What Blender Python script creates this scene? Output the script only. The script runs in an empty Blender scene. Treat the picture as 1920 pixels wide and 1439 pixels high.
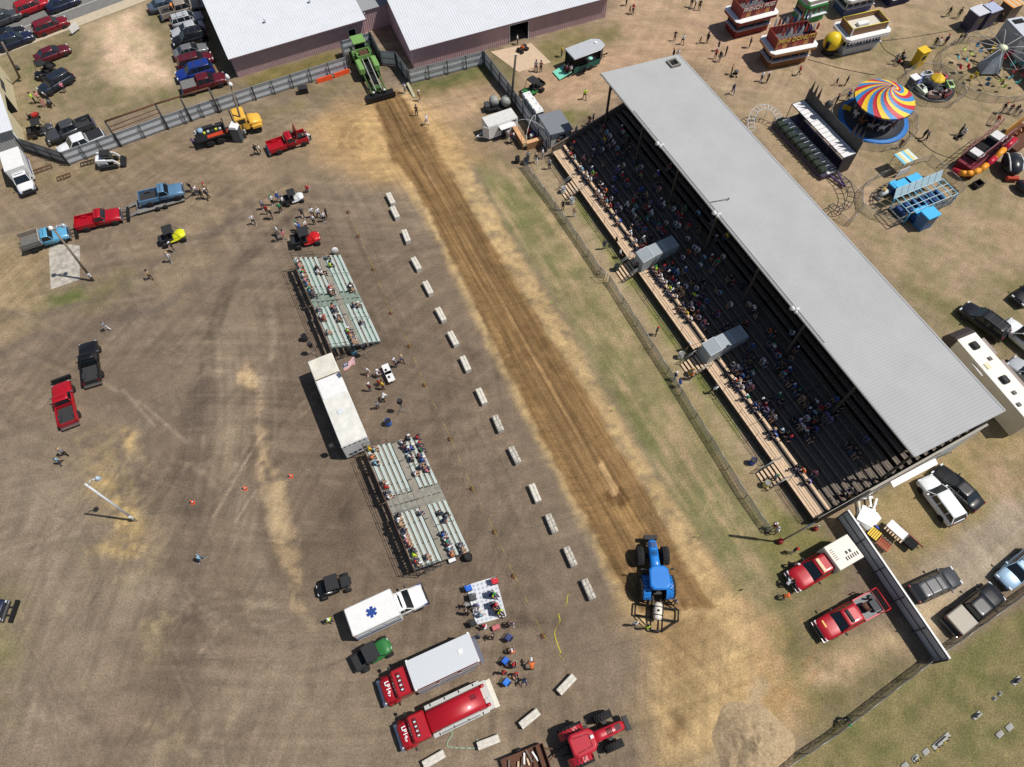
import bpy, math, random
import numpy as np
from mathutils import Vector, Matrix

# ------------------------------------------------------------------ camera, sky, sun, exposure
scene = bpy.context.scene
F, CAMH, TILT = 1300.0, 64.0, math.radians(28.3)        # focal length in photo pixels, height in metres, tilt off nadir
cam_data = bpy.data.cameras.new('camera')
cam_data.sensor_fit = 'HORIZONTAL'
cam_data.sensor_width = 36.0
cam_data.lens = 36.0 * F / 1920.0
cam_data.clip_start = 0.5
cam_data.clip_end = 2000.0
cam = bpy.data.objects.new('camera', cam_data)
scene.collection.objects.link(cam)
cam.location = (0, 0, CAMH)
cam.rotation_euler = (TILT, 0, 0)
scene.camera = cam

SUN_EL = math.radians(61.0)
SUN_AZ = math.radians(-2.0)                              # direction towards the sun, from +X
sun_vec = Vector((math.cos(SUN_EL) * math.cos(SUN_AZ), math.cos(SUN_EL) * math.sin(SUN_AZ), math.sin(SUN_EL)))
world = bpy.data.worlds.new('World')
scene.world = world
world.use_nodes = True
wn = world.node_tree
wn.nodes.clear()
wo = wn.nodes.new('ShaderNodeOutputWorld')
wb = wn.nodes.new('ShaderNodeBackground')
ws = wn.nodes.new('ShaderNodeTexSky')
ws.sky_type = 'NISHITA'
ws.sun_disc = False
ws.sun_elevation = SUN_EL
ws.sun_rotation = math.radians(90) - SUN_AZ
wb.inputs['Strength'].default_value = 0.066
wn.links.new(ws.outputs[0], wb.inputs[0])
wn.links.new(wb.outputs[0], wo.inputs[0])

sun_data = bpy.data.lights.new('sun', 'SUN')
sun_data.energy = 4.4
sun_data.angle = math.radians(0.53)
sun_data.color = (1.0, 0.955, 0.89)
sun = bpy.data.objects.new('sun', sun_data)
scene.collection.objects.link(sun)
sun.rotation_euler = sun_vec.to_track_quat('Z', 'Y').to_euler()
sun.location = (60, 10, 90)

scene.view_settings.view_transform = 'Standard'
scene.view_settings.look = 'None'
scene.view_settings.exposure = 0.0
scene.view_settings.gamma = 1.0
scene.view_settings.use_curve_mapping = False
scene.cycles.max_bounces = 5
scene.cycles.transparent_max_bounces = 12

# ------------------------------------------------------------------ helpers
RND = random.Random(7)
COL = scene.collection
CA, SA = math.cos(TILT), math.sin(TILT)

def G(px, py, z=0.0):
    x = (px - 960) / F
    y = -(py - 719.5) / F
    Y = y * CA + SA
    Z = y * SA - CA
    t = (z - CAMH) / Z
    return Vector((x * t, Y * t, z))

def ang(a, b):
    return math.atan2(b[1] - a[1], b[0] - a[0])

def pang(p, q, z=0.0):
    return ang(G(p[0], p[1], z), G(q[0], q[1], z))

def lin(c):
    c = c / 255.0
    return c / 12.92 if c <= 0.04045 else ((c + 0.055) / 1.055) ** 2.4

def rgb(r, g, b):
    return (lin(r), lin(g), lin(b))

_M = {}

def pm(name, col, rough=0.6, metal=0.0, var=0.12, scale=6.0, bump=0.0, spec=0.4, coat=0.0):
    if name in _M:
        return _M[name]
    m = bpy.data.materials.new(name)
    m.use_nodes = True
    nt = m.node_tree
    b = nt.nodes['Principled BSDF']
    b.inputs['Roughness'].default_value = rough
    b.inputs['Metallic'].default_value = metal
    b.inputs['Specular IOR Level'].default_value = spec
    b.inputs['Coat Weight'].default_value = coat
    b.inputs['Coat Roughness'].default_value = 0.08
    tc = nt.nodes.new('ShaderNodeTexCoord')
    nz = nt.nodes.new('ShaderNodeTexNoise')
    nz.inputs['Scale'].default_value = scale
    nz.inputs['Detail'].default_value = 5
    nz.inputs['Roughness'].default_value = 0.65
    nt.links.new(tc.outputs['Object'], nz.inputs['Vector'])
    mr = nt.nodes.new('ShaderNodeMapRange')
    mr.inputs['From Min'].default_value = 0.3
    mr.inputs['From Max'].default_value = 0.7
    mr.inputs['To Min'].default_value = 1 - var
    mr.inputs['To Max'].default_value = 1 + var * 0.6
    nt.links.new(nz.outputs['Fac'], mr.inputs['Value'])
    mx = nt.nodes.new('ShaderNodeMix')
    mx.data_type = 'RGBA'
    mx.blend_type = 'MULTIPLY'
    mx.inputs['Factor'].default_value = 1.0
    mx.inputs['A'].default_value = (*col, 1)
    nt.links.new(mr.outputs[0], mx.inputs['B'])
    nt.links.new(mx.outputs['Result'], b.inputs['Base Color'])
    if bump:
        bp = nt.nodes.new('ShaderNodeBump')
        bp.inputs['Strength'].default_value = bump
        bp.inputs['Distance'].default_value = 0.03
        nt.links.new(nz.outputs['Fac'], bp.inputs['Height'])
        nt.links.new(bp.outputs[0], b.inputs['Normal'])
    _M[name] = m
    return m

def see_through(name, col, alpha, scale=0.0):
    if name in _M:
        return _M[name]
    m = pm(name, col, 0.5, 0.3, 0.1, 3.0)
    nt = m.node_tree
    out = nt.nodes['Material Output']
    b = nt.nodes['Principled BSDF']
    t = nt.nodes.new('ShaderNodeBsdfTransparent')
    mx = nt.nodes.new('ShaderNodeMixShader')
    mx.inputs[0].default_value = alpha
    if scale:
        tc = nt.nodes.new('ShaderNodeTexCoord')
        ck = nt.nodes.new('ShaderNodeTexNoise')
        ck.inputs['Scale'].default_value = scale
        nt.links.new(tc.outputs['Object'], ck.inputs['Vector'])
        mr = nt.nodes.new('ShaderNodeMapRange')
        mr.inputs['From Min'].default_value = 0.35
        mr.inputs['From Max'].default_value = 0.65
        mr.inputs['To Min'].default_value = alpha * 0.6
        mr.inputs['To Max'].default_value = min(1, alpha * 1.4)
        nt.links.new(ck.outputs['Fac'], mr.inputs['Value'])
        nt.links.new(mr.outputs[0], mx.inputs[0])
    nt.links.new(t.outputs[0], mx.inputs[1])
    nt.links.new(b.outputs[0], mx.inputs[2])
    nt.links.new(mx.outputs[0], out.inputs['Surface'])
    return m

class MB:

    def __init__(self):
        self.v, self.f, self.m, self.s = [], [], [], []

    def add(self, vs, fs, m=0, smooth=False):
        o = len(self.v)
        self.v += [tuple(p) for p in vs]
        for f in fs:
            self.f.append([i + o for i in f])
            self.m.append(m)
            self.s.append(smooth)
        return self

    def hexa(self, p, m=0):
        return self.add(p, [(0, 3, 2, 1), (4, 5, 6, 7), (0, 1, 5, 4), (1, 2, 6, 5), (2, 3, 7, 6), (3, 0, 4, 7)], m)

    def box(self, c, s, rz=0.0, m=0, tx=1.0, ty=1.0, ry=0.0):
        a, b, h = s[0] / 2, s[1] / 2, s[2] / 2
        ps = [(-a, -b, -h), (a, -b, -h), (a, b, -h), (-a, b, -h), (-a * tx, -b * ty, h), (a * tx, -b * ty, h), (a * tx, b * ty, h), (-a * tx, b * ty, h)]
        if ry:
            cy, sy = math.cos(ry), math.sin(ry)
            ps = [(x * cy + z * sy, y, -x * sy + z * cy) for x, y, z in ps]
        cr, sr = math.cos(rz), math.sin(rz)
        ps = [(c[0] + x * cr - y * sr, c[1] + x * sr + y * cr, c[2] + z) for x, y, z in ps]
        return self.hexa(ps, m)

    def rbox(self, c, s, r=0.05, m=0):
        a, b, h = s[0] / 2, s[1] / 2, s[2]
        z0 = c[2] - h / 2

        def ring(k, z):
            A, B, R = a - k, b - k, r
            return [(c[0] + x, c[1] + y, z) for x, y in ((-A + R, -B), (A - R, -B), (A, -B + R), (A, B - R), (A - R, B), (-A + R, B), (-A, B - R), (-A, -B + R))]
        return self.loft([ring(0, z0), ring(0, z0 + h - r), ring(r * 0.9, z0 + h)], m)

    def prism(self, poly, z0, z1, m=0):
        n = len(poly)
        vs = [(p[0], p[1], z0) for p in poly] + [(p[0], p[1], z1) for p in poly]
        fs = [tuple(range(n - 1, -1, -1)), tuple(range(n, 2 * n))] + [(i, (i + 1) % n, n + (i + 1) % n, n + i) for i in range(n)]
        return self.add(vs, fs, m)

    def side(self, poly, y0, y1, m=0):
        n = len(poly)
        vs = [(p[0], y0, p[1]) for p in poly] + [(p[0], y1, p[1]) for p in poly]
        fs = [tuple(range(n)), tuple(range(2 * n - 1, n - 1, -1))] + [((i + 1) % n, i, n + i, n + (i + 1) % n) for i in range(n)]
        return self.add(vs, fs, m)

    def tube(self, p0, p1, r, r2=None, n=8, m=0, caps=True, smooth=True):
        p0, p1 = Vector(p0), Vector(p1)
        r2 = r if r2 is None else r2
        d = p1 - p0
        if d.length < 1e-6:
            return self
        d.normalize()
        a = d.orthogonal().normalized()
        b = d.cross(a)
        vs = []
        for c, R in ((p0, r), (p1, r2)):
            for i in range(n):
                t = 2 * math.pi * (i + 0.5) / n
                vs.append(c + a * math.cos(t) * R + b * math.sin(t) * R)
        self.add(vs, [(i, (i + 1) % n, n + (i + 1) % n, n + i) for i in range(n)], m, smooth)
        if caps:
            o = len(self.v) - 2 * n
            self.f += [[o + n - 1 - i for i in range(n)], [o + n + i for i in range(n)]]
            self.m += [m, m]
            self.s += [False, False]
        return self

    def path(self, pts, r, n=6, m=0, closed=False):
        pts = [Vector(p) for p in pts]
        q = pts + [pts[0]] if closed else pts
        for a, b in zip(q, q[1:]):
            self.tube(a, b, r, n=n, m=m)
        return self

    def bar(self, p0, p1, w, h, m=0):
        p0, p1 = Vector(p0), Vector(p1)
        d = (p1 - p0).normalized()
        up = Vector((0, 0, 1))
        if abs(d.z) > 0.98:
            up = Vector((1, 0, 0))
        s = d.cross(up).normalized() * (w / 2)
        t = s.cross(d).normalized() * (h / 2)
        ps = [p0 - s - t, p1 - s - t, p1 + s - t, p0 + s - t, p0 - s + t, p1 - s + t, p1 + s + t, p0 + s + t]
        return self.hexa(ps, m)

    def loft(self, rings, m=0, smooth=False, caps=True):
        n = len(rings[0])
        vs = [p for r in rings for p in r]
        fs = [(k * n + i, k * n + (i + 1) % n, (k + 1) * n + (i + 1) % n, (k + 1) * n + i) for k in range(len(rings) - 1) for i in range(n)]
        self.add(vs, fs, m, smooth)
        if caps:
            o = len(self.v) - len(vs)
            self.f += [[o + n - 1 - i for i in range(n)], [o + len(vs) - n + i for i in range(n)]]
            self.m += [m, m]
            self.s += [False, False]
        return self

    def lathe(self, prof, n=16, c=(0, 0, 0), m=0, axis='z', smooth=True):
        rings = []
        for r, z in prof:
            ring = []
            for i in range(n):
                t = 2 * math.pi * i / n
                x, y = r * math.cos(t), r * math.sin(t)
                if axis == 'z':
                    ring.append((c[0] + x, c[1] + y, c[2] + z))
                elif axis == 'y':
                    ring.append((c[0] + y, c[1] + z, c[2] + x))
                else:
                    ring.append((c[0] + z, c[1] + x, c[2] + y))
            rings.append(ring)
        return self.loft(rings, m, smooth)

    def ell(self, c, r, nu=10, nv=7, m=0, rz=0.0):
        prof = [(math.sin(math.pi * k / nv), -math.cos(math.pi * k / nv)) for k in range(nv + 1)]
        prof[0] = (0.02, -1)
        prof[-1] = (0.02, 1)
        cr, sr = math.cos(rz), math.sin(rz)
        rings = []
        for q, z in prof:
            ring = []
            for i in range(nu):
                t = 2 * math.pi * i / nu
                x, y = q * math.cos(t) * r[0], q * math.sin(t) * r[1]
                ring.append((c[0] + x * cr - y * sr, c[1] + x * sr + y * cr, c[2] + z * r[2]))
            rings.append(ring)
        return self.loft(rings, m, True)

    def sheet(self, pts, m=0):
        return self.add(pts, [tuple(range(len(pts)))], m)

    def mesh(self, name, mats):
        me = bpy.data.meshes.new(name)
        me.from_pydata(self.v, [], self.f)
        if not isinstance(mats, (list, tuple)):
            mats = [mats]
        for k in mats:
            me.materials.append(k)
        me.polygons.foreach_set('material_index', self.m)
        me.polygons.foreach_set('use_smooth', self.s)
        me.update()
        return me

def link(name, me, parent=None, loc=(0, 0, 0), rz=0.0, over=None):
    o = bpy.data.objects.new(name, me)
    COL.objects.link(o)
    o.location = loc
    if rz:
        o.rotation_euler = (0, 0, rz)
    if parent is not None:
        o.parent = parent
    if over:
        for i, k in over.items():
            o.material_slots[i].link = 'OBJECT'
            o.material_slots[i].material = k
    return o

def build(name, mb, mats, parent=None, loc=(0, 0, 0), rz=0.0):
    return link(name, mb.mesh(name, mats), parent, loc, rz)

USED = {}

def tag(o, label, cat, group=None):
    o['label'] = label
    o['category'] = cat
    if group:
        o['group'] = group
    USED[label] = USED.get(label, 0) + 1
    return o

def thing(name, label, cat, loc=(0, 0, 0), rz=0.0, group=None):
    o = bpy.data.objects.new(name, None)
    o.empty_display_size = 0.3
    COL.objects.link(o)
    o.location = loc
    o.rotation_euler = (0, 0, rz)
    return tag(o, label, cat, group)

def struct(o):
    o['kind'] = 'structure'
    return o

def text_mesh(body, size, mat, depth=0.006, bold=0.0):
    cu = bpy.data.curves.new('lettering', 'FONT')
    cu.body = body
    cu.size = size
    cu.align_x = 'CENTER'
    cu.align_y = 'CENTER'
    cu.extrude = depth
    cu.offset = bold
    cu.resolution_u = 2
    o = bpy.data.objects.new('lettering', cu)
    COL.objects.link(o)
    dg = bpy.context.evaluated_depsgraph_get()
    me = bpy.data.meshes.new_from_object(o.evaluated_get(dg))
    bpy.data.objects.remove(o)
    bpy.data.curves.remove(cu)
    me.materials.clear()
    me.materials.append(mat)
    return me

# ------------------------------------------------------------------ shared materials
ORD = ['first', 'second', 'third', 'fourth', 'fifth', 'sixth', 'seventh', 'eighth', 'ninth', 'tenth', 'eleventh', 'twelfth', 'thirteenth', 'fourteenth', 'fifteenth', 'sixteenth', 'seventeenth', 'eighteenth', 'nineteenth', 'twentieth']
galv = pm('galvanised_sheet', rgb(212, 217, 221), 0.5, 0.1, 0.12, 1.5)
galv_dark = pm('weathered_steel_post', rgb(72, 74, 76), 0.7, 0.2, 0.2, 4)
steel = pm('steel_tube', rgb(150, 152, 152), 0.45, 0.6, 0.15, 6)
black = pm('black_metal', rgb(34, 34, 36), 0.5, 0.2, 0.2, 6)
rubber = pm('tyre_rubber', rgb(38, 37, 37), 0.9, 0, 0.2, 10)
rim_m = pm('wheel_rim', rgb(150, 150, 150), 0.35, 0.7, 0.15, 10)
glass = pm('vehicle_glass', rgb(28, 34, 38), 0.08, 0, 0.15, 2, spec=0.8)
white = pm('white_paint', rgb(222, 222, 220), 0.5, 0, 0.07, 2)
concrete = pm('cast_concrete', rgb(205, 200, 188), 0.9, 0, 0.3, 5, 0.3)
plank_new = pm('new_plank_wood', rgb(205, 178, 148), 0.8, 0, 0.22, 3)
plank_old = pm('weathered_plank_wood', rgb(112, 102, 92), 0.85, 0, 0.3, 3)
rust = pm('rusty_steel', rgb(98, 66, 50), 0.85, 0.1, 0.35, 7)
wood_pole = pm('timber_pole', rgb(130, 118, 105), 0.9, 0, 0.25, 6)
# ------------------------------------------------------------------ the ground: one sheet, soil and grass colours held per vertex
STEP = 0.2
gx = np.concatenate([np.linspace(-420, -90, 12), np.arange(-82, 82.01, STEP), np.linspace(90, 420, 12)])
gy = np.concatenate([np.linspace(-420, -14, 14), np.arange(-6, 106.01, STEP), np.linspace(114, 500, 12)])
NX, NY = len(gx), len(gy)
GX, GY = np.meshgrid(gx, gy)
GX, GY = GX.ravel(), GY.ravel()
nrs = np.random.RandomState(3)

def vnoise(x, y, cell, seed):
    rs = np.random.RandomState(seed)
    n = 256
    t = rs.rand(n, n)
    X, Y = x / cell + 1000.3, y / cell + 1000.7
    xi, yi = np.floor(X).astype(int), np.floor(Y).astype(int)
    fx, fy = X - xi, Y - yi
    fx, fy = fx * fx * (3 - 2 * fx), fy * fy * (3 - 2 * fy)
    a, b = t[xi % n, yi % n], t[(xi + 1) % n, yi % n]
    c, d = t[xi % n, (yi + 1) % n], t[(xi + 1) % n, (yi + 1) % n]
    return (a * (1 - fx) + b * fx) * (1 - fy) + (c * (1 - fx) + d * fx) * fy

def fbm(x, y, cell, octv, seed, gain=0.55):
    s, a, tot = 0, 1.0, 0
    for k in range(octv):
        s = s + a * vnoise(x, y, cell / 2 ** k, seed + k)
        tot += a
        a *= gain
    return s / tot

WX = GX + (fbm(GX, GY, 3.0, 4, 11) - 0.5) * 2.6
WY = GY + (fbm(GX, GY, 3.0, 4, 31) - 0.5) * 2.6
SX = GX + (fbm(GX, GY, 1.0, 3, 51) - 0.5) * 0.8          # small warp for the sharper borders
SY = GY + (fbm(GX, GY, 1.0, 3, 71) - 0.5) * 0.8
FINE = fbm(GX, GY, 0.7, 2, 91)
MID = fbm(GX, GY, 2.5, 4, 111)
BIG = fbm(GX, GY, 14.0, 4, 131)
UANG = math.radians(-64.05)
cu_, su_ = math.cos(UANG), math.sin(UANG)
AU, AV = GX * cu_ + GY * su_, -GX * su_ + GY * cu_       # along and across the track
STREAK = fbm(AU * 0.12, AV, 0.7, 4, 151)                 # streaks running along the track
DX_, DY_ = math.cos(0.5), math.sin(0.5)
STREAK2 = fbm((GX * DX_ + GY * DY_) * 0.15, -GX * DY_ + GY * DX_, 1.0, 4, 171)
KAL = 1.32

def seen(r, g, b):
    return np.array([lin(r), lin(g), lin(b)]) / KAL

base = seen(132, 116, 98)
CO = np.tile(base, (len(GX), 1))
GR = np.zeros(len(GX))                                     # how grassy
ZZ = np.zeros(len(GX))                                     # small relief

def inside(poly, x, y):
    r = np.zeros(len(x), bool)
    n = len(poly)
    j = n - 1
    for i in range(n):
        xi, yi, xj, yj = poly[i][0], poly[i][1], poly[j][0], poly[j][1]
        if yi != yj:
            c = ((yi > y) != (yj > y)) & (x < (xj - xi) * (y - yi) / (yj - yi) + xi)
            r ^= c
        j = i
    return r

def segdist(pts, x, y, closed):
    d = np.full(len(x), 1e9)
    q = list(pts) + ([pts[0]] if closed else [])
    for a, b in zip(q, q[1:]):
        ex, ey = b[0] - a[0], b[1] - a[1]
        l2 = ex * ex + ey * ey + 1e-9
        t = np.clip(((x - a[0]) * ex + (y - a[1]) * ey) / l2, 0, 1)
        d = np.minimum(d, (x - a[0] - t * ex) ** 2 + (y - a[1] - t * ey) ** 2)
    return np.sqrt(d)

def blend(idx, w, col, grass=None):
    w = w[:, None]
    CO[idx] = CO[idx] * (1 - w) + np.asarray(col) * w
    if grass is not None:
        GR[idx] = GR[idx] * (1 - w[:, 0]) + grass * w[:, 0]

def zone(pix, col, op=1.0, soft=1.0, warp=1, grass=None, noisy=0.0, nf=None):
    P = [G(*p) for p in pix]
    x0, x1 = min(p.x for p in P) - soft - 3, max(p.x for p in P) + soft + 3
    y0, y1 = min(p.y for p in P) - soft - 3, max(p.y for p in P) + soft + 3
    idx = np.where((GX > x0) & (GX < x1) & (GY > y0) & (GY < y1))[0]
    X, Y = (WX, WY) if warp == 1 else (SX, SY) if warp == 2 else (GX, GY)
    x, y = X[idx], Y[idx]
    d = segdist(P, x, y, True)
    d = np.where(inside(P, x, y), d, -d)
    w = np.clip(d / soft * 0.5 + 0.5, 0, 1)
    w = w * w * (3 - 2 * w) * op
    if noisy:
        f = (MID if nf is None else nf)[idx]
        w = w * np.clip((f - 0.5) * 6 * noisy + 1 - noisy * 0.5, 0, 1)
    blend(idx, w, seen(*col), grass)

def stroke(pix, width, col, op=0.5, warp=0, nf=None, dz=0.0, soft=None):
    P = [G(*p) for p in pix]
    soft = width * 0.5 if soft is None else soft
    x0, x1 = min(p.x for p in P) - width - 2, max(p.x for p in P) + width + 2
    y0, y1 = min(p.y for p in P) - width - 2, max(p.y for p in P) + width + 2
    idx = np.where((GX > x0) & (GX < x1) & (GY > y0) & (GY < y1))[0]
    X, Y = (WX, WY) if warp == 1 else (SX, SY) if warp == 2 else (GX, GY)
    d = segdist(P, X[idx], Y[idx], False)
    w = np.clip((width / 2 + soft / 2 - d) / soft, 0, 1) * op
    if nf is not None:
        w = w * np.clip(nf[idx] * 2.4 - 0.6, 0, 1)
    blend(idx, w, seen(*col))
    if dz:
        ZZ[idx] += dz * np.clip(w / max(op, 0.01), 0, 1)

def curve(pts, n=6):
    out = []
    P = [pts[0]] + list(pts) + [pts[-1]]
    for i in range(1, len(P) - 2):
        for k in range(n):
            t = k / n
            p = []
            for c in (0, 1):
                a, b, d, e = P[i - 1][c], P[i][c], P[i + 1][c], P[i + 2][c]
                p.append(0.5 * (2 * b + (d - a) * t + (2 * a - 5 * b + 4 * d - e) * t * t + (3 * b - a - 3 * d + e) * t ** 3))
            out.append(tuple(p))
    return out + [pts[-1]]

def shift(pts, dx, dy):
    return [(p[0] + dx, p[1] + dy) for p in pts]

# --- soil of the pit area: broad tone changes, straw-coloured dust, dark worn lanes
w = np.clip((BIG - 0.45) * 5, 0, 1)[:, None] * 0.55
CO[:] = CO * (1 - w) + seen(150, 134, 114) * w
w = np.clip((STREAK2 - 0.55) * 6, 0, 1)[:, None] * 0.18
CO[:] = CO * (1 - w) + seen(104, 91, 80) * w
LEFT = [(-40, 330), (240, 300), (480, 290), (600, 330), (690, 380), (800, 560), (900, 760), (1010, 980), (1090, 1180), (1000, 1439), (-60, 1460)]
zone([(560, 420), (700, 400), (860, 640), (960, 850), (1080, 1060), (1100, 1160), (960, 1200), (700, 1260), (560, 1100), (480, 820)], (116, 101, 87), 0.75, 6)
zone([(-30, 840), (130, 800), (190, 900), (330, 1100), (230, 1220), (100, 1439), (-60, 1439)], (150, 135, 116), 0.6, 5)
zone([(-30, 430), (120, 470), (60, 620), (-40, 640)], (172, 150, 112), 0.6, 3)
zone([(120, 570), (330, 600), (380, 800), (280, 980), (150, 760)], (120, 105, 92), 0.5, 5)
zone([(-40, 300), (480, 235), (640, 250), (640, 330), (420, 350), (150, 360), (-40, 420)], (146, 128, 104), 0.7, 4, grass=0.3)
zone([(40, 520), (110, 545), (240, 500), (250, 540), (170, 580), (60, 580)], (128, 122, 84), 0.8, 1.6, grass=0.7, noisy=0.5)
zone([(90, 545), (150, 540), (150, 562), (100, 565)], (98, 110, 58), 0.9, 1.0, grass=0.9)
zone([(-30, 1100), (20, 1110), (45, 1250), (20, 1330), (-40, 1330)], (128, 124, 84), 0.8, 2, grass=0.6, noisy=0.5)
zone([(330, 560), (480, 420), (620, 330), (560, 300), (380, 340), (230, 460)], (158, 138, 112), 0.5, 4, noisy=0.6)
# straw scattered round the lamp post, pale lanes
for q in ([(170, 880), (205, 885), (205, 925), (178, 925)], [(205, 945), (240, 930), (262, 985), (240, 1000), (212, 990)], [(205, 1000), (265, 990), (270, 1010), (250, 1040), (215, 1040)], [(182, 1015), (202, 1015), (202, 1035), (186, 1035)], [(232, 818), (250, 818), (250, 845), (235, 845)]):
    zone(q, (214, 182, 122), 0.95, 0.9, noisy=0.35, nf=FINE)
zone([(150, 830), (260, 830), (290, 1060), (200, 1080)], (176, 154, 112), 0.5, 2.5, noisy=0.8, nf=FINE)
zone([(270, 1170), (320, 1150), (330, 1210), (290, 1230)], (188, 168, 126), 0.7, 1.5, noisy=0.6, nf=FINE)
zone([(320, 1320), (350, 1320), (350, 1439), (320, 1439)], (178, 160, 122), 0.6, 2, noisy=0.7, nf=FINE)
stroke(curve([(468, 690), (485, 760), (492, 840), (500, 900), (515, 960), (548, 1080), (560, 1150)]), 1.2, (186, 160, 124), 0.75, 1, FINE)
stroke(curve([(455, 705), (478, 718)]), 1.3, (206, 178, 138), 0.8, 2)
stroke(curve([(515, 920), (528, 960), (540, 1000)]), 1.6, (198, 172, 134), 0.8, 1)
stroke(curve([(420, 790), (440, 900), (470, 1050), (520, 1200), (560, 1320)]), 2.0, (150, 134, 114), 0.6, 1)
# tyre lanes in the dirt
DARK = (96, 84, 74)
lane = curve([(370, 800), (385, 700), (410, 590), (450, 500), (520, 430), (560, 395)])
for dx in (-7, 7):
    stroke(shift(lane, dx, 0), 0.7, DARK, 0.6, 0, STREAK2)
stroke(lane, 2.2, DARK, 0.35, 1)
stroke(curve([(380, 740), (365, 900), (360, 1080), (350, 1300), (340, 1439)]), 2.6, (108, 95, 84), 0.55, 1)
for c, dx in (([(0, 600), (180, 560), (330, 470), (480, 400)], 0), ([(0, 660), (200, 600), (330, 560)], 0), ([(30, 690), (200, 620), (400, 520)], 0)):
    stroke(curve(c), 1.2, (112, 100, 90), 0.5, 1)
for k in range(5):
    stroke(curve([(300 + 7 * (k % 3), 1165 + k * 19), (370, 1122 + k * 9), (440, 1120 + k * 11), (480, 1160 + k * 9)]), 0.28, DARK if k % 2 else (160, 144, 124), 0.28, 2, FINE)
for a, b in (((400, 970), (470, 850)), ((440, 980), (480, 920)), ((230, 730), (290, 800)), ((270, 760), (350, 830))):
    stroke([a, b], 0.25, (172, 154, 134), 0.7)
rs = random.Random(5)
for k in range(46):                                          # scattered worn streaks
    x, y = rs.uniform(0, 560), rs.uniform(560, 1439)
    an = rs.choice([0.5, 0.6, -0.9, 1.3, 1.4]) + rs.uniform(-0.2, 0.2)
    ln = rs.uniform(40, 190)
    bend = rs.uniform(-0.25, 0.25)
    p = [(x, y), (x + ln * 0.5 * math.cos(an), y + ln * 0.5 * math.sin(an)), (x + ln * math.cos(an + bend), y + ln * math.sin(an + bend))]
    stroke(curve(p), rs.uniform(0.2, 0.9), rs.choice([(100, 88, 77), (108, 96, 86), (164, 147, 126), (158, 140, 116)]), rs.uniform(0.3, 0.6), 0, FINE)
for k in range(40):
    t = rs.uniform(0, 1)
    x, y = 640 + 430 * t + rs.uniform(-20, 90), 430 + 700 * t + rs.uniform(-60, 60)
    ln = rs.uniform(40, 160)
    stroke([(x, y), (x + ln * 0.5, y + ln)], rs.uniform(0.15, 0.5), rs.choice([(98, 86, 75), (140, 124, 108), (92, 80, 70)]), 0.45, 0, FINE)
for k in range(64):                                          # paired wheel tracks sweeping over the lot
    x, y = rs.uniform(-40, 600), rs.uniform(380, 1450)
    an = rs.choice([-0.55, -0.45, -0.2, -1.2, 1.25, 1.4, 1.1]) + rs.uniform(-0.25, 0.25)
    ln, bend = rs.uniform(120, 420), rs.uniform(-0.9, 0.9)
    line = [(x + ln * f * math.cos(an + bend * f), y + ln * f * math.sin(an + bend * f)) for f in np.linspace(0, 1, 9)]
    line = [q_ for q_ in line if q_[0] < 640 + max(0, (q_[1] - 700)) * 0.05 or q_[1] > 1180]
    if len(line) < 3:
        continue
    c_, o_p = rs.choice([(98, 87, 77), (104, 92, 82), (156, 141, 122), (150, 135, 117)]), rs.uniform(0.22, 0.45)
    for s_ in (-8, 8):
        stroke(shift(line, -s_ * math.sin(an), s_ * math.cos(an)), rs.uniform(0.2, 0.36), c_, o_p, 0, FINE)
# oil and water stains
for q in ([(628, 940), (655, 925), (675, 940), (660, 970), (640, 975)], [(640, 960), (668, 980), (655, 990)], [(645, 1000), (668, 1010), (672, 1035), (655, 1030)], [(958, 1150), (1010, 1150), (1060, 1165), (1055, 1178), (1000, 1180), (960, 1170)], [(870, 650), (905, 655), (900, 680), (870, 672)]):
    zone(q, (76, 66, 57), 0.75, 0.9, 2, noisy=0.4, nf=FINE)

# --- upper left car park: thin grass, sand patch
zone([(-60, 95), (300, -20), (480, -20), (440, 150), (240, 215), (120, 290), (30, 260), (-60, 160)], (146, 134, 104), 0.95, 2, grass=0.8)
zone([(30, 110), (150, 60), (175, 80), (100, 130), (40, 150)], (108, 112, 68), 0.7, 2.5, grass=0.9, noisy=0.5)
zone([(160, 60), (262, 8), (270, 20), (285, 60), (320, 120), (335, 150), (300, 165), (235, 180), (205, 150), (180, 100)], (210, 186, 154), 0.95, 2.2, noisy=0.15)
zone([(190, 165), (330, 160), (400, 180), (300, 205), (200, 205)], (120, 116, 78), 0.7, 2.2, grass=0.9, noisy=0.6)
zone([(262, 20), (310, 10), (330, 120), (300, 110)], (126, 116, 84), 0.7, 1.6, grass=0.8, noisy=0.4)
zone([(395, 30), (410, 100), (445, 160), (430, 180), (395, 165), (385, 90)], (126, 112, 84), 0.8, 1.4, grass=0.6)
zone([(10, 330), (120, 322), (200, 310), (240, 280), (300, 262), (250, 300), (120, 345), (30, 360)], (134, 122, 86), 0.8, 1.6, grass=0.7, noisy=0.3)
zone([(478, 205), (600, 160), (700, 130), (710, 160), (600, 190), (490, 230)], (136, 124, 86), 0.75, 1.6, grass=0.7, noisy=0.4)
zone([(452, 146), (640, 92), (646, 112), (690, 118), (500, 175), (470, 170)], (120, 112, 66), 0.9, 1.0, grass=0.9)
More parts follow.
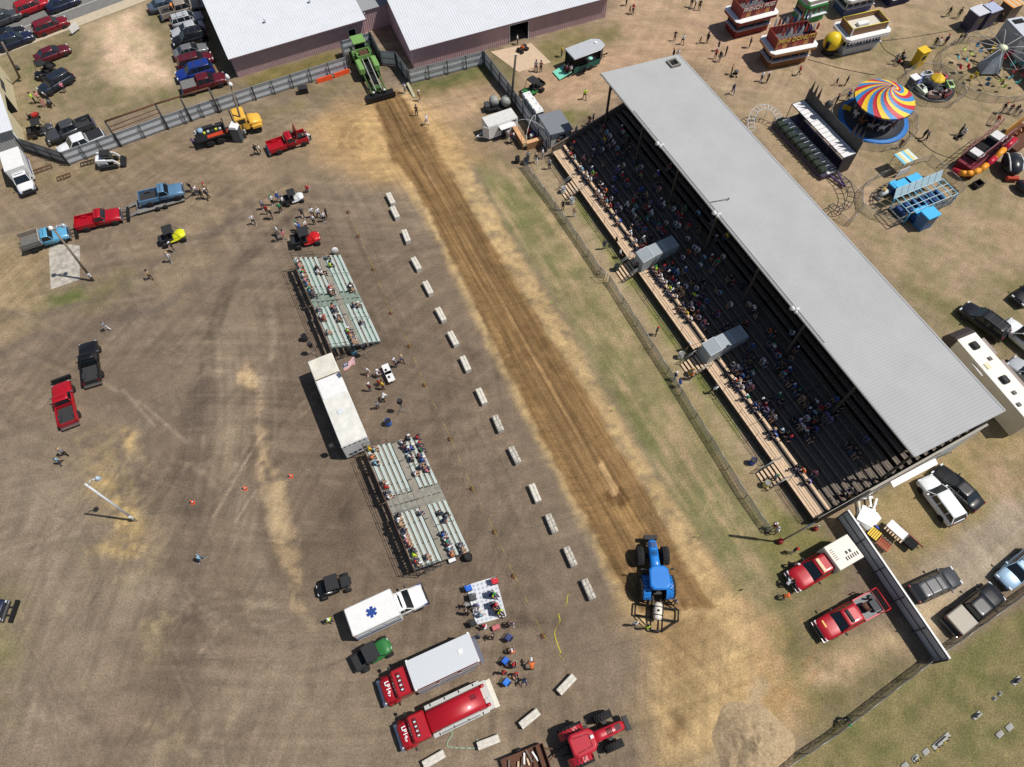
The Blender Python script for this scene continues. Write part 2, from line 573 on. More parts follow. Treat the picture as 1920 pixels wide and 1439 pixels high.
# --- green corner in front of the second barn, tan approach, barn yard
zone([(770, 155), (910, 118), (935, 140), (900, 165), (800, 185), (770, 180)], (98, 104, 58), 0.9, 1.4, grass=0.9)
zone([(910, 90), (960, 115), (985, 170), (965, 180), (930, 140)], (112, 108, 72), 0.8, 1.2, grass=0.8)
FAIRT = [(945, 90), (1130, 40), (1160, -30), (2000, -30), (2000, 620), (1760, 600), (1600, 460), (1280, 110), (1150, 190), (1060, 230), (985, 170)]
zone(FAIRT, (168, 148, 120), 0.95, 2.0, grass=0.35)
zone([(990, 130), (1130, 90), (1240, 60), (1420, 60), (1420, 160), (1270, 110), (1120, 140), (1150, 185), (1060, 200), (990, 170)], (184, 154, 126), 0.85, 3.0)
zone([(1150, 40), (1160, -20), (1560, -20), (1700, 30), (1600, 60), (1400, 120), (1300, 110), (1200, 80)], (184, 156, 128), 0.7, 3.0)
zone([(1000, 78), (1080, 55), (1150, 45), (1170, 70), (1120, 90), (1080, 120), (1010, 120)], (118, 114, 70), 0.8, 1.6, grass=0.9, noisy=0.3)
zone([(1060, 200), (1100, 215), (1095, 235), (1060, 235), (1035, 215)], (108, 112, 62), 0.85, 1.0, grass=0.9, noisy=0.4)
zone([(1640, 60), (1800, 40), (1920, 100), (1920, 500), (1650, 330), (1560, 220)], (152, 138, 106), 0.7, 6, grass=0.7)
zone([(1470, 280), (1520, 330), (1600, 420), (1700, 440), (1640, 500), (1540, 380)], (140, 122, 90), 0.7, 2.5, grass=0.7, noisy=0.4)
for q in ([(1535, 90), (1680, 75), (1680, 92), (1560, 112)], [(1640, 280), (1680, 290), (1690, 305), (1640, 300)], [(1830, 320), (1880, 320), (1860, 345), (1820, 345)], [(1740, 70), (1790, 90), (1770, 110)]):
    zone(q, (116, 112, 70), 0.6, 1.6, grass=0.9, noisy=0.5)
# --- dry and green lawn behind the grandstand
zone([(1560, 380), (1920, 400), (1960, 640), (1960, 920), (1700, 900), (1830, 790), (1760, 640)], (160, 144, 114), 0.85, 3.0, grass=0.9)
zone([(1680, 520), (1790, 560), (1960, 640), (1960, 860), (1850, 760), (1790, 660)], (104, 108, 60), 0.75, 3.0, grass=1.0, noisy=0.35)
zone([(1850, 520), (1960, 520), (1960, 620), (1880, 590)], (112, 112, 66), 0.6, 2.5, grass=1, noisy=0.5)
zone([(1850, 420), (1930, 410), (1930, 450), (1880, 470)], (176, 152, 120), 0.6, 2, noisy=0.4)
# --- lawn between the track and the fence
GL = [(885, 290), (940, 300), (1000, 330), (1090, 440), (1180, 575), (1290, 735), (1400, 920), (1470, 1030), (1480, 1180), (1420, 1180), (1345, 1060), (1240, 900), (1140, 740), (1035, 560), (930, 390)]
zone(GL, (138, 132, 94), 1.0, 1.0, 2, grass=0.9)
zone([(870, 200), (985, 240), (1000, 330), (900, 300), (850, 240)], (150, 132, 104), 0.8, 2.0, grass=0.6)
zone([(905, 320), (960, 350), (1000, 430), (960, 430)], (118, 122, 74), 0.7, 1.5, grass=1)
zone([(1080, 600), (1130, 680), (1250, 880), (1330, 1020), (1290, 960), (1160, 760)], (118, 120, 76), 0.7, 1.2, grass=1, noisy=0.3)
zone([(1000, 380), (1070, 440), (1200, 620), (1280, 760), (1250, 760), (1120, 580)], (168, 152, 114), 0.6, 1.6, grass=0.7, noisy=0.4)
idx = np.where((GR > 0.6) & (GX > -12) & (GX < 32) & (GY > 8) & (GY < 72))[0]
blend(idx, np.clip((STREAK[idx] - 0.5) * 5, 0, 1) * 0.75, seen(172, 154, 116))
# --- walk between fence and grandstand
zone([(985, 300), (1040, 300), (1120, 420), (1260, 620), (1420, 850), (1500, 980), (1460, 1010), (1350, 850), (1200, 610), (1060, 410)], (170, 152, 122), 0.95, 0.9, 2, grass=0.3)
zone([(1058, 330), (1120, 420), (1250, 600), (1380, 790), (1390, 830), (1350, 780), (1200, 570), (1080, 390)], (112, 126, 54), 0.8, 0.8, 2, grass=1, noisy=0.3)
zone([(1230, 640), (1380, 850), (1500, 990), (1560, 1040), (1450, 1010), (1330, 830), (1210, 640)], (130, 126, 78), 0.7, 1.2, grass=0.9, noisy=0.3)
zone([(1440, 960), (1530, 990), (1600, 1060), (1560, 1110), (1480, 1100), (1430, 1030)], (124, 122, 76), 0.9, 1.4, grass=0.9)
# --- right hand yard and the drive
zone([(1560, 990), (1700, 890), (1860, 790), (1960, 840), (1960, 960), (1800, 1000), (1720, 1060), (1680, 1080), (1640, 1000)], (156, 140, 100), 0.95, 1.5, grass=0.8)
zone([(1690, 1120), (1760, 1040), (1860, 970), (1970, 900), (1970, 1010), (1860, 1090), (1760, 1130), (1740, 1180)], (172, 158, 138), 0.9, 1.6, noisy=0.15)
zone([(1840, 860), (1960, 840), (1960, 900), (1860, 930)], (176, 154, 128), 0.7, 2, noisy=0.3)
zone([(1700, 1080), (1780, 1120), (1760, 1200), (1720, 1170)], (196, 174, 140), 0.7, 1.4)
# --- lower right: rough grass, sand sweeps, the burial ground
zone([(1340, 1060), (1500, 1080), (1660, 1230), (1740, 1240), (1600, 1350), (1480, 1380), (1440, 1300)], (136, 128, 92), 0.9, 2.0, grass=0.9)
zone([(1520, 1230), (1690, 1180), (1720, 1215), (1640, 1240), (1560, 1290), (1500, 1290)], (182, 160, 124), 0.8, 1.4, noisy=0.2)
zone([(1430, 1460), (1560, 1375), (1700, 1270), (1760, 1235), (1960, 1110), (2000, 1460)], (132, 126, 86), 1.0, 0.5, 2, grass=1.0)
zone([(1560, 1400), (1750, 1280), (1960, 1150), (1960, 1240), (1750, 1360), (1620, 1439)], (116, 116, 70), 0.7, 3.0, grass=1.0, noisy=0.5)
zone([(1480, 1320), (1530, 1300), (1600, 1300), (1590, 1345), (1520, 1380)], (112, 110, 68), 0.8, 1.2, grass=0.9, noisy=0.3)
# --- sweep of sandy clay at the near end
SAND = (188, 160, 116)
zone([(1160, 1130), (1190, 1190), (1215, 1260), (1190, 1320), (1230, 1439), (1420, 1460), (1520, 1330), (1460, 1230), (1450, 1180), (1380, 1130), (1320, 1040), (1280, 1000)], SAND, 0.95, 2.2)
zone([(1200, 1120), (1320, 1090), (1350, 1180), (1310, 1290), (1250, 1280), (1215, 1210)], (146, 120, 86), 0.85, 2.2, noisy=0.2)
zone([(1190, 1140), (1215, 1190), (1200, 1330), (1150, 1330), (1080, 1250), (1130, 1180)], (136, 120, 102), 0.7, 2.0)
zone([(1270, 1280), (1320, 1290), (1310, 1340), (1265, 1330)], (134, 112, 80), 0.7, 1.2, noisy=0.3)
zone([(1265, 1345), (1285, 1345), (1280, 1370), (1262, 1392), (1248, 1385), (1262, 1365)], (122, 98, 70), 0.9, 0.6, 2)
for k in range(5):
    r = 70 + k * 27
    arc = [(1410 - 20 + r * 0.95 * math.cos(t), 1180 + 10 + r * 0.75 * math.sin(t)) for t in np.linspace(-0.4, 1.9, 14)]
    stroke(arc, 0.5, (158, 128, 86), 0.45, 2, FINE, -0.03)
for k in range(6):
    stroke(curve([(1330 + k * 16, 1439), (1390 + k * 12, 1350), (1450 + k * 9, 1290)]), 0.4, (160, 130, 88), 0.5, 0, FINE, -0.02)
stroke(curve([(1330, 1439), (1370, 1395), (1410, 1330), (1425, 1290)]), 1.4, (176, 156, 126), 0.7, 2)
# --- the pulling track
EDGE_L = [(700, 190), (735, 300), (775, 345), (845, 480), (905, 600), (950, 690), (1010, 810), (1060, 900), (1110, 1000), (1150, 1080), (1200, 1150)]
EDGE_R = [(1345, 1140), (1302, 1090), (1258, 1010), (1214, 925), (1163, 850), (1121, 770), (1070, 690), (1017, 610), (960, 520), (905, 430), (850, 330), (790, 230), (745, 170)]
zone([(690, 180), (650, 260), (700, 335), (752, 338), (824, 463), (885, 588), (932, 684), (991, 800), (1043, 892), (1094, 990), (1138, 1080), (1180, 1150), (1210, 1170)] + [(1395, 1140), (1338, 1055), (1280, 965), (1234, 898), (1184, 824), (1134, 738), (1084, 653), (1029, 563), (979, 481), (924, 388), (872, 300), (822, 222), (760, 170)], (194, 166, 120), 0.9, 0.55, 2, noisy=0.25, nf=FINE)
zone([(560, 240), (640, 200), (690, 185), (760, 180), (830, 215), (900, 300), (800, 340), (700, 350), (620, 310)], (196, 162, 114), 0.85, 3.0)
zone([(760, 180), (900, 150), (980, 185), (900, 210), (840, 240)], (186, 156, 122), 0.7, 2.0)
zone(EDGE_L + EDGE_R, (137, 109, 74), 1.0, 0.45, 2)
idx = np.where(inside([G(*p) for p in EDGE_L + EDGE_R], GX, GY))[0]
blend(idx, np.clip((STREAK[idx] - 0.46) * 6, 0, 1) * 0.35, seen(160, 128, 86))
blend(idx, np.clip((fbm(AU * 0.08, AV, 0.45, 2, 201)[idx] - 0.55) * 8, 0, 1) * 0.45, seen(116, 90, 58))
ZZ[idx] += (fbm(AU * 0.1, AV, 0.5, 2, 201)[idx] - 0.5) * 0.10

def mix_edges(t):
    L = EDGE_L[1:-1]
    R = list(reversed(EDGE_R[2:-2]))
    m = 12
    out = []
    for k in range(m):
        a = k / (m - 1)

        def at(E):
            s = a * (len(E) - 1)
            i = min(int(s), len(E) - 2)
            f = s - i
            return (E[i][0] + (E[i + 1][0] - E[i][0]) * f, E[i][1] + (E[i + 1][1] - E[i][1]) * f)
        p, q = at(L), at(R)
        out.append((p[0] + (q[0] - p[0]) * t, p[1] + (q[1] - p[1]) * t))
    return out

for t, c, o in ((0.33, (116, 90, 60), 0.45), (0.45, (118, 92, 62), 0.35), (0.6, (108, 84, 56), 0.5), (0.68, (120, 94, 64), 0.35), (0.52, (182, 148, 106), 0.45), (0.8, (124, 98, 66), 0.25), (0.2, (126, 100, 68), 0.25)):
    stroke(mix_edges(t), 0.3, c, o, 0, None, -0.05)
stroke([(730, 200), (752, 250), (775, 290), (800, 330)], 0.35, (112, 86, 56), 0.7, 0, None, -0.06)
stroke([(705, 200), (735, 260), (765, 310), (790, 350)], 0.35, (112, 86, 56), 0.7, 0, None, -0.06)
# wheel churn where the tractors turn at the far end
for k in range(5):
    r = 20 + k * 9 + 3 * (k % 2)
    arc = [(692 + r * math.cos(t), 262 + r * 0.75 * math.sin(t)) for t in np.linspace(1.9 + 0.2 * (k % 3), 3.9 + 0.15 * k, 10)]
    stroke(arc, 0.45, (132, 106, 72), 0.5, 2, FINE, -0.03)
for k in range(5):
    stroke(curve([(620, 190 + k * 9), (660, 178 + k * 8), (700, 190 + k * 7)]), 0.35, (150, 118, 78), 0.5, 0, FINE, -0.03)
# churned clods and the pale scraped pan at the near end
zone([(1130, 925), (1165, 912), (1185, 935), (1165, 955), (1145, 945)], (112, 84, 54), 0.9, 0.4, 2, noisy=0.3, nf=FINE)
idx = np.where(inside([G(*p) for p in [(1130, 925), (1165, 912), (1185, 935), (1165, 955), (1145, 945)]], GX, GY))[0]
ZZ[idx] += (FINE[idx] - 0.4) * 0.5
zone([(1150, 958), (1180, 945), (1218, 990), (1190, 1010)], (168, 134, 88), 0.9, 0.5, 2)
stroke([(1130, 870), (1140, 900), (1152, 922)], 0.6, (204, 170, 124), 0.8, 2)
stroke([(1150, 870), (1165, 895)], 0.3, (110, 84, 54), 0.6)
# dark tread combing along the left lane of the track
for k in range(60):
    t = k / 59
    a = mix_edges(0.06)
    i = min(int(t * 11), 10)
    p = a[i]
    q = a[i + 1]
    f = t * 11 - i
    x, y = p[0] + (q[0] - p[0]) * f, p[1] + (q[1] - p[1]) * f
    stroke([(x, y), (x + 16, y + 2)], 0.22, (112, 88, 58), 0.5, 0, None, -0.02)
# --- overall mottling
mot = (MID - 0.5) * 0.34 + (FINE - 0.5) * 0.30
CO *= (1 + mot)[:, None]
gm = np.clip(GR, 0, 1)[:, None]
tuft = np.clip((fbm(GX, GY, 1.3, 4, 221) - 0.5) * 5, -1, 1)[:, None]
CO *= 1 + gm * tuft * np.array([0.20, 0.13, 0.22])
ZZ += (MID - 0.5) * 0.05 + (FINE - 0.5) * 0.03
far = (np.abs(GX) > 82) | (GY > 106) | (GY < -6)
ZZ[far] = 0
for (ax, ay, s_) in ((-95, 20, 301), (-20, 110, 311), (-30, -40, 321), (25, 5, 331)):
    rr_, th_ = np.hypot(GX - ax, GY - ay), np.arctan2(GY - ay, GX - ax)
    arc_n = fbm(rr_, th_ * 1.6, 0.6, 3, s_, 0.8)
    gate = np.clip((fbm(GX, GY, 9.0, 2, s_ + 5) - 0.38) * 6, 0, 1) * (1 - 0.8 * np.clip(GR, 0, 1))
    CO *= (1 + gate * np.clip((arc_n - 0.5) * 0.6, -0.1, 0.1))[:, None]
CO *= np.array([1.0, 0.998, 0.985]) * 1.14
gw = np.clip(GR, 0, 1)[:, None]
CO *= 1 + gw * np.array([0.0, -0.05, -0.03])
LN = np.zeros(len(GX))
d_ = segdist([G(*p) for p in EDGE_L + EDGE_R], SX, SY, True)
LN[:] = np.clip(np.where(inside([G(*p) for p in EDGE_L + EDGE_R], SX, SY), d_, -d_) / 0.5 + 0.3, 0, 1)
CO = np.clip(CO, 0.01, 0.9)

gv = np.stack([GX, GY, ZZ], 1).astype(np.float32)
ii = np.arange(NX * NY).reshape(NY, NX)
quads = np.stack([ii[:-1, :-1], ii[:-1, 1:], ii[1:, 1:], ii[1:, :-1]], -1).reshape(-1, 4)
gme = bpy.data.meshes.new('ground')
gme.vertices.add(len(gv))
gme.vertices.foreach_set('co', gv.ravel())
gme.loops.add(len(quads) * 4)
gme.loops.foreach_set('vertex_index', quads.ravel().astype(np.int32))
gme.polygons.add(len(quads))
gme.polygons.foreach_set('loop_start', (np.arange(len(quads)) * 4).astype(np.int32))
gme.polygons.foreach_set('use_smooth', np.ones(len(quads), bool))
at = gme.color_attributes.new('soil', 'FLOAT_COLOR', 'POINT')
at.data.foreach_set('color', np.concatenate([CO, np.clip(GR, 0, 1)[:, None]], 1).astype(np.float32).ravel())
la = gme.attributes.new('lane', 'FLOAT', 'POINT')
la.data.foreach_set('value', LN.astype(np.float32))
gme.update()
gmat = bpy.data.materials.new('soil_and_grass')
gmat.use_nodes = True
nt = gmat.node_tree
pb = nt.nodes['Principled BSDF']
pb.inputs['Roughness'].default_value = 0.95
pb.inputs['Specular IOR Level'].default_value = 0.15
av = nt.nodes.new('ShaderNodeAttribute')
av.attribute_name = 'soil'
tc = nt.nodes.new('ShaderNodeTexCoord')

def noise_node(scale, detail, rough, dist=0.0):
    n = nt.nodes.new('ShaderNodeTexNoise')
    n.inputs['Scale'].default_value = scale
    n.inputs['Detail'].default_value = detail
    n.inputs['Roughness'].default_value = rough
    n.inputs['Distortion'].default_value = dist
    nt.links.new(tc.outputs['Object'], n.inputs['Vector'])
    return n

n1 = noise_node(5.5, 3, 0.85)
n2 = noise_node(13.0, 4, 0.8, 0.6)

def rng(src, a, b, c, d):
    r = nt.nodes.new('ShaderNodeMapRange')
    for k, val in zip(('From Min', 'From Max', 'To Min', 'To Max'), (a, b, c, d)):
        r.inputs[k].default_value = val
    nt.links.new(src, r.inputs['Value'])
    return r.outputs[0]

def math_node(op, a, b):
    r = nt.nodes.new('ShaderNodeMath')
    r.operation = op
    for k, s in enumerate((a, b)):
        if isinstance(s, (int, float)):
            r.inputs[k].default_value = s
        else:
            nt.links.new(s, r.inputs[k])
    return r.outputs[0]

f1 = rng(n1.outputs['Fac'], 0.40, 0.60, 0.80, 1.20)
g2 = rng(n2.outputs['Fac'], 0.35, 0.65, -0.42, 0.40)
gr_amt = math_node('ADD', math_node('MULTIPLY', av.outputs['Alpha'], 0.75), 0.35)
f2 = math_node('ADD', math_node('MULTIPLY', g2, gr_amt), 1.0)
la_n = nt.nodes.new('ShaderNodeAttribute')
la_n.attribute_name = 'lane'
mp = nt.nodes.new('ShaderNodeMapping')
mp.vector_type = 'TEXTURE'
mp.inputs['Rotation'].default_value = (0, 0, UANG)
mp.inputs['Scale'].default_value = (14.0, 0.34, 1.0)
nt.links.new(tc.outputs['Object'], mp.inputs['Vector'])
n3 = noise_node(1.0, 3, 0.6)
nt.links.new(mp.outputs[0], n3.inputs['Vector'])
s3 = math_node('MULTIPLY', rng(n3.outputs['Fac'], 0.35, 0.65, -0.25, 0.22), la_n.outputs['Fac'])
ff = math_node('MULTIPLY', math_node('MULTIPLY', f1, f2), math_node('ADD', s3, 1.0))
mx = nt.nodes.new('ShaderNodeMix')
mx.data_type = 'RGBA'
mx.blend_type = 'MULTIPLY'
mx.inputs['Factor'].default_value = 1.0
nt.links.new(av.outputs['Color'], mx.inputs['A'])
nt.links.new(ff, mx.inputs['B'])
nt.links.new(mx.outputs['Result'], pb.inputs['Base Color'])
bp = nt.nodes.new('ShaderNodeBump')
bp.inputs['Strength'].default_value = 0.9
bp.inputs['Distance'].default_value = 0.06
nt.links.new(n2.outputs['Fac'], bp.inputs['Height'])
nt.links.new(bp.outputs[0], pb.inputs['Normal'])
gme.materials.append(gmat)
struct(link('ground', gme))

# --- road, pavement, aprons: thin sheets with real edges
asphalt = pm('worn_asphalt', rgb(118, 116, 113), 0.9, 0, 0.14, 1.2, 0.2)
walkc = pm('pavement_concrete', rgb(186, 172, 148), 0.9, 0, 0.14, 1.5, 0.15)
lime = pm('road_paint', rgb(196, 194, 188), 0.8, 0, 0.25, 3)
rd = ang(G(0, 112), G(295, 0))
rx, ry = math.cos(rd), math.sin(rd)
p0 = G(0, 104)

def road_strip(a, b, z0, z1, l0=-60, l1=120):
    q = MB()
    ps = []
    for l, o in ((l0, a), (l1, a), (l1, b), (l0, b)):
        ps.append((p0.x + rx * l - ry * o, p0.y + ry * l + rx * o))
    return q.prism(ps, z0, z1)

struct(build('road', road_strip(1.6, 12.5, -0.1, 0.045), asphalt))
struct(build('pavement', road_strip(-0.35, 1.6, -0.1, 0.16), walkc))
for o in (4.2, 8.6):
    struct(build('road_marking', road_strip(o, o + 0.12, 0.046, 0.05, -60, 120), lime))
apron = MB()
apron.prism([tuple(G(*p)[:2]) for p in ((920, 98), (996, 82), (1033, 118), (972, 136))], -0.1, 0.06)
struct(build('concrete_apron', apron, pm('apron_concrete', rgb(196, 172, 146), 0.9, 0, 0.1, 1.5)))
slab = MB()
slab.prism([tuple(G(*p)[:2]) for p in ((92, 470), (100, 455), (150, 462), (150, 525), (96, 544))], -0.1, 0.07)
struct(build('concrete_slab', slab, pm('stained_slab', rgb(176, 168, 156), 0.9, 0, 0.45, 1.6)))
# ------------------------------------------------------------------ grandstand
S0 = G(1040, 291, 1.0)
S0.z = 0
UDIR = Vector((math.cos(UANG), math.sin(UANG), 0))
VDIR = Vector((-math.sin(UANG), math.cos(UANG), 0))

def ST(u, v, z=0.0):
    return S0 + UDIR * u + VDIR * v + Vector((0, 0, z))

def stand_uv(p):
    d = p - S0
    return d.dot(UDIR), d.dot(VDIR)

SL = 52.2
ROWS = 18
ROW_D, ROW_R = 0.80, 0.255
SEAT_Y0, SEAT_Z0 = 1.62, 1.44

def seat_y(k):
    return SEAT_Y0 + ROW_D * k

def seat_z(k):
    return SEAT_Z0 + ROW_R * k

stand = thing('grandstand', 'long open-fronted grandstand with grey ribbed metal roof beside the pulling track', 'grandstand', S0, UANG)
ROOF_M = pm('ribbed_roof_sheet', rgb(168, 169, 169), 0.85, 0.0, 0.07, 0.25, spec=0.1)
SIDING = pm('pale_siding', rgb(232, 232, 226), 0.6, 0.0, 0.1, 1.0)
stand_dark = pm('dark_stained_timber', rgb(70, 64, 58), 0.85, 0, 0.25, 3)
BAYS = [(-0.6, 10.4), (10.45, 20.8), (20.85, 31.2), (31.25, 41.6), (41.65, SL)]
# front deck of four planks
for j in range(4):
    for a, b in BAYS:
        q = MB().box(((a + b) / 2, 0.16 + j * 0.30, 0.97 + 0.004 * (j % 2)), (b - a, 0.275, 0.06))
        build('deck_plank', q, plank_new, stand)
build('deck_fascia', MB().box((SL / 2, 0.1, 0.46), (SL, 0.06, 0.92)), stand_dark, stand)
for k in range(ROWS):
    y, z = seat_y(k), seat_z(k)
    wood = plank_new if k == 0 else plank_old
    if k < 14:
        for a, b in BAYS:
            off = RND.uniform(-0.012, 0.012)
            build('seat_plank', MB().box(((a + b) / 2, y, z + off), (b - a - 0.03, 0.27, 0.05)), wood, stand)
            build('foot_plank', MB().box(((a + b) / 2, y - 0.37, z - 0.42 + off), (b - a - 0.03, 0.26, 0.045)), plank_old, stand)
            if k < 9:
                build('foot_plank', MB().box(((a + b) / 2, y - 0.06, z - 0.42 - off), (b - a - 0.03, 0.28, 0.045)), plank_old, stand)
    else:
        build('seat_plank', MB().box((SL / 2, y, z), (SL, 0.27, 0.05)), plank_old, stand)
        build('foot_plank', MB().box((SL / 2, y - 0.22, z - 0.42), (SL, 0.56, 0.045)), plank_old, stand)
    build('riser', MB().box((SL / 2, y + 0.2, z - 0.3), (SL - 0.1, 0.03, 0.24)), stand_dark, stand)  # riser boards added to block light under the rows
# timber sub-frame under the rows, closed in to block light
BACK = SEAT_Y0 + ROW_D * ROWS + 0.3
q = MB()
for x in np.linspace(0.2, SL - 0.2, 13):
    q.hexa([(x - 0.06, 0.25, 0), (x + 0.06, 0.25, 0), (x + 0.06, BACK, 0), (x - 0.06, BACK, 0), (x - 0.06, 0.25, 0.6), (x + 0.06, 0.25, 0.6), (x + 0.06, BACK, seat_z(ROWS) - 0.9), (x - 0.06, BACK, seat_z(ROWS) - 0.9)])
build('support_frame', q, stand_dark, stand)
ROOF_F, ROOF_B = (6.15, 10.0), (16.95, 9.0)

def corr_roof(x0, x1, yz0, yz1, pitch=0.3, amp=0.022, thick=0.05):
    q = MB()
    xs = []
    n = int((x1 - x0) / pitch)
    for i in range(n):
        b = x0 + (x1 - x0) * i / n
        p = (x1 - x0) / n
        xs += [(b, 0), (b + p * 0.72, 0), (b + p * 0.78, amp), (b + p * 0.94, amp)]
    xs.append((x1, 0))
    vs, fs = [], []
    for x, h in xs:
        vs += [(x, yz0[0], yz0[1] + h), (x, yz1[0], yz1[1] + h)]
    for i in range(len(xs) - 1):
        fs.append((2 * i, 2 * i + 2, 2 * i + 3, 2 * i + 1))
    q.add(vs, fs)
    q.hexa([(x0, yz0[0], yz0[1] - thick), (x1, yz0[0], yz0[1] - thick), (x1, yz1[0], yz1[1] - thick), (x0, yz1[0], yz1[1] - thick), (x0, yz0[0], yz0[1] - 0.004), (x1, yz0[0], yz0[1] - 0.004), (x1, yz1[0], yz1[1] - 0.004), (x0, yz1[0], yz1[1] - 0.004)])
    return q

roof = build('roof', corr_roof(-1.1, SL + 0.15, ROOF_F, ROOF_B), ROOF_M, stand)
build('front_gutter', MB().box((SL / 2 - 0.5, ROOF_F[0] - 0.06, ROOF_F[1] - 0.09), (SL + 1.2, 0.1, 0.16)), pm('pale_trim', rgb(150, 150, 148), 0.6, 0.1), roof)
build('ridge_cap', MB().box((SL / 2 - 0.5, ROOF_B[0] + 0.02, ROOF_B[1] + 0.0), (SL + 1.2, 0.16, 0.1)), ROOF_M, roof)
for x in np.linspace(0.1, SL - 0.2, 8):
    q = MB().box((x, 6.9, (seat_z(6) + 9.8) / 2), (0.22, 0.22, 9.8 - seat_z(6)))
    build('roof_post', q, stand_dark, stand)
    q = MB().box((x, 16.4, 4.4), (0.22, 0.22, 8.9))
    build('roof_post', q, stand_dark, stand)
    q = MB()
    q.bar((x, 6.3, 9.75), (x, 16.6, 8.8), 0.1, 0.25)
    q.bar((x, 6.9, 8.2), (x, 8.9, 9.5), 0.1, 0.12)
    q.bar((x, 16.4, 7.2), (x, 14.2, 8.95), 0.1, 0.12)
    build('roof_truss', q, stand_dark, stand)
for yy in np.linspace(6.6, 16.3, 6):
    z = 9.93 - (yy - 6.15) / 10.8
    build('purlin', MB().box((SL / 2, yy, z - 0.1), (SL, 0.08, 0.14)), stand_dark, stand)
# square vent with a dark opening near the far corner of the roof
q = MB()
for sx, sy, w, d in ((0, -0.55, 1.3, 0.2), (0, 0.55, 1.3, 0.2), (-0.55, 0, 0.2, 0.9), (0.55, 0, 0.2, 0.9)):
    q.box((sx, sy, 0.12), (w, d, 0.3))
hatch = build('roof_vent', q, pm('vent_kerb', rgb(128, 124, 118), 0.8), stand, (0.35, 15.3, 9.17))
build('vent_opening', MB().box((0, 0, 0.02), (0.9, 0.9, 0.06)), black, hatch)

def corr_wall(p0, p1, z0, z1a, z1b, pitch=0.3, amp=0.035):
    q = MB()
    p0, p1 = Vector((p0[0], p0[1], 0)), Vector((p1[0], p1[1], 0))
    d = p1 - p0
    L = d.length
    d.normalize()
    nrm = Vector((d.y, -d.x, 0))
    n = max(1, int(L / pitch))
    vs = []
    prof = []
    for i in range(n):
        b, p = L * i / n, L / n
        prof += [(b, 0), (b + p * 0.6, 0), (b + p * 0.68, amp), (b + p * 0.92, amp)]
    prof.append((L, 0))
    for l, h in prof:
        c = p0 + d * l + nrm * h
        zt = z1a + (z1b - z1a) * l / L
        vs += [(c.x, c.y, z0), (c.x, c.y, zt)]
    q.add(vs, [(2 * i, 2 * i + 2, 2 * i + 3, 2 * i + 1) for i in range(len(prof) - 1)])
    a, b = p0 - nrm * 0.03, p1 - nrm * 0.03
    q.add([(b.x, b.y, z0), (a.x, a.y, z0), (a.x, a.y, z1a), (b.x, b.y, z1b)], [(0, 1, 2, 3)])
    return q

def rake(y):
    return 1.35 + max(0, y - 0.3) * ROW_R / ROW_D + 0.35

ys = np.linspace(0.0, 16.5, 8)
for a, b in zip(ys, ys[1:]):
    build('end_wall_panel', corr_wall((SL + 0.28, a), (SL + 0.28, b), 0, rake(a), rake(b)), SIDING, stand)
    build('end_wall_panel', corr_wall((-0.85, b), (-0.85, a), 0, rake(b) - 0.2, rake(a) - 0.2), plank_old, stand)
build('end_wall_cap', MB().bar((SL + 0.25, 0, rake(0) + 0.03), (SL + 0.25, 16.5, rake(16.5) + 0.03), 0.2, 0.06), pm('cap_board', rgb(178, 172, 160), 0.8), stand)
build('end_wall_cap', MB().bar((-0.82, 0, rake(0) - 0.15), (-0.82, 16.5, rake(16.5) - 0.15), 0.2, 0.06), plank_old, stand)
for a, b in zip(np.linspace(-0.8, SL, 9), np.linspace(-0.8, SL, 9)[1:]):
    build('back_wall_panel', corr_wall((b, 16.75), (a, 16.75), 0, 8.85, 8.85), SIDING, stand)
build('side_awning', MB().box((SL + 0.62, 10.6, 2.35), (0.6, 5.4, 0.06), ry=0.35), white, stand)
q = MB()
q.tube((SL + 0.45, 3.0, 2.4), (SL + 0.5, 7.2, 0.8), 0.04)
q.tube((SL + 0.45, 12.8, 3.4), (SL + 0.5, 16.0, 1.4), 0.04)
build('brace_pipe', q, galv_dark, stand)
build('rake_trim', MB().bar((SL + 0.4, 2.0, rake(2) - 0.12), (SL + 0.4, 12, rake(12) - 0.12), 0.06, 0.16), rust, stand)
# covered stair openings
SHM = pm('shelter_sheet', rgb(160, 168, 172), 0.5, 0.15, 0.08, 1.0)
for u in (19.7, 33.0):
    q = MB().side([(0.25, 0.98), (4.8, 2.2), (4.8, 3.3), (1.6, 3.08), (0.25, 2.72)], -0.8, 0.8)
    q.v = [(y, x, z) for x, y, z in q.v]
    q.f = [f[::-1] for f in q.f]
    sh = build('stair_shelter', q, SHM, stand, (u, 0, 0))
    for yy, zz in ((1.6, 3.09), (3.2, 3.2), (4.75, 3.3)):
        build('seam', MB().box((0, yy, zz), (1.66, 0.05, 0.03)), galv, sh)
    build('drip_edge', MB().bar((-0.82, 0.25, 2.74), (-0.82, 1.6, 3.1), 0.05, 0.05), galv, sh)
    build('drip_edge', MB().bar((0.82, 0.25, 2.74), (0.82, 1.6, 3.1), 0.05, 0.05), galv, sh)
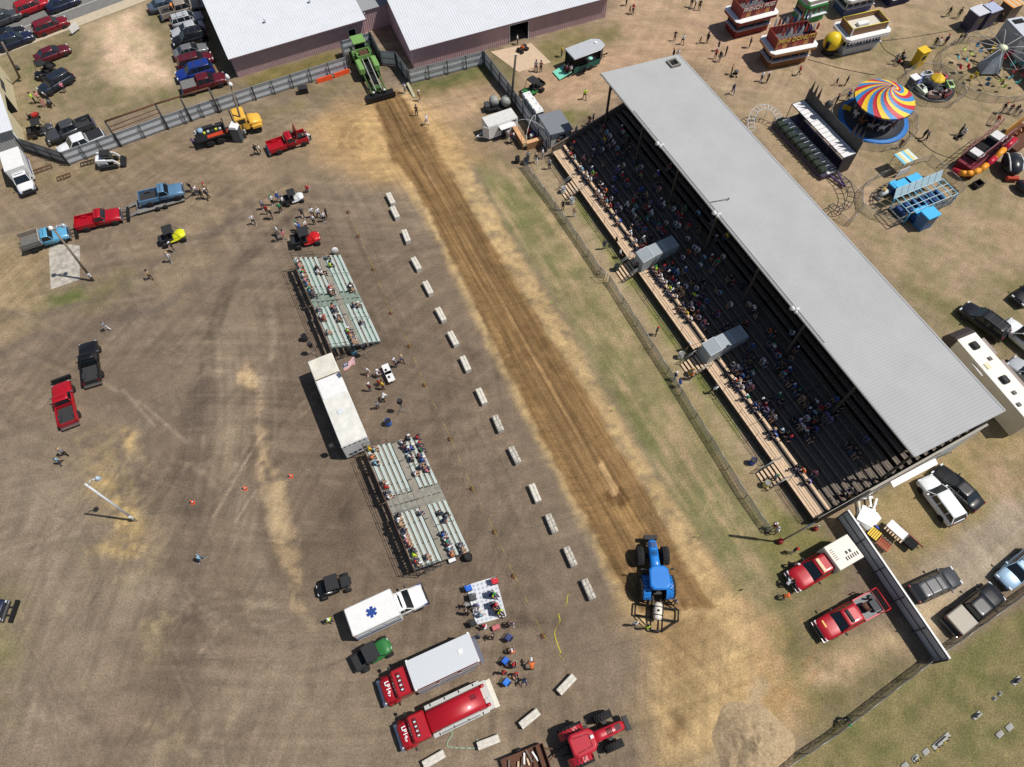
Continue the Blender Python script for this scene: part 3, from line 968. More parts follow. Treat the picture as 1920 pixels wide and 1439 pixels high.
# steps up from the walk, each with handrails
for u in (5.6, 19.3, 33.2, 46.9):
    st = build('steps', MB().bar((u - 0.95, -0.02, 0.9), (u - 0.95, -1.75, 0.02), 0.06, 0.2), stand_dark, stand)
    build('stringer', MB().bar((u + 0.95, -0.02, 0.9), (u + 0.95, -1.75, 0.02), 0.06, 0.2), stand_dark, st)
    for j in range(5):
        build('tread', MB().box((u, -0.2 - j * 0.36, 0.86 - j * 0.18), (1.84, 0.25, 0.05)), plank_new, st)
    for s in (-1, 1):
        q = MB()
        q.path([(u + s * 1.0, 0.6, 1.0), (u + s * 1.0, 0.6, 1.9), (u + s * 1.0, 0, 1.9), (u + s * 1.0, -1.8, 1.0), (u + s * 1.0, -1.8, 0)], 0.03)
        q.path([(u + s * 1.0, 0.6, 1.5), (u + s * 1.0, 0, 1.5), (u + s * 1.0, -1.8, 0.6)], 0.025)
        q.path([(u + s * 1.0, -0.9, 0.5), (u + s * 1.0, -0.9, 1.45)], 0.025)
        build('handrail', q, steel, st)
# low pipe rail along the deck edge and one on the grass
GAPS = [(-0.6, 4.5), (6.7, 18.2), (20.4, 32.1), (34.3, 45.8), (48.0, SL)]
for a, b in GAPS:
    q = MB()
    n = max(2, int((b - a) / 2.3))
    for x in np.linspace(a + 0.1, b - 0.1, n):
        q.tube((x, 0.06, 1.0), (x, 0.06, 1.95), 0.025, n=6)
    for z in (1.5, 1.95):
        q.tube((a + 0.1, 0.06, z), (b - 0.1, 0.06, z), 0.018, n=6)
    build('deck_railing', q, galv_dark, stand)
    q = MB()
    for x in np.linspace(a + 0.3, b - 0.3, n):
        q.tube((x, -0.75, 0), (x, -0.75, 0.62), 0.03, n=6)
    for z in (0.3, 0.62):
        q.tube((a + 0.3, -0.75, z), (b - 0.3, -0.75, z), 0.025, n=6)
    build('ground_rail', q, galv_dark, stand)
# floodlights on the roof edge, with a cable
for px, py in ((1241, 272), (1347, 402), (1497, 579)):
    u, v = stand_uv(G(px, py, 10.1))
    q = MB().box((0, 0.1, 0.02), (0.25, 0.3, 0.16)).tube((0, 0, 0.1), (0, -0.5, 0.35), 0.04)
    fl = build('floodlight', q, galv, stand, (u, ROOF_F[0] + 0.15, 10.02))
    q = MB().lathe([(0.08, 0.25), (0.2, 0.1), (0.27, -0.08), (0.26, -0.1)], 12, (-0.2, -0.5, 0.3))
    q.lathe([(0.06, 0.2), (0.14, 0.05), (0.18, -0.08)], 10, (0.3, -0.45, 0.28))
    build('lamp_head', q, white, fl)
build('roof_cable', MB().path([(u_, 6.3, 10.06) for u_ in np.linspace(6, 40, 40)], 0.025, 5), black, stand)
build('antenna', MB().tube((21.2, 6.4, 10.05), (21.6, 8.4, 10.0), 0.03, n=6).box((21.6, 8.4, 10.0), (0.12, 0.12, 0.16)), galv_dark, stand)

# ------------------------------------------------------------------ metal barns and other buildings
PINK = pm('faded_maroon_siding', rgb(184, 156, 160), 0.6, 0.05, 0.1, 0.8)
BARN_ROOF = pm('white_barn_roof', rgb(204, 207, 211), 0.8, 0, 0.05, 0.5, spec=0.2)
trim_dark = pm('dark_opening', rgb(20, 20, 22), 0.9)

def barn(name, label, org, rz, L, D, h, rise, wall, roofm, openings=(), over=0.35, over_front=None, door_part='door_opening', cat='barn'):
    t = thing(name, label, cat, org, rz)
    of = over if over_front is None else over_front
    xs = [0.0]
    for a, b, zt in sorted(openings):
        xs += [a, b]
    xs.append(L)
    opened = {(a, b): zt for a, b, zt in openings}
    for a, b in zip(xs, xs[1:]):
        if (a, b) in opened:
            zt = opened[(a, b)]
            build('wall_panel', corr_wall((a, 0), (b, 0), zt, h, h), wall, t)
            q = MB()
            q.add([(a, 0.02, 0), (b, 0.02, 0), (b, 0.02, zt), (a, 0.02, zt), (a, 4, 0), (b, 4, 0), (b, 4, zt), (a, 4, zt)], [(4, 5, 6, 7), (0, 4, 7, 3), (5, 1, 2, 6), (3, 7, 6, 2)])
            dr = build(door_part, q, trim_dark, t)
            build('frame', MB().box((a, -0.03, zt / 2), (0.08, 0.1, zt)).box((b, -0.03, zt / 2), (0.08, 0.1, zt)).box(((a + b) / 2, -0.03, zt + 0.04), (b - a + 0.08, 0.1, 0.08)), galv, dr)
        else:
            n = max(1, round((b - a) / 6))
            for i in range(n):
                build('wall_panel', corr_wall((a + (b - a) * i / n, 0), (a + (b - a) * (i + 1) / n, 0), 0, h, h), wall, t)
    m = D / 2
    for x, s in ((0, 1), (L, -1)):
        for (ya, yb, za, zb) in ((0, m, h, h + rise), (m, D, h + rise, h)):
            if s == 1:
                build('gable_panel', corr_wall((x, yb), (x, ya), 0, zb, za), wall, t)
            else:
                build('gable_panel', corr_wall((x, ya), (x, yb), 0, za, zb), wall, t)
    build('wall_panel', corr_wall((L, D), (0, D), 0, h, h), wall, t)
    dz = rise * of / m
    build('roof', corr_roof(-over, L + over, (-of, h + 0.08 - dz), (m, h + rise + 0.08), 0.35, 0.03), roofm, t)
    q = corr_roof(-over, L + over, (-(D + over), h + 0.08 - dz), (-m, h + rise + 0.08), 0.35, 0.03)
    q.v = [(x, -y, z) for x, y, z in q.v]
    q.f = [f[::-1] for f in q.f]
    build('roof', q, roofm, t)
    build('ridge_cap', MB().box((L / 2, m, h + rise + 0.12), (L + 2 * over, 0.4, 0.06)), roofm, t)
    build('eave_trim', MB().box((L / 2, -of - 0.03, h + 0.03 - dz), (L + 2 * over, 0.05, 0.16)), pm('eave_trim', rgb(120, 100, 104), 0.6), t)
    return t

b1 = G(447, 146)
BD = ang(G(437, 106, 3), G(703, 28, 3))
bn = barn('metal_barn', 'white-roofed barn with faded maroon ribbed walls behind the parked cars', b1, BD, 18.7, 22, 3.3, 2.0, PINK, BARN_ROOF, [(16.3, 17.4, 2.1)], over_front=0.55)
for x, y in ((6.2, 3.6), (13.0, 4.8)):
    build('roof_vent', MB().lathe([(0.09, 0), (0.09, 0.35), (0.2, 0.4), (0.05, 0.52)], 10, (x, y, 3.5 + 2 * y / 11)), galv, bn)
b2 = G(777, 130)
BD2 = ang(G(775, 101, 3), G(1145, 2, 3))
bn = barn('metal_barn', 'white-roofed barn with faded maroon walls and a wide dark doorway facing the fairground', b2, BD2, 29.5, 24, 3.3, 2.2, PINK, BARN_ROOF, [(14.3, 17.2, 2.7)], over_front=0.5)
c1 = b1 + Vector((math.cos(BD), math.sin(BD), 0)) * 18.75 + Vector((-math.sin(BD), math.cos(BD), 0)) * 1.5
lk = thing('link_building', 'narrow grey-roofed link between the two maroon barns', 'building', c1, BD)
wgap = 5.2
build('wall_panel', corr_wall((0, 0), (wgap, 0), 0, 3.2, 3.2), PINK, lk)
build('roof', corr_roof(-0.05, wgap + 0.4, (-0.2, 3.3), (14, 3.9), 0.35, 0.03), pm('grey_link_roof', rgb(150, 152, 154), 0.7), lk)
build('wall_lamp', MB().box((0.7, -0.1, 2.9), (0.18, 0.2, 0.14)), white, lk)

# cream building at the left edge
cb = G(50, 283)
CBD = math.radians(26)
t = thing('storage_building', 'cream metal building with white roof and open doorway at the left edge', 'building', cb, CBD)
CREAM = pm('cream_siding', rgb(206, 196, 164), 0.6, 0.05, 0.08, 1)
GREY = pm('grey_siding', rgb(176, 178, 176), 0.6, 0.05, 0.1, 1)
W_, Dp, eh, rr = 16.0, 14.5, 3.6, 1.7
for i in range(3):
    build('wall_panel', corr_wall((-W_ + i * W_ / 3, 0), (-W_ + (i + 1) * W_ / 3, 0), 0, eh, eh), GREY, t)
mid = Dp / 2

def gz(y):
    return eh + rr * (1 - abs(y - mid) / mid)

door = (4.6, 8.0, 2.9)
build('gable_panel', corr_wall((0, 0), (0, door[0]), 0, gz(0), gz(door[0])), CREAM, t)
build('gable_panel', corr_wall((0, door[0]), (0, mid), door[2], gz(door[0]), gz(mid)), CREAM, t)
build('gable_panel', corr_wall((0, mid), (0, door[1]), door[2], gz(mid), gz(door[1])), CREAM, t)
build('gable_panel', corr_wall((0, door[1]), (0, Dp), 0, gz(door[1]), gz(Dp)), CREAM, t)
q = MB()
q.add([(-0.02, door[0], 0), (-0.02, door[1], 0), (-0.02, door[1], door[2]), (-0.02, door[0], door[2]), (-5, door[0], 0), (-5, door[1], 0), (-5, door[1], door[2]), (-5, door[0], door[2])], [(7, 6, 5, 4), (3, 7, 4, 0), (6, 2, 1, 5), (2, 6, 7, 3)])
build('door_opening', q, trim_dark, t)
build('sign_board', MB().box((0.08, 9.6, 3.0), (0.06, 2.0, 0.8)), pm('dark_sign', rgb(60, 64, 70), 0.6), t)
q = corr_roof(-W_, 0.4, (-0.4, eh - 0.02), (mid, eh + rr + 0.08), 0.35, 0.03)
build('roof', q, BARN_ROOF, t)
q = corr_roof(-W_, 0.4, (-(Dp + 0.4), eh - 0.02), (-mid, eh + rr + 0.08), 0.35, 0.03)
q.v = [(x, -y, z) for x, y, z in q.v]
q.f = [f[::-1] for f in q.f]
build('roof', q, BARN_ROOF, t)
build('downpipe', MB().tube((0.1, -0.1, 0), (0.1, -0.1, 3.4), 0.05), galv, t)

# ------------------------------------------------------------------ fences
def sheet_fence(label, pts, h=2.0, bay=2.6, flip=False, mat=None, name='metal_fence', rails=3, group=None):
    P = [Vector((p[0], p[1], 0)) for p in pts]
    t = thing(name, label, 'fence', P[0], 0, group)
    mat = mat or galv
    for a, b in zip(P, P[1:]):
        L = (b - a).length
        d = (b - a).normalized()
        nr = Vector((d.y, -d.x, 0)) * (-1 if flip else 1)
        n = max(1, round(L / bay))
        for i in range(n):
            s, e = a + d * (L * i / n) - P[0], a + d * (L * (i + 1) / n) - P[0]
            if flip:
                q = corr_wall(e, s, 0.05, h + RND.uniform(-0.02, 0.02), h, 0.23, 0.02)
            else:
                q = corr_wall(s, e, 0.05, h, h + RND.uniform(-0.02, 0.02), 0.23, 0.02)
            build('panel', q, mat, t)
            for k in range(rails):
                z = 0.22 + (h - 0.3) * k / max(1, rails - 1)
                build('rail', MB().bar(s + nr * 0.08 + Vector((0, 0, z)), e + nr * 0.08 + Vector((0, 0, z)), 0.05, 0.06), galv_dark, t)
            c = s + nr * 0.2
            build('post', MB().box((c.x, c.y, h / 2 + 0.05), (0.1, 0.1, h + 0.1), ang(s, e)), galv_dark, t)
        c = b - P[0] + nr * 0.2
        build('post', MB().box((c.x, c.y, h / 2 + 0.05), (0.13, 0.13, h + 0.1)), galv_dark, t)
    return t

def gp(*pp):
    return [G(*p) for p in pp]

sheet_fence('short metal fence run in shade beside the white box van', gp((50, 282), (131, 309)), 2.0, 2.0, mat=pm('shaded_side_sheet', rgb(166, 170, 172), 0.6, 0.1))  # darker copy of the fence sheet, shade put into its colour
sheet_fence('long silver sheet fence with dark posts behind the yellow truck', gp((131, 309), (228, 274), (316, 242), (480, 187), (653, 132)), 2.05, 2.5)
sheet_fence('silver sheet fence corner behind the green sled cab', gp((655, 130), (643, 104), (699, 86)), 2.1, 2.2)
sheet_fence('dark jogged fence screen between the sled and the maroon barn', gp((699, 86), (717, 122), (746, 125), (769, 157)), 2.2, 2.2)
sheet_fence('silver sheet fence in front of the maroon barn wall', gp((769, 157), (908, 121)), 2.1, 2.6)
sheet_fence('sheet fence running from the barn to the grandstand shed', gp((908, 121), (955, 182), (1026, 285)), 2.1, 2.4)
FB = pm('dark_blue_grey_sheet', rgb(196, 204, 212), 0.55, 0.2, 0.12, 1)
# billboard-like screen beyond the stand
sheet_fence('blue-grey braced fence screen between the red trucks and the parked cars', gp((1570, 972), (1752, 1242)), 2.4, 2.9, mat=FB, name='fence_screen')
fs_ = gp((1570, 972), (1752, 1242))
build('top_cap', MB().bar((0, 0, 2.44), fs_[1] - fs_[0] + Vector((0, 0, 2.44)), 0.16, 0.06), white, [o for o in COL.objects if o.name.startswith('fence_screen')][0])
# overhead pipe frame over the fence by the car park
t = thing('pipe_frame', 'tall rusty pipe gateway frame over the silver fence', 'frame', G(226, 274))
o = G(226, 274)
pts = [G(*p) - o for p in ((226, 274), (316, 242), (360, 228), (412, 212))]
tops = [p + Vector((0, 0, 3.9)) for p in pts]
for p, q_ in zip(pts, tops):
    build('post', MB().tube(p, q_, 0.11), galv_dark, t)
for a, b in zip(tops, tops[1:]):
    build('top_pipe', MB().tube(a, b, 0.12), rust, t)
build('lower_pipe', MB().tube(tops[0] - Vector((0, 0, 0.9)), tops[1] - Vector((0, 0, 0.7)), 0.05), rust, t)
build('lower_pipe', MB().tube(tops[0] - Vector((0, 0, 1.5)), tops[1] - Vector((0, 0, 1.3)), 0.05), rust, t)

# chain link fences
CHAIN = see_through('chain_link', rgb(176, 184, 190), 0.6, 9.0)

def chain_fence(label, pts, h=1.2, bay=3.0, closed=False, alpha_m=None, post_r=0.03, name='chain_link_fence', group=None, top_r=0.03):
    P = [Vector((p[0], p[1], 0)) for p in pts]
    t = thing(name, label, 'fence', P[0], 0, group)
    o = P[0]
    run = P + ([P[0]] if closed else [])
    for a, b in zip(run, run[1:]):
        L = (b - a).length
        n = max(1, round(L / bay))
        for i in range(n):
            s, e = a.lerp(b, i / n) - o, a.lerp(b, (i + 1) / n) - o
            build('mesh_panel', MB().add([s + Vector((0, 0, 0.05)), e + Vector((0, 0, 0.05)), e + Vector((0, 0, h - 0.03)), s + Vector((0, 0, h - 0.03))], [(0, 1, 2, 3)]), alpha_m or CHAIN, t)
            build('post', MB().tube(s, s + Vector((0, 0, h + 0.04)), post_r, n=6), galv_dark, t)
            build('top_rail', MB().tube(s + Vector((0, 0, h)), e + Vector((0, 0, h)), top_r, n=6), steel, t)
    if not closed:
        e = P[-1] - o
        build('post', MB().tube(e, e + Vector((0, 0, h + 0.04)), post_r, n=6), galv_dark, t)
    return t

chain_fence('long chain link fence between the lawn and the grandstand walk', gp((982, 315), (1060, 420), (1124, 514), (1133, 522)), 1.2, 2.6)
chain_fence('near stretch of chain link fence beside the grandstand walk, past the gate', gp((1141, 530), (1250, 700), (1330, 830), (1395, 935), (1440, 1000)), 1.2, 3.0)
chain_fence('chain link boundary fence between the yard and the burial ground', gp((1450, 1450), (1560, 1378), (1735, 1243), (1830, 1175), (1935, 1100)), 1.35, 3.0, alpha_m=see_through('screened_mesh', rgb(160, 160, 158), 0.7, 6.0))
gt = thing('fence_gate', 'narrow pipe gate standing in the chain link fence by the lawn', 'gate', G(1124, 516), pang((1124, 516), (1133, 524)))
build('gate_frame', MB().path([(0, -0.5, 0), (0, -0.5, 1.3), (1.1, -0.5, 1.3), (1.1, -0.5, 0)], 0.03), galv_dark, gt)
build('gate_frame', MB().path([(0, 0.0, 0), (0, 0, 1.3), (1.1, 0, 1.3), (1.1, 0, 0)], 0.03), steel, gt)
# ------------------------------------------------------------------ portable bleachers
ALU = pm('aluminium_plank', rgb(180, 191, 185), 0.55, 0.1, 0.08, 2)
FOOT_G = pm('green_footboard', rgb(134, 160, 146), 0.6, 0.1, 0.3, 2)
FOOT_B = pm('brown_footboard', rgb(140, 134, 122), 0.8, 0, 0.25, 2)
BL_ROWS = 9

def bl_seat(r):
    y = 2.45 - 0.5 * r - (0.65 if r >= 4 else 0)
    return y, 0.45 + 0.25 * r + (0.08 if r >= 4 else 0)

def bleacher(label, quadpx, LB, foot):
    c = sum((G(*p) for p in quadpx), Vector()) / 4
    c.z = 0
    t = thing('bleacher', label, 'bleacher', c, UANG, 'portable bleachers beside the track')
    h = LB / 2
    for r in range(BL_ROWS):
        y, z = bl_seat(r)
        for s in (-1, 1):
            a, b = (0.95, h - 0.1)
            build('seat_plank', MB().box((s * (a + b) / 2, y, z), (b - a, 0.28, 0.045)), ALU, t)
            build('foot_plank', MB().box((s * (a + b) / 2, y - 0.25, z - 0.13), (b - a, 0.24, 0.04)), foot if (r + s) % 3 else FOOT_B, t)
        build('aisle_step', MB().box((0, y - 0.05, z - 0.21), (1.8, 0.48, 0.05)), pm('aisle_deck_' + foot.name, rgb(128, 142, 130) if foot is FOOT_G else rgb(140, 138, 128), 0.7, 0.1, 0.3, 2), t)
    y4 = bl_seat(3)[0] - 0.62
    build('cross_aisle', MB().box((0, y4, bl_seat(3)[1] - 0.05), (LB - 0.2, 0.62, 0.05)), FOOT_B, t)
    yb, zb = bl_seat(8)
    yf, zf = bl_seat(0)
    for x in np.linspace(-h + 0.1, h - 0.1, 7):
        q = MB()
        q.bar((x, yf, 0.1), (x, yb, 0.1), 0.07, 0.07)
        q.bar((x, yf, zf - 0.15), (x, yb, zb - 0.25), 0.07, 0.09)
        q.bar((x, yb - 0.1, 0), (x, yb - 0.1, zb), 0.07, 0.07)
        q.bar((x, yb + 1.6, 0), (x, yb + 1.6, zb * 0.65), 0.06, 0.06)
        q.bar((x, yb - 0.1, 0.1), (x, yb + 1.6, zb * 0.6), 0.05, 0.05)
        build('support_frame', q, galv_dark, t)
    q = MB()
    for x in np.linspace(-h, h, 8):
        q.tube((x, yb - 0.35, 0.2), (x, yb - 0.35, zb + 1.0), 0.025, n=6)
    for z in (zb + 0.15, zb + 0.6, zb + 1.0):
        q.tube((-h, yb - 0.35, z), (h, yb - 0.35, z), 0.025, n=6)
    build('back_rail', q, rust, t)
    for s in (-1, 1):
        q = MB()
        for k in range(4):
            y = yb - 0.3 + k * 0.75
            z = zb - k * 0.33
            q.tube((s * h, y, 0.1), (s * h, y, z + 0.95), 0.025, n=6)
        for dz in (0.4, 0.95):
            q.tube((s * h, yb - 0.3, zb + dz), (s * h, yb + 1.95, zb - 1.0 + dz), 0.025, n=6)
        build('end_rail', q, galv_dark, t)
    for s in (-1, 1):
        q = MB()
        q.path([(s * 0.95, y4 - 0.2, 1.3), (s * 0.95, y4 - 0.2, 2.1), (s * 0.95, yb + 0.3, zb + 0.7), (s * 0.95, yb + 0.3, zb - 0.2)], 0.025)
        build('aisle_handrail', q, steel, t)
    for s in (-1, 1):
        q = MB()
        q.path([(s * h * 0.5 - 0.02, y4 + 0.4, 0.8), (s * h * 0.5 - 0.02, y4 + 0.4, 1.7), (s * h * 0.5 - 0.02, yf, zf + 0.5), (s * h * 0.5 - 0.02, yf, zf - 0.1)], 0.02)
        build('mid_rail', q, galv_dark, t)
    return t, c

BLEACH = []
BLEACH.append(bleacher('portable bleacher with green footboards and silver planks, farther up the track', [(552, 483, 3), (640, 470, .5), (702, 640, .5), (620, 655, 3)], 13.2, FOOT_G))
BLEACH.append(bleacher('portable bleacher with silver planks and a busy back row, nearer the ambulance', [(688, 842, 3), (769, 817, .5), (880, 1034, .5), (779, 1064, 3)], 13.0, FOOT_B))
q = MB().ell((0, 0, 0.35), (0.16, 0.42, 0.55), 14, 8)
o = build('oval_board', q, white, None, G(629, 474, 0.2), UANG)
tag(o, 'white oval board propped at the far front end of a bleacher', 'board')

# announcer's trailer between the bleachers
tc_ = sum((G(*p) for p in [(568, 682, 3.2), (622, 661, 3.2), (691, 822, 3.2), (645, 833, 3.2)]), Vector()) / 4
tr = thing('announcer_trailer', 'long pale box trailer parked between the two bleachers', 'trailer', (tc_.x, tc_.y, 0), UANG)
pale = pm('weathered_white_panel', rgb(214, 213, 204), 0.6, 0, 0.2, 0.9)
for s in (-1, 1):
    build('side_panel', MB().box((0, s * 1.27, 1.85), (10.4, 0.06, 2.6)), white, tr)
    build('end_panel', MB().box((s * 5.19, 0, 1.85), (0.05, 2.48, 2.6)), white, tr)
build('floor', MB().box((0, 0, 0.52), (10.3, 2.46, 0.1)), black, tr)
rf = build('roof', MB().rbox((1.2, 0, 3.17), (7.9, 2.56, 0.1), 0.03), pale, tr)
build('roof_hatch', MB().box((1.6, -0.1, 3.26), (0.5, 0.6, 0.09)), galv, rf)
rf2 = build('raised_roof', MB().rbox((-3.95, 0, 3.22), (2.4, 2.5, 0.2), 0.04), pm('cream_roof_panel', rgb(208, 204, 190), 0.6, 0, 0.2, 1), tr)
build('roof_seam', MB().box((-2.7, 0, 3.25), (0.06, 2.5, 0.08)), rust, rf2)
build('roof_sheet', MB().rbox((-1.45, 0, 3.25), (2.3, 2.4, 0.08), 0.02), white, tr)
for k in range(5):
    build('marker_light', MB().box((5.23, -1.0 + 0.5 * k, 3.0), (0.06, 0.16, 0.08)), trim_dark, tr)
for k in range(4):
    build('rear_vent', MB().box((5.23, -0.8 + 0.5 * k, 1.1 + 0.06 * k), (0.05, 0.34, 0.22)), trim_dark, tr)
for x in (1.6, 2.5):
    for s in (-1, 1):
        w = build('wheel', MB().lathe([(0.1, -0.12), (0.4, -0.12), (0.44, -0.06), (0.44, 0.06), (0.4, 0.12), (0.1, 0.12)], 16, (x, s * 1.1, 0.44), axis='y'), rubber, tr)
build('tongue', MB().bar((-5.2, 0.8, 0.5), (-6.6, 0, 0.5), 0.1, 0.12).bar((-5.2, -0.8, 0.5), (-6.6, 0, 0.5), 0.1, 0.12), black, tr)

# ------------------------------------------------------------------ concrete blocks
bq = MB()
prof = [(-0.31, 0), (0.31, 0), (0.31, 0.62), (0.22, 0.66), (0.06, 0.66), (0.04, 0.6), (-0.04, 0.6), (-0.06, 0.66), (-0.22, 0.66), (-0.31, 0.62)]
n_ = len(prof)
bq.loft([[(x, y, z) for y, z in prof] for x in (-0.92, -0.88, 0.88, 0.92)])
block_me = bq.mesh('concrete_block', concrete)
stain_m = pm('block_stained', rgb(190, 184, 172), 0.9, 0, 0.75, 3.5, 0.3)
BLK = [(733, 375, 'far end of the row'), (741, 401, ''), (762, 445, ''), (781, 497, ''), (803, 542, ''), (827, 592, ''), (850, 637, ''), (873, 684, ''), (903, 745, ''), (934, 796, ''), (965, 855, ''), (1003, 926, ''), (1034, 983, ''), (1069, 1045, ''), (1103, 1106, '')]
for i, (x, y, _) in enumerate(BLK):
    o = link('concrete_block', block_me, None, G(x, y, 0.3) - Vector((0, 0, 0.3)), UANG + RND.uniform(-0.06, 0.06) - 0.03, {0: stain_m if i in (9, 10, 12, 13, 14) else concrete})
    if i == 0:
        lb = 'concrete barrier block at the far end of the row along the track'
    elif i == len(BLK) - 1:
        lb = 'concrete barrier block at the near end of the track row'
    else:
        lb = '%s concrete barrier block counting from the far end of the track row' % ORD[i]
    tag(o, lb, 'concrete block', 'concrete blocks lining the track')
for (x, y, p, q_, lb) in ((1062, 1284, (1047, 1300), (1077, 1268), 'pale concrete block angled near the end of the yellow tape'), (993, 1348, (977, 1362), (1010, 1335), 'pale concrete block lying above the red tractor'), (916, 1392, (897, 1400), (938, 1384), 'concrete block with a green hose lying over it'), (814, 1424, (795, 1436), (836, 1412), 'concrete block at the bottom below the red tanker')):
    o = link('concrete_block', block_me, None, G(x, y, 0.3) - Vector((0, 0, 0.3)), pang(p, q_))
    tag(o, lb, 'concrete block', 'loose concrete blocks near the trucks')

# ------------------------------------------------------------------ tape posts and tape
tape_y = pm('yellow_tape', rgb(222, 208, 60), 0.5, 0, 0.08, 5)
PST = [(653, 399), (672, 444), (700, 506), (733, 588), (768, 650), (796, 723), (844, 824), (885, 917), (927, 998), (963, 1081), (1018, 1193)]
pq = MB().lathe([(0.14, 0.0), (0.3, 0.0), (0.34, 0.07), (0.3, 0.15), (0.18, 0.15)], 14).tube((0, 0, 0.02), (0, 0, 1.05), 0.018, n=6)
post_base = MB().lathe([(0.1, 0.0), (0.22, 0.0), (0.25, 0.06), (0.22, 0.12), (0.12, 0.12)], 14).mesh('rim_base', rust)
post_rod = MB().tube((0, 0, 0.05), (0, 0, 1.05), 0.018, n=6).mesh('rod', galv_dark)
for i, p in enumerate(PST):
    t = thing('tape_post', '%s tape post on a rusty rim base, counting from the far bleacher end' % ORD[i], 'post', G(*p), 0, 'tape posts along the track')
    link('rim_base', post_base, t)
    link('rod', post_rod, t)
q = MB()
tp = [G(*p) + Vector((0, 0, 0.98)) for p in PST] + [G(1058, 1240) + Vector((0, 0, 0.1))]
for a, b in zip(tp, tp[1:]):
    n = 8
    for i in range(n):
        s, e = i / n, (i + 1) / n
        A, B = a.lerp(b, s), a.lerp(b, e)
        A.z -= 0.25 * math.sin(math.pi * s)
        B.z -= 0.25 * math.sin(math.pi * e)
        tw = Vector((0.012 * math.cos(i), 0.008, 0.012))
        q.add([A - tw, B - tw, B + tw, A + tw], [(0, 1, 2, 3)])
o = build('barrier_tape', q, tape_y)
tag(o, 'yellow barrier tape strung from post to post beside the track', 'tape')
q = MB()
pp = [G(*p) + Vector((0, 0, 0.03)) for p in curve([(1074, 1105), (1065, 1115), (1062, 1135), (1048, 1151), (1050, 1165), (1040, 1188), (1052, 1225)], 4)]
for a, b in zip(pp, pp[1:]):
    w = Vector((0.035, 0.02, 0.02))
    q.add([a - w, b - w, b + w, a + w], [(0, 1, 2, 3)])
tag(build('loose_tape', q, tape_y), 'loose end of yellow tape trailing over the dirt below the last block row', 'tape')

# ------------------------------------------------------------------ poles
def lamp_pole(label, base, top, h, r, arm=None, steelish=False, heads=1):
    b, tp_ = G(*base), G(*top, h)
    t = thing('lamp_post', label, 'lamp post', b)
    build('pole', MB().tube((0, 0, 0), tp_ - b, r, r * 0.7, 10), galv if steelish else wood_pole, t)
    d = tp_ - b
    if arm:
        a = G(*arm, h + 0.3) - b
        build('arm', MB().path([d - d.normalized() * 0.4, (d + a) / 2 + Vector((0, 0, 0.2)), a], 0.05), galv, t)
        hd = build('lamp_head', MB().lathe([(0.08, 0.22), (0.14, 0.15), (0.28, -0.08), (0.26, -0.1), (0.08, -0.04)], 14, a), pm('lamp_reflector', rgb(190, 205, 218), 0.3, 0.3), t)
        build('bulb', MB().ell(a + Vector((0, 0, -0.08)), (0.09, 0.09, 0.1)), white, hd)
    build('junction_box', MB().box(d * 0.13 + Vector((0.12, -0.1, 0)), (0.2, 0.2, 0.5)), galv, t)
    return t

lamp_pole('slim grey lamp post standing in scattered straw on the left', (255, 977), (160, 908), 8.6, 0.12, (183, 897), True)
t = lamp_pole('timber lamp post rising beside the stained concrete slab', (175, 527), (99, 428), 8.2, 0.15, (119, 423))
build('floodlight', MB().lathe([(0.08, 0.25), (0.2, 0.1), (0.3, -0.1), (0.2, -0.12)], 12, G(95, 428, 8.3) - G(175, 527)), white, t)
t = lamp_pole('timber lamp post in front of the silver fence by the yellow truck', (461, 259), (430, 150), 7.8, 0.14)
a = G(430, 150, 7.8) - G(461, 259)
build('floodlight', MB().lathe([(0.1, 0.25), (0.2, 0.1), (0.32, -0.12), (0.2, -0.14)], 12, a + Vector((0.1, -0.4, -0.3))), white, t)
build('floodlight', MB().lathe([(0.1, 0.4), (0.2, 0.2), (0.3, -0.1), (0.2, -0.14)], 12, a + Vector((-0.2, 0.2, 0.2))), white, t)
t = thing('utility_pole', 'dark timber utility pole beside the long fence by the snack trailer', 'pole', G(957, 205))
build('pole', MB().tube((0, 0, 0), G(967, 104, 7.4) - G(957, 205), 0.17, 0.13, 10), pm('dark_pole', rgb(84, 78, 72), 0.9, 0, 0.2, 5), t)
build('insulator', MB().box(G(967, 104, 7.3) - G(957, 205), (0.5, 0.1, 0.1)), white, t)
t = thing('utility_pole', 'timber pole at the top left beside the cream building', 'pole', G(37, 146))
build('pole', MB().tube((0, 0, 0), G(4, 80, 7) - G(37, 146), 0.15, 0.12, 10), wood_pole, t)
build('transformer', MB().lathe([(0.05, -0.3), (0.22, -0.3), (0.22, 0.3), (0.05, 0.34)], 10, (G(4, 80, 7) - G(37, 146)) * 0.3 + Vector((0.35, 0, 0))), galv_dark, t)
t = thing('utility_pole', 'tall leaning pole with red padded foot at the near end of the grandstand', 'pole', G(1461, 1017))
e = G(1632, 922, 13.0) - G(1461, 1017)
build('pole', MB().tube((0, 0, 0), e * 0.45, 0.09, 0.09, 10), steel, t)
build('upper_pole', MB().tube(e * 0.45, e, 0.15, 0.14, 10), pm('dark_pole', rgb(84, 78, 72)), t)
build('foot_pad', MB().lathe([(0.1, 0), (0.26, 0), (0.28, 0.2), (0.24, 0.6), (0.1, 0.65)], 12), pm('red_pad', rgb(140, 34, 40), 0.6), t)
t = thing('padded_bollard', 'red padded post foot on the grass beside the grandstand corner', 'bollard', G(1527, 993))
build('pad', MB().lathe([(0.08, 0), (0.2, 0), (0.22, 0.2), (0.2, 0.5), (0.08, 0.55)], 12), pm('red_pad', rgb(140, 34, 40), 0.6), t)
build('post', MB().tube((0, 0, 0), (0, 0, 1.2), 0.06), steel, t)

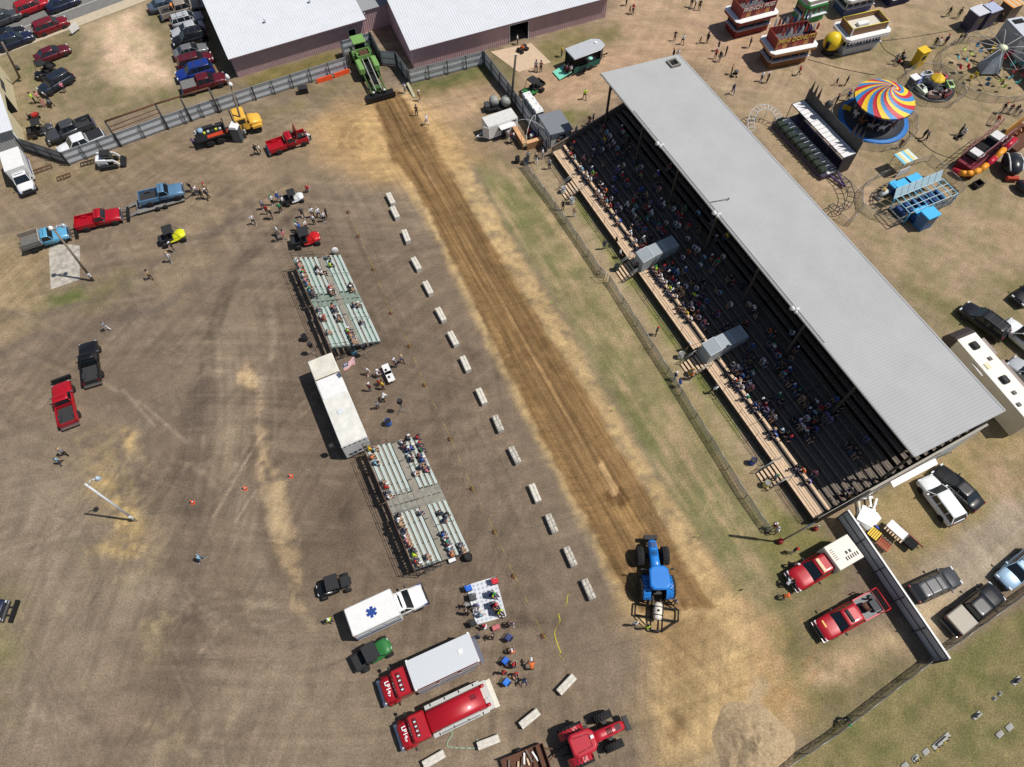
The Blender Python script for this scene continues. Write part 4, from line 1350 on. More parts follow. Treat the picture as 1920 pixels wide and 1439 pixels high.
# ------------------------------------------------------------------ flag, loudspeakers, barrels
fb = G(654, 735)
t = thing('flag_pole', 'thin pole flying a striped national flag beside the announcer trailer', 'flag pole', fb)
ft = G(643, 684, 5.4) - fb
build('pole', MB().tube((0, 0, 0), ft, 0.03, 0.025, 8), steel, t)
fl_m = [pm('flag_red', rgb(178, 36, 52), 0.8), pm('flag_white', rgb(224, 222, 222), 0.8), pm('flag_blue', rgb(44, 52, 96), 0.8)]
q = MB()
fd = (G(666, 668, 4.6) - G(643, 684, 5.4)).normalized()
fw, fh, nu, nv = 1.7, 0.75, 16, 13

def fpt(i, j):
    s, r = i / nu, j / nv
    p = ft + fd * (fw * s) + Vector((0.05, -0.55, -0.8)).normalized() * (fh * r)
    return p + Vector((0.2, 0.3, 1.0)).normalized() * (0.12 * math.sin(s * 9 + r * 2) * (0.3 + s))

for i in range(nu):
    for j in range(nv):
        mi = 2 if (i < nu * 0.42 and j < 7) else (0 if j % 2 == 0 else 1)
        q.add([fpt(i, j), fpt(i + 1, j), fpt(i + 1, j + 1), fpt(i, j + 1)], [(0, 1, 2, 3)], mi, True)
flag = build('flag', q, fl_m, t)
q = MB()
for a_ in range(5):
    for b_ in range(4):
        c = (fpt(1 + a_, 1 + b_) + fpt(2 + a_, 2 + b_)) / 2 + Vector((0, 0, 0.015))
        q.box(c, (0.05, 0.05, 0.01))
sd = build('stars', q, fl_m[1], flag)
sd['kind'] = 'stuff'

def speaker(label, base, ht=2.0):
    t = thing('loudspeaker', label, 'loudspeaker', G(*base), RND.uniform(-1, 1), 'loudspeakers on tripods')
    build('pole', MB().tube((0, 0, 0.6), (0, 0, ht), 0.02), black, t)
    for k in range(3):
        a = k * 2.094
        build('leg', MB().tube((0, 0, 0.75), (0.75 * math.cos(a), 0.75 * math.sin(a), 0), 0.02, n=6), steel, t)
    cb_ = build('cabinet', MB().box((0, 0, ht + 0.3), (0.42, 0.4, 0.65), tx=0.85), pm('speaker_cabinet', rgb(48, 48, 50), 0.7), t)
    build('grille', MB().box((0.2, 0, ht + 0.3), (0.06, 0.34, 0.58)), black, cb_)

speaker('black loudspeaker on a tripod above the blue barrel by the trailer', (755, 772))
speaker('black loudspeaker on a tripod at the near end of the pale trailer', (632, 855))
speaker('black loudspeaker on a tripod beside the blue-green barrel at the bleacher end', (687, 668), 1.6)
speaker('black loudspeaker on a tripod half hidden behind the pale trailer', (589, 664), 1.6)

_BAR = {}

def barrel(label, px, col, name='barrel', r=0.3, h=0.9, z=0):
    if name == 'barrel':
        me = MB().lathe([(r * 0.9, 0.0), (r, 0.05), (r, h * 0.32), (r * 1.04, h * 0.34), (r, h * 0.37), (r, h * 0.65), (r * 1.04, h * 0.67), (r, h * 0.7), (r * 0.97, h), (r * 0.9, h), (r * 0.9, h * 0.25), (0.01, h * 0.25)], 18)
    t = thing('barrel', label, 'barrel', G(*px, z), 0, 'open barrels used as bins')
    build('drum', me, pm('drum_%d_%d_%d' % col, rgb(*col), 0.45, 0, 0.12, 4), t)
    build('rubbish_bag', MB().lathe([(0.01, h * 0.55), (r * 0.7, h * 0.5), (r * 0.88, h * 0.7), (r * 0.92, h + 0.01), (r * 1.03, h + 0.02), (r * 1.05, h - 0.08)], 16), black if sum(col) < 500 else pm('bag_grey', rgb(120, 120, 122), 0.4), t)

barrel('bright blue open barrel standing below the tripod loudspeaker', (729, 796), (30, 100, 190))
barrel('blue-green barrel at the near corner of the far bleacher', (664, 664), (70, 130, 160))
barrel('dark barrel standing behind the far bleacher', (573, 638), (44, 46, 50))
barrel('black rubbish barrel at the front corner of the near bleacher', (879, 1048), (38, 38, 40), r=0.34)
barrel('blue barrel in front of the white snack trailer', (928, 258), (32, 68, 150))
barrel('white plastic barrel just above the first grandstand steps', (1056, 362), (214, 216, 218))
barrel('white plastic barrel below the first grandstand steps', (1072, 382), (218, 220, 222))
barrel('dark green barrel beside the second grandstand steps', (1155, 507), (48, 72, 60))
barrel('white barrel beside the third grandstand steps', (1275, 671), (216, 214, 206))
barrel('yellow barrel below the third grandstand steps', (1295, 703), (224, 186, 60))
barrel('blue barrel above the fourth grandstand steps', (1409, 869), (40, 86, 180))
barrel('pale yellow barrel below the fourth grandstand steps', (1435, 911), (226, 214, 130))
barrel('black barrel on the walk beside the near fence end', (970, 305), (40, 42, 44))
barrel('dark blue barrel on the walk by the first barrels near the shed', (986, 308), (40, 60, 90))

# traffic cones
cone_o = pm('cone_orange', rgb(232, 84, 40), 0.5)
cn_b = MB().box((0, 0, 0.02), (0.36, 0.36, 0.04)).mesh('cone_base', cone_o)
cn_c = MB().lathe([(0.14, 0.04), (0.04, 0.68), (0.01, 0.68)], 12).mesh('cone_body', cone_o)
cn_s = MB().lathe([(0.115, 0.2), (0.085, 0.38)], 12).mesh('cone_stripe', white)
for p, lb in (((362, 943), 'orange traffic cone nearest the slim lamp post'), ((460, 917), 'orange traffic cone in the middle of the rope line on the dirt'), ((546, 894), 'orange traffic cone nearest the near bleacher')):
    t = thing('traffic_cone', lb, 'cone', G(*p), 0, 'orange cones on the rope line')
    link('cone_base', cn_b, t)
    link('cone_body', cn_c, t)
    s = link('cone_stripe', cn_s, t)
    s.scale = (1.03, 1.03, 1)
rp = [G(*p) + Vector((0, 0, 0.02)) for p in curve([(262, 963), (300, 961), (362, 944), (410, 928), (460, 918), (500, 906), (546, 895), (600, 875), (640, 858)], 4)]
tag(build('rope', MB().path(rp, 0.02, 5), pm('grey_rope', rgb(120, 116, 110), 0.9)), 'grey rope laid past the orange cones to the near bleacher', 'rope')
# ------------------------------------------------------------------ road vehicles
def paint(name, r, g, b):
    return pm('paint_' + name, rgb(r, g, b), 0.38, 0.05, 0.12, 1.6, spec=0.4, coat=0.3)

PAINT = {
    'maroon': paint('maroon', 92, 22, 34), 'red': paint('red', 168, 20, 34), 'darkred': paint('darkred', 120, 18, 32), 'black': paint('black', 24, 24, 27),
    'navy': paint('navy', 28, 36, 62), 'blue': paint('blue', 26, 52, 130), 'silver': paint('silver', 178, 182, 186), 'grey': paint('grey', 110, 112, 114),
    'darkgrey': paint('darkgrey', 66, 68, 72), 'white': paint('white', 228, 230, 232), 'tan': paint('tan', 150, 140, 128), 'bluegrey': paint('bluegrey', 84, 96, 112),
    'steelblue': paint('steelblue', 88, 124, 156), 'skyblue': paint('skyblue', 92, 160, 196), 'yellow': paint('yellow', 230, 178, 70), 'paleblue': paint('paleblue', 150, 180, 205),
    'darkblue': paint('darkblue', 34, 42, 56)}
head_l = pm('headlight_glass', rgb(210, 214, 218), 0.15, 0, 0.05, 4, spec=0.8)
tail_l = pm('tail_light', rgb(150, 20, 24), 0.25)
liner = pm('bed_liner', rgb(52, 52, 54), 0.85, 0, 0.15, 6)
chrome = pm('chrome', rgb(200, 202, 205), 0.2, 0.9, 0.05, 4)
trim_b = pm('black_plastic', rgb(40, 40, 42), 0.75, 0, 0.12, 6)

def ring(x, w, zb, zt, cr=0.03):
    return [(x, -w * 0.9, zb), (x, -w, zb + 0.14), (x, -w * 1.0, zt - 0.24), (x, -w * 0.95, zt - 0.07), (x, -w * 0.78, zt), (x, -w * 0.3, zt + cr), (x, w * 0.3, zt + cr), (x, w * 0.78, zt), (x, w * 0.95, zt - 0.07), (x, w * 1.0, zt - 0.24), (x, w, zb + 0.14), (x, w * 0.9, zb)]

def body_loft(st, cr=0.03):
    q = MB().loft([ring(x, w, zb, zt, cr) for x, w, zb, zt in st], 0, True)
    return q

_WH = {}

def wheel_meshes(r, w):
    k = (r, w)
    if k not in _WH:
        ty = MB().lathe([(r * 0.55, -w / 2), (r * 0.92, -w / 2), (r, -w * 0.32), (r, w * 0.32), (r * 0.92, w / 2), (r * 0.55, w / 2)], 18, (0, 0, 0), axis='y').mesh('tyre', rubber)
        ri = MB().lathe([(0.02, -w * 0.46), (r * 0.3, -w * 0.47), (r * 0.52, -w * 0.4), (r * 0.56, -w * 0.5), (r * 0.56, w * 0.5), (r * 0.52, w * 0.4), (r * 0.3, w * 0.47), (0.02, w * 0.46)], 12, axis='y').mesh('rim', rim_m)
        _WH[k] = (ty, ri)
    return _WH[k]

def add_wheels(t, pts, r, w, over=None):
    ty, ri = wheel_meshes(r, w)
    for x, y in pts:
        o = link('wheel', ty, t, (x, y, r))
        link('rim', ri, o, over={0: over} if over else None)

def quad(a, b, c, d):
    return MB().add([a, b, c, d], [(0, 1, 2, 3)])

def greenhouse(parts, xr0, xr1, xf1, xf0, zb, zr, wb, wt, pillars, roof_over=0.0):
    e = 0.012
    # inner dark shell so that nothing is see-through
    q = MB().hexa([(xr0 + .03, -wb + .03, zb - .05), (xf0 - .03, -wb + .03, zb - .05), (xf0 - .03, wb - .03, zb - .05), (xr0 + .03, wb - .03, zb - .05), (xr1 + .03, -wt + .03, zr - .02), (xf1 - .03, -wt + .03, zr - .02), (xf1 - .03, wt - .03, zr - .02), (xr1 + .03, wt - .03, zr - .02)])
    parts.append(('cabin', q, [trim_b], None))

    # windscreen and rear glass
    m = 0.06
    parts.append(('windscreen', MB().hexa([(xf0 - .03, -wb + m, zb), (xf0 + .01, -wb + m, zb), (xf0 + .01, wb - m, zb), (xf0 - .03, wb - m, zb), (xf1 - .03, -wt + m, zr - .02), (xf1 + .012, -wt + m, zr - .02), (xf1 + .012, wt - m, zr - .02), (xf1 - .03, wt - m, zr - .02)]), [glass], None))
    parts.append(('rear_window', MB().hexa([(xr0 - .01, -wb + m, zb), (xr0 + .03, -wb + m, zb), (xr0 + .03, wb - m, zb), (xr0 - .01, wb - m, zb), (xr1 - .012, -wt + m, zr - .02), (xr1 + .03, -wt + m, zr - .02), (xr1 + .03, wt - m, zr - .02), (xr1 - .012, wt - m, zr - .02)]), [glass], None))
    xs_b = [xr0] + list(pillars) + [xf0]

    def top_x(x):
        return min(max(x, xr1), xf1)
    for a, b in zip(xs_b, xs_b[1:]):
        for s in (-1, 1):
            ta, tb = top_x(a), top_x(b)
            q = MB().add([(a, s * (wb + .004), zb), (b, s * (wb + .004), zb), (tb, s * (wt + .004), zr - .03), (ta, s * (wt + .004), zr - .03)], [(0, 1, 2, 3) if s < 0 else (3, 2, 1, 0)])
            parts.append(('side_window', q, [glass], None))
    # pillars and roof in body colour
    for s in (-1, 1):
        parts.append(('pillar', MB().bar((xf0, s * wb, zb - .02), (xf1, s * wt, zr - .02), 0.07, 0.05), [None], 0))
        parts.append(('pillar', MB().bar((xr0, s * wb, zb - .02), (xr1, s * wt, zr - .02), 0.09, 0.06), [None], 0))
        for x in pillars:
            parts.append(('pillar', MB().bar((x, s * (wb + .01), zb), (top_x(x), s * (wt + .01), zr - .02), 0.07, 0.03), [None], 0))
    xm0, xm1 = xr1 - 0.05 - roof_over, xf1 + 0.04
    rg = []
    for k, (z, ins) in enumerate(((zr - .05, -0.02), (zr, 0.0), (zr + .045, 0.1), (zr + .06, 0.3))):
        A, B, W = xm0 + ins, xm1 - ins, wt + 0.02 - ins * 0.8
        c = 0.12
        rg.append([(A + c, -W, z), (B - c, -W, z), (B, -W + c, z), (B, W - c, z), (B - c, W, z), (A + c, W, z), (A, W - c, z), (A, -W + c, z)])
    q = MB().loft(rg, 0, True)
    parts.append(('roof', q, [None], 0))

def lights(parts, xf, xr, w, zf, zr, lw=0.32):
    for s in (-1, 1):
        parts.append(('headlight', MB().box((xf, s * (w - lw / 2), zf), (0.14, lw, 0.14)), [head_l], None))
        parts.append(('tail_light', MB().box((xr, s * (w - 0.1), zr), (0.08, 0.18, 0.26)), [tail_l], None))

def mirrors(parts, x, w, z, m=None):
    for s in (-1, 1):
        parts.append(('mirror', MB().box((x, s * (w + 0.12), z), (0.12, 0.2, 0.15)).box((x, s * (w + 0.02), z - .03), (0.06, 0.12, 0.05)), [m], 0 if m is None else None))

KINDS = {}

def kind_sedan():
    p = []
    p.append(('body', body_loft([(-2.38, 0.72, 0.35, 0.82), (-2.3, 0.82, 0.24, 0.96), (-1.7, 0.9, 0.2, 1.0), (-0.8, 0.92, 0.2, 0.98), (0.8, 0.92, 0.2, 0.96), (1.3, 0.91, 0.2, 0.9), (2.0, 0.86, 0.22, 0.78), (2.32, 0.74, 0.28, 0.66), (2.42, 0.55, 0.36, 0.56)]), [None], 0))
    greenhouse(p, -1.75, -1.05, 0.25, 1.05, 0.95, 1.42, 0.8, 0.6, (-0.9, -0.15))
    lights(p, 2.28, -2.36, 0.8, 0.64, 0.78)
    mirrors(p, 0.75, 0.9, 1.0)
    p.append(('bumper', MB().box((2.33, 0, 0.38), (0.2, 1.3, 0.18)).box((-2.34, 0, 0.4), (0.14, 1.5, 0.2)), [trim_b], None))
    p.append(('grille', MB().box((2.36, 0, 0.54), (0.1, 0.7, 0.1)), [trim_b], None))
    p.append(('door_seams', MB().box((-0.15, 0.925, 0.62), (0.02, 0.012, 0.6)).box((-0.15, -0.925, 0.62), (0.02, 0.012, 0.6)).box((0.85, 0.925, 0.6), (0.02, 0.012, 0.5)).box((0.85, -0.925, 0.6), (0.02, 0.012, 0.5)), [trim_b], None))
    return p, [(1.45, s * 0.82) for s in (-1, 1)] + [(-1.4, s * 0.82) for s in (-1, 1)], (0.33, 0.22)

def kind_suv(rails=True):
    p = []
    p.append(('body', body_loft([(-2.36, 0.8, 0.4, 1.0), (-2.3, 0.9, 0.3, 1.1), (-1.7, 0.95, 0.26, 1.12), (0.0, 0.96, 0.26, 1.1), (0.95, 0.96, 0.26, 1.08), (1.5, 0.94, 0.26, 1.05), (2.1, 0.9, 0.28, 0.94), (2.36, 0.78, 0.34, 0.8), (2.44, 0.6, 0.4, 0.66)]), [None], 0))
    greenhouse(p, -2.3, -1.95, 0.45, 1.15, 1.08, 1.66, 0.87, 0.7, (-1.35, -0.3, 0.55))
    lights(p, 2.3, -2.36, 0.84, 0.82, 1.0)
    mirrors(p, 0.85, 0.94, 1.14)
    p.append(('bumper', MB().box((2.36, 0, 0.46), (0.2, 1.5, 0.22)).box((-2.36, 0, 0.48), (0.16, 1.6, 0.26)), [trim_b], None))
    p.append(('grille', MB().box((2.4, 0, 0.7), (0.08, 0.9, 0.16)), [trim_b], None))
    if rails:
        p.append(('roof_rack', MB().bar((-1.7, -0.62, 1.76), (0.2, -0.62, 1.76), 0.04, 0.05).bar((-1.7, 0.62, 1.76), (0.2, 0.62, 1.76), 0.04, 0.05).bar((-1.2, -0.62, 1.77), (-1.2, 0.62, 1.77), 0.05, 0.03).bar((-0.2, -0.62, 1.77), (-0.2, 0.62, 1.77), 0.05, 0.03), [galv_dark], None))
    return p, [(1.5, s * 0.85) for s in (-1, 1)] + [(-1.42, s * 0.85) for s in (-1, 1)], (0.37, 0.25)

def pickup_bed(p, x0, x1, w, zb, zt, inner):
    L = x1 - x0
    c = (x0 + x1) / 2
    q = MB()
    for s in (-1, 1):
        q.loft([[(x0, s * (w - .1), zb), (x0, s * w, zb + .1), (x0, s * w, zt - .05), (x0, s * (w - .02), zt), (x0, s * (w - .12), zt), (x0, s * (w - .12), zb)][::s], [(x1, s * (w - .1), zb), (x1, s * w, zb + .1), (x1, s * w, zt - .05), (x1, s * (w - .02), zt), (x1, s * (w - .12), zt), (x1, s * (w - .12), zb)][::s]])
    q.box((x1 - .04, 0, (zb + zt) / 2 + .1), (0.06, 2 * w - .24, zt - zb - .2))
    p.append(('bed', q, [None], 0))
    fl = MB().box((c, 0, zb + .22), (L - .1, 2 * w - .25, 0.08))
    for s in (-1, 1):
        fl.box((c - 0.1, s * (w - .24), zb + .36), (0.9, 0.22, 0.26), tx=0.7)
    for k in range(6):
        fl.box((c, -w + .35 + k * (2 * w - .7) / 5, zb + .27), (L - .3, 0.05, 0.03))
    p.append(('bed_floor', fl, [inner], 0 if inner is None else None))
    p.append(('tailgate', MB().box((x0 + .02, 0, (zb + zt) / 2 + .1), (0.07, 2 * w - .1, zt - zb - .2)), [None], 0))
    p.append(('rear_bumper', MB().box((x0 - .1, 0, zb + .02), (0.2, 2 * w - .1, 0.2)), [chrome], None))

def kind_pickup(cover=None):
    p = []
    p.append(('body', body_loft([(-0.95, 0.94, 0.45, 1.2), (-0.9, 0.97, 0.4, 1.22), (0.9, 0.98, 0.4, 1.2), (1.35, 0.97, 0.4, 1.2), (2.2, 0.95, 0.42, 1.14), (2.75, 0.9, 0.46, 1.06), (2.9, 0.8, 0.5, 0.9)]), [None], 0))
    greenhouse(p, -0.92, -0.7, 0.75, 1.42, 1.2, 1.84, 0.86, 0.7, (0.1, ))
    pickup_bed(p, -2.95, -1.0, 0.97, 0.48, 1.28, liner)
    lights(p, 2.78, -2.95, 0.92, 0.92, 1.05)
    mirrors(p, 1.15, 0.98, 1.28, trim_b)
    p.append(('bumper', MB().box((2.93, 0, 0.58), (0.2, 1.8, 0.24)), [chrome], None))
    p.append(('grille', MB().box((2.9, 0, 0.86), (0.08, 1.1, 0.3)), [trim_b], None))
    if cover:
        p.append(('bed_cover', MB().rbox((-1.98, 0, 1.31), (1.85, 1.78, 0.06), 0.02), [cover], None))
    return p, [(1.85, s * 0.86) for s in (-1, 1)] + [(-1.85, s * 0.86) for s in (-1, 1)], (0.41, 0.28)

def kind_classic(bedcol=None, flatbed=False, blade=False, hood_open=False):
    p = []
    hood = [(-0.3, 0.9, 0.5, 1.16), (0.9, 0.93, 0.48, 1.16), (0.95, 0.95, 0.48, 1.16)]
    if hood_open:
        p.append(('body', body_loft(hood, 0.0), [None], 0))
        q = MB()
        for s in (-1, 1):
            q.box((1.7, s * 0.88, 0.86), (1.5, 0.14, 0.6))
        q.box((2.42, 0, 0.8), (0.1, 1.7, 0.5))
        p.append(('front_wings', q, [None], 0))
        p.append(('engine', MB().box((1.6, 0, 0.85), (0.8, 0.6, 0.5)).box((1.6, 0.25, 1.05), (0.6, 0.12, 0.16)).box((2.2, 0, 0.85), (0.1, 0.9, 0.5)), [trim_b], None))
        q = MB().hexa([(1.0, -0.85, 1.2), (1.05, -0.85, 1.17), (1.05, 0.85, 1.17), (1.0, 0.85, 1.2), (1.35, -0.8, 2.6), (1.4, -0.8, 2.57), (1.4, 0.8, 2.57), (1.35, 0.8, 2.6)])
        p.append(('bonnet', q, [None], 0))
    else:
        p.append(('body', body_loft(hood + [(1.6, 0.94, 0.48, 1.14), (2.38, 0.92, 0.5, 1.08), (2.48, 0.88, 0.52, 1.0)], 0.02), [None], 0))
    greenhouse(p, -0.3, -0.15, 0.55, 0.95, 1.15, 1.72, 0.84, 0.72, ())
    if flatbed:
        q = MB()
        for k in range(7):
            q.box((-1.5, -0.9 + 0.3 * k, 0.98), (2.3, 0.27, 0.06))
        p.append(('flatbed', q, [pm('grey_bed_plank', rgb(112, 110, 106), 0.8, 0, 0.25, 4)], None))
        for s in (-1, 1):
            for z in (1.2, 1.4, 1.6):
                p.append(('stake_board', MB().box((-1.5, s * 1.0, z), (2.3, 0.04, 0.13)), [pm('grey_bed_plank', rgb(112, 110, 106))], None))
        p.append(('headboard', MB().box((-0.38, 0, 1.35), (0.06, 2.0, 0.75)), [pm('pale_headboard', rgb(176, 178, 178), 0.7)], None))
    else:
        pickup_bed(p, -2.6, -0.38, 0.93, 0.5, 1.16, bedcol)
    lights(p, 2.46, -2.6, 0.86, 0.88, 0.95)
    mirrors(p, 0.8, 0.93, 1.24, chrome)
    p.append(('bumper', MB().box((2.6, 0, 0.58), (0.14, 1.85, 0.2)), [chrome], None))
    p.append(('grille', MB().box((2.5, 0, 0.84), (0.06, 1.3, 0.24)), [trim_b], None))
    if blade:
        q = MB().bar((2.5, -0.35, 0.55), (3.25, -0.35, 0.55), 0.08, 0.1).bar((2.5, 0.35, 0.55), (3.25, 0.35, 0.55), 0.08, 0.1).box((3.3, 0, 0.55), (0.25, 1.9, 0.35))
        p.append(('weight_bracket', q, [black], None))
    return p, [(1.7, s * 0.84) for s in (-1, 1)] + [(-1.55, s * 0.84) for s in (-1, 1)], (0.4, 0.28)

def kind_utv(roofm=trim_b, accent=None, cargo=True):
    p = []
    p.append(('body', body_loft([(-0.3, 0.62, 0.35, 0.62), (0.4, 0.66, 0.33, 0.62), (0.75, 0.66, 0.36, 0.9), (1.2, 0.6, 0.42, 0.88), (1.48, 0.42, 0.46, 0.72)], 0.02), [None], 0))
    q = MB()
    for x in (-0.12,):
        for s in (-1, 1):
            q.box((x, s * 0.3, 0.72), (0.48, 0.5, 0.14)).box((x - 0.24, s * 0.3, 1.0), (0.12, 0.48, 0.5))
    p.append(('seat', q, [trim_b], None))
    q = MB()
    for s in (-1, 1):
        q.path([(0.85, s * 0.62, 0.85), (0.42, s * 0.6, 1.8), (-0.45, s * 0.6, 1.82), (-0.55, s * 0.62, 0.7)], 0.028)
    q.path([(0.42, -0.6, 1.8), (0.42, 0.6, 1.8)], 0.028)
    q.path([(-0.45, -0.6, 1.82), (-0.45, 0.6, 1.82)], 0.028)
    p.append(('roll_cage', q, [black], None))
    p.append(('canopy', MB().rbox((-0.02, 0, 1.87), (1.1, 1.3, 0.09), 0.04), [roofm], None))
    if cargo:
        q = MB().box((-1.05, 0, 0.75), (0.95, 1.25, 0.06))
        for s in (-1, 1):
            q.box((-1.05, s * 0.62, 0.9), (0.95, 0.05, 0.3))
        q.box((-1.52, 0, 0.9), (0.05, 1.25, 0.3)).box((-0.57, 0, 0.9), (0.05, 1.25, 0.3))
        p.append(('cargo_bed', q, [trim_b], None))
    else:
        p.append(('engine_cover', MB().rbox((-0.95, 0, 0.8), (0.8, 1.0, 0.35), 0.08).box((-1.3, 0, 0.7), (0.3, 0.6, 0.3)), [trim_b], None))
    p.append(('steering_wheel', MB().tube((0.45, 0.3, 0.8), (0.3, 0.3, 1.05), 0.03).lathe([(0.17, -0.02), (0.19, 0), (0.17, 0.02), (0.15, 0)], 12, (0.28, 0.3, 1.08)), [black], None))
    for s in (-1, 1):
        p.append(('headlight', MB().box((1.38, s * 0.34, 0.72), (0.12, 0.2, 0.1)), [head_l], None))
    return p, [(1.05, s * 0.68) for s in (-1, 1)] + [(-0.98, s * 0.68) for s in (-1, 1)], (0.32, 0.26)

KFUN = {'sedan': kind_sedan, 'suv': kind_suv, 'pickup': kind_pickup, 'classic': kind_classic, 'utv': kind_utv}
_KM = {}

def vehicle(kind, label, px, front, col, cat='car', name=None, scale=1.0, group=None, z=0.0, rim=None, rear=None, sy=1.0, **kw):
    key = (kind, tuple(sorted((k, str(v)) for k, v in kw.items())))
    if key not in _KM:
        parts, wh, ws_ = KFUN[kind](**kw)
        body_default = PAINT['grey']
        ms = []
        for nm, q, mats, over in parts:
            mm = [m if m is not None else body_default for m in mats]
            ms.append((nm, q.mesh(nm, mm), over))
        _KM[key] = (ms, wh, ws_)
    ms, wh, ws_ = _KM[key]
    c = G(px[0], px[1], 0.75 * scale + z)
    if rear:
        rz = pang(rear, front, 0.75 * scale + z)
    else:
        rz = pang(px, front, 0.75 * scale + z)
    t = thing(name or {'sedan': 'parked_car', 'suv': 'parked_car', 'pickup': 'pickup_truck', 'classic': 'pickup_truck', 'utv': 'utility_vehicle'}[kind], label, cat, (c.x, c.y, z), rz, group)
    t.scale = (scale, scale * sy, scale)
    m = PAINT[col] if isinstance(col, str) else col
    for nm, me, over in ms:
        link(nm, me, t, over={0: m} if over == 0 else None)
    add_wheels(t, wh, ws_[0], ws_[1], rim)
    return t

RC = 'cars along the street'
RDX = (2.6, -1.0)

def rdf(p, s=1):
    return (p[0] + 26 * s, p[1] - 10 * s)

vehicle('suv', 'red car driving on the street in the top left corner', (60, 11), rdf((60, 11)), 'red', group=RC)
vehicle('sedan', 'dark blue car on the street beyond the red one', (117, 5), rdf((117, 5)), 'navy', group=RC)
vehicle('suv', 'grey car on the street cut by the left picture edge', (6, 34), rdf((6, 34)), 'darkgrey', group=RC)
vehicle('suv', 'dark red car parked at the kerb beside the pavement', (95, 48), rdf((95, 48)), 'darkred', group=RC)
vehicle('sedan', 'black car on the street next to the dark blue kerbside car', (13, 64), rdf((13, 64)), 'black', group=RC)
vehicle('suv', 'dark blue car at the kerb near the left picture edge', (28, 76), rdf((28, 76)), 'navy', group=RC)
CC = 'cars parked in the column beside the barn'
cdir = (70, -20)

def cdf(p, s=1):
    return (p[0] + cdir[0] * s, p[1] + cdir[1] * s)

vehicle('sedan', 'blue-grey car half hidden behind the tan pickup at the top', (308, 7), cdf((308, 7)), 'bluegrey', group=CC)
vehicle('pickup', 'tan pickup with an orange box in its bed, farthest in the column', (340, 17), cdf((340, 17)), 'tan', 'pickup', group=CC)
vehicle('suv', 'silver hatchback just below the tan pickup', (350, 36), cdf((350, 36)), 'silver', group=CC, scale=0.95)
vehicle('sedan', 'silver saloon between the silver hatchback and the black one', (352, 54), cdf((352, 54), -1), 'silver', group=CC)
vehicle('suv', 'black wagon between the silver saloon and the grey saloon', (355, 71), cdf((355, 71), -1), 'black', group=CC)
vehicle('sedan', 'dark grey saloon in the middle of the barn column', (357, 94), cdf((357, 94)), 'grey', group=CC)
vehicle('suv', 'maroon wagon above the bright blue van', (366, 114), cdf((366, 114)), 'maroon', group=CC)
vehicle('suv', 'bright blue van parked beside the maroon pickup', (365, 134), cdf((365, 134), -1), 'blue', 'van', group=CC, scale=1.06)
vehicle('pickup', 'maroon pickup with grey bed cover, nearest the silver fence', (383, 156), cdf((383, 156)), 'maroon', 'pickup', group=CC, cover=pm('grey_cover', rgb(112, 112, 110), 0.8))
ob = G(325, 10, 1.2)
tag(build('orange_box', MB().box((0, 0, 0.3), (0.8, 0.7, 0.5)).box((0, 0, 0.57), (0.84, 0.74, 0.05)), pm('orange_crate', rgb(210, 130, 70), 0.7), None, (ob.x, ob.y, 0.8), 0.4), 'orange box riding in the bed of the tan pickup', 'box')
GC = 'vehicles on the grass of the car park'
vehicle('sedan', 'maroon saloon parked on the grass below the pavement', (97, 99), (130, 86), 'maroon', group=GC)
vehicle('utv', 'black open utility vehicle between maroon saloon and blue-black wagon', (83, 132), (68, 142), 'black', 'utility vehicle', group=GC)
vehicle('suv', 'blue-black wagon parked on the grass near the cream building', (104, 155), (78, 170), 'darkblue', group=GC)
vehicle('utv', 'dark utility vehicle parked beside the dark grey pickup', (75, 242), (95, 236), 'darkgrey', 'utility vehicle', group=GC)
vehicle('pickup', 'dark grey pickup behind the fence, its bed open', (131, 244), (95, 258), 'darkgrey', 'pickup', group=GC)
vehicle('pickup', 'white pickup with black bed cover behind the fence', (152, 270), (118, 284), 'white', 'pickup', group=GC, cover=pm('black_cover', rgb(36, 37, 40), 0.8))

PT = 'trucks waiting on the pulling ground'
vehicle('classic', 'red pickup with its bonnet raised near the far track end', (540, 266), (575, 254), 'red', 'pickup', group=PT, hood_open=True)
vehicle('classic', 'steel blue pickup standing on a low flat trailer', (303, 364), (345, 354), 'steelblue', 'pickup', group=PT, bedcol=liner, z=0.45)
vehicle('classic', 'bright red pickup with a black front weight bracket', (185, 411), (228, 401), 'red', 'pickup', group=PT, blade=True)
vehicle('classic', 'sky blue flatbed truck with grey stake sides', (86, 448), (124, 436), 'skyblue', 'truck', group=PT, flatbed=True, blade=True)
vehicle('classic', 'black pickup with black bed cover parked above the dark red one', (169, 680), (165, 640), 'black', 'pickup', group=PT, bedcol=liner)
vehicle('classic', 'dark red pickup with dark bed liner, parked on the left', (122, 757), (113, 712), 'red', 'pickup', group=PT, bedcol=liner, blade=True)
vehicle('classic', 'dark blue truck reaching in from the left picture edge', (-46, 1144), (0, 1145), 'navy', 'truck', group=PT, blade=True)
q = MB().box((0, 0, 0.03), (0.5, 0.5, 0.05))
UG = 'side-by-side utility vehicles'
vehicle('utv', 'yellow and black utility vehicle with flat roof on the dirt', (321, 443), (348, 434), pm('paint_lime', rgb(214, 214, 40), 0.35), 'utility vehicle', group=UG, scale=1.05, cargo=False)
vehicle('utv', 'red and black utility vehicle beside the far bleacher', (573, 447), (603, 440), pm('paint_red_utv', rgb(190, 34, 34), 0.35), 'utility vehicle', group=UG, scale=1.1)
vehicle('utv', 'small white golf-cart vehicle among the standing group', (549, 371), (566, 366), 'white', 'utility vehicle', group=UG, scale=0.85)
vehicle('utv', 'black utility vehicle above the star-marked ambulance', (626, 1098), (600, 1107), 'black', 'utility vehicle', group=UG, cargo=False, scale=1.05)
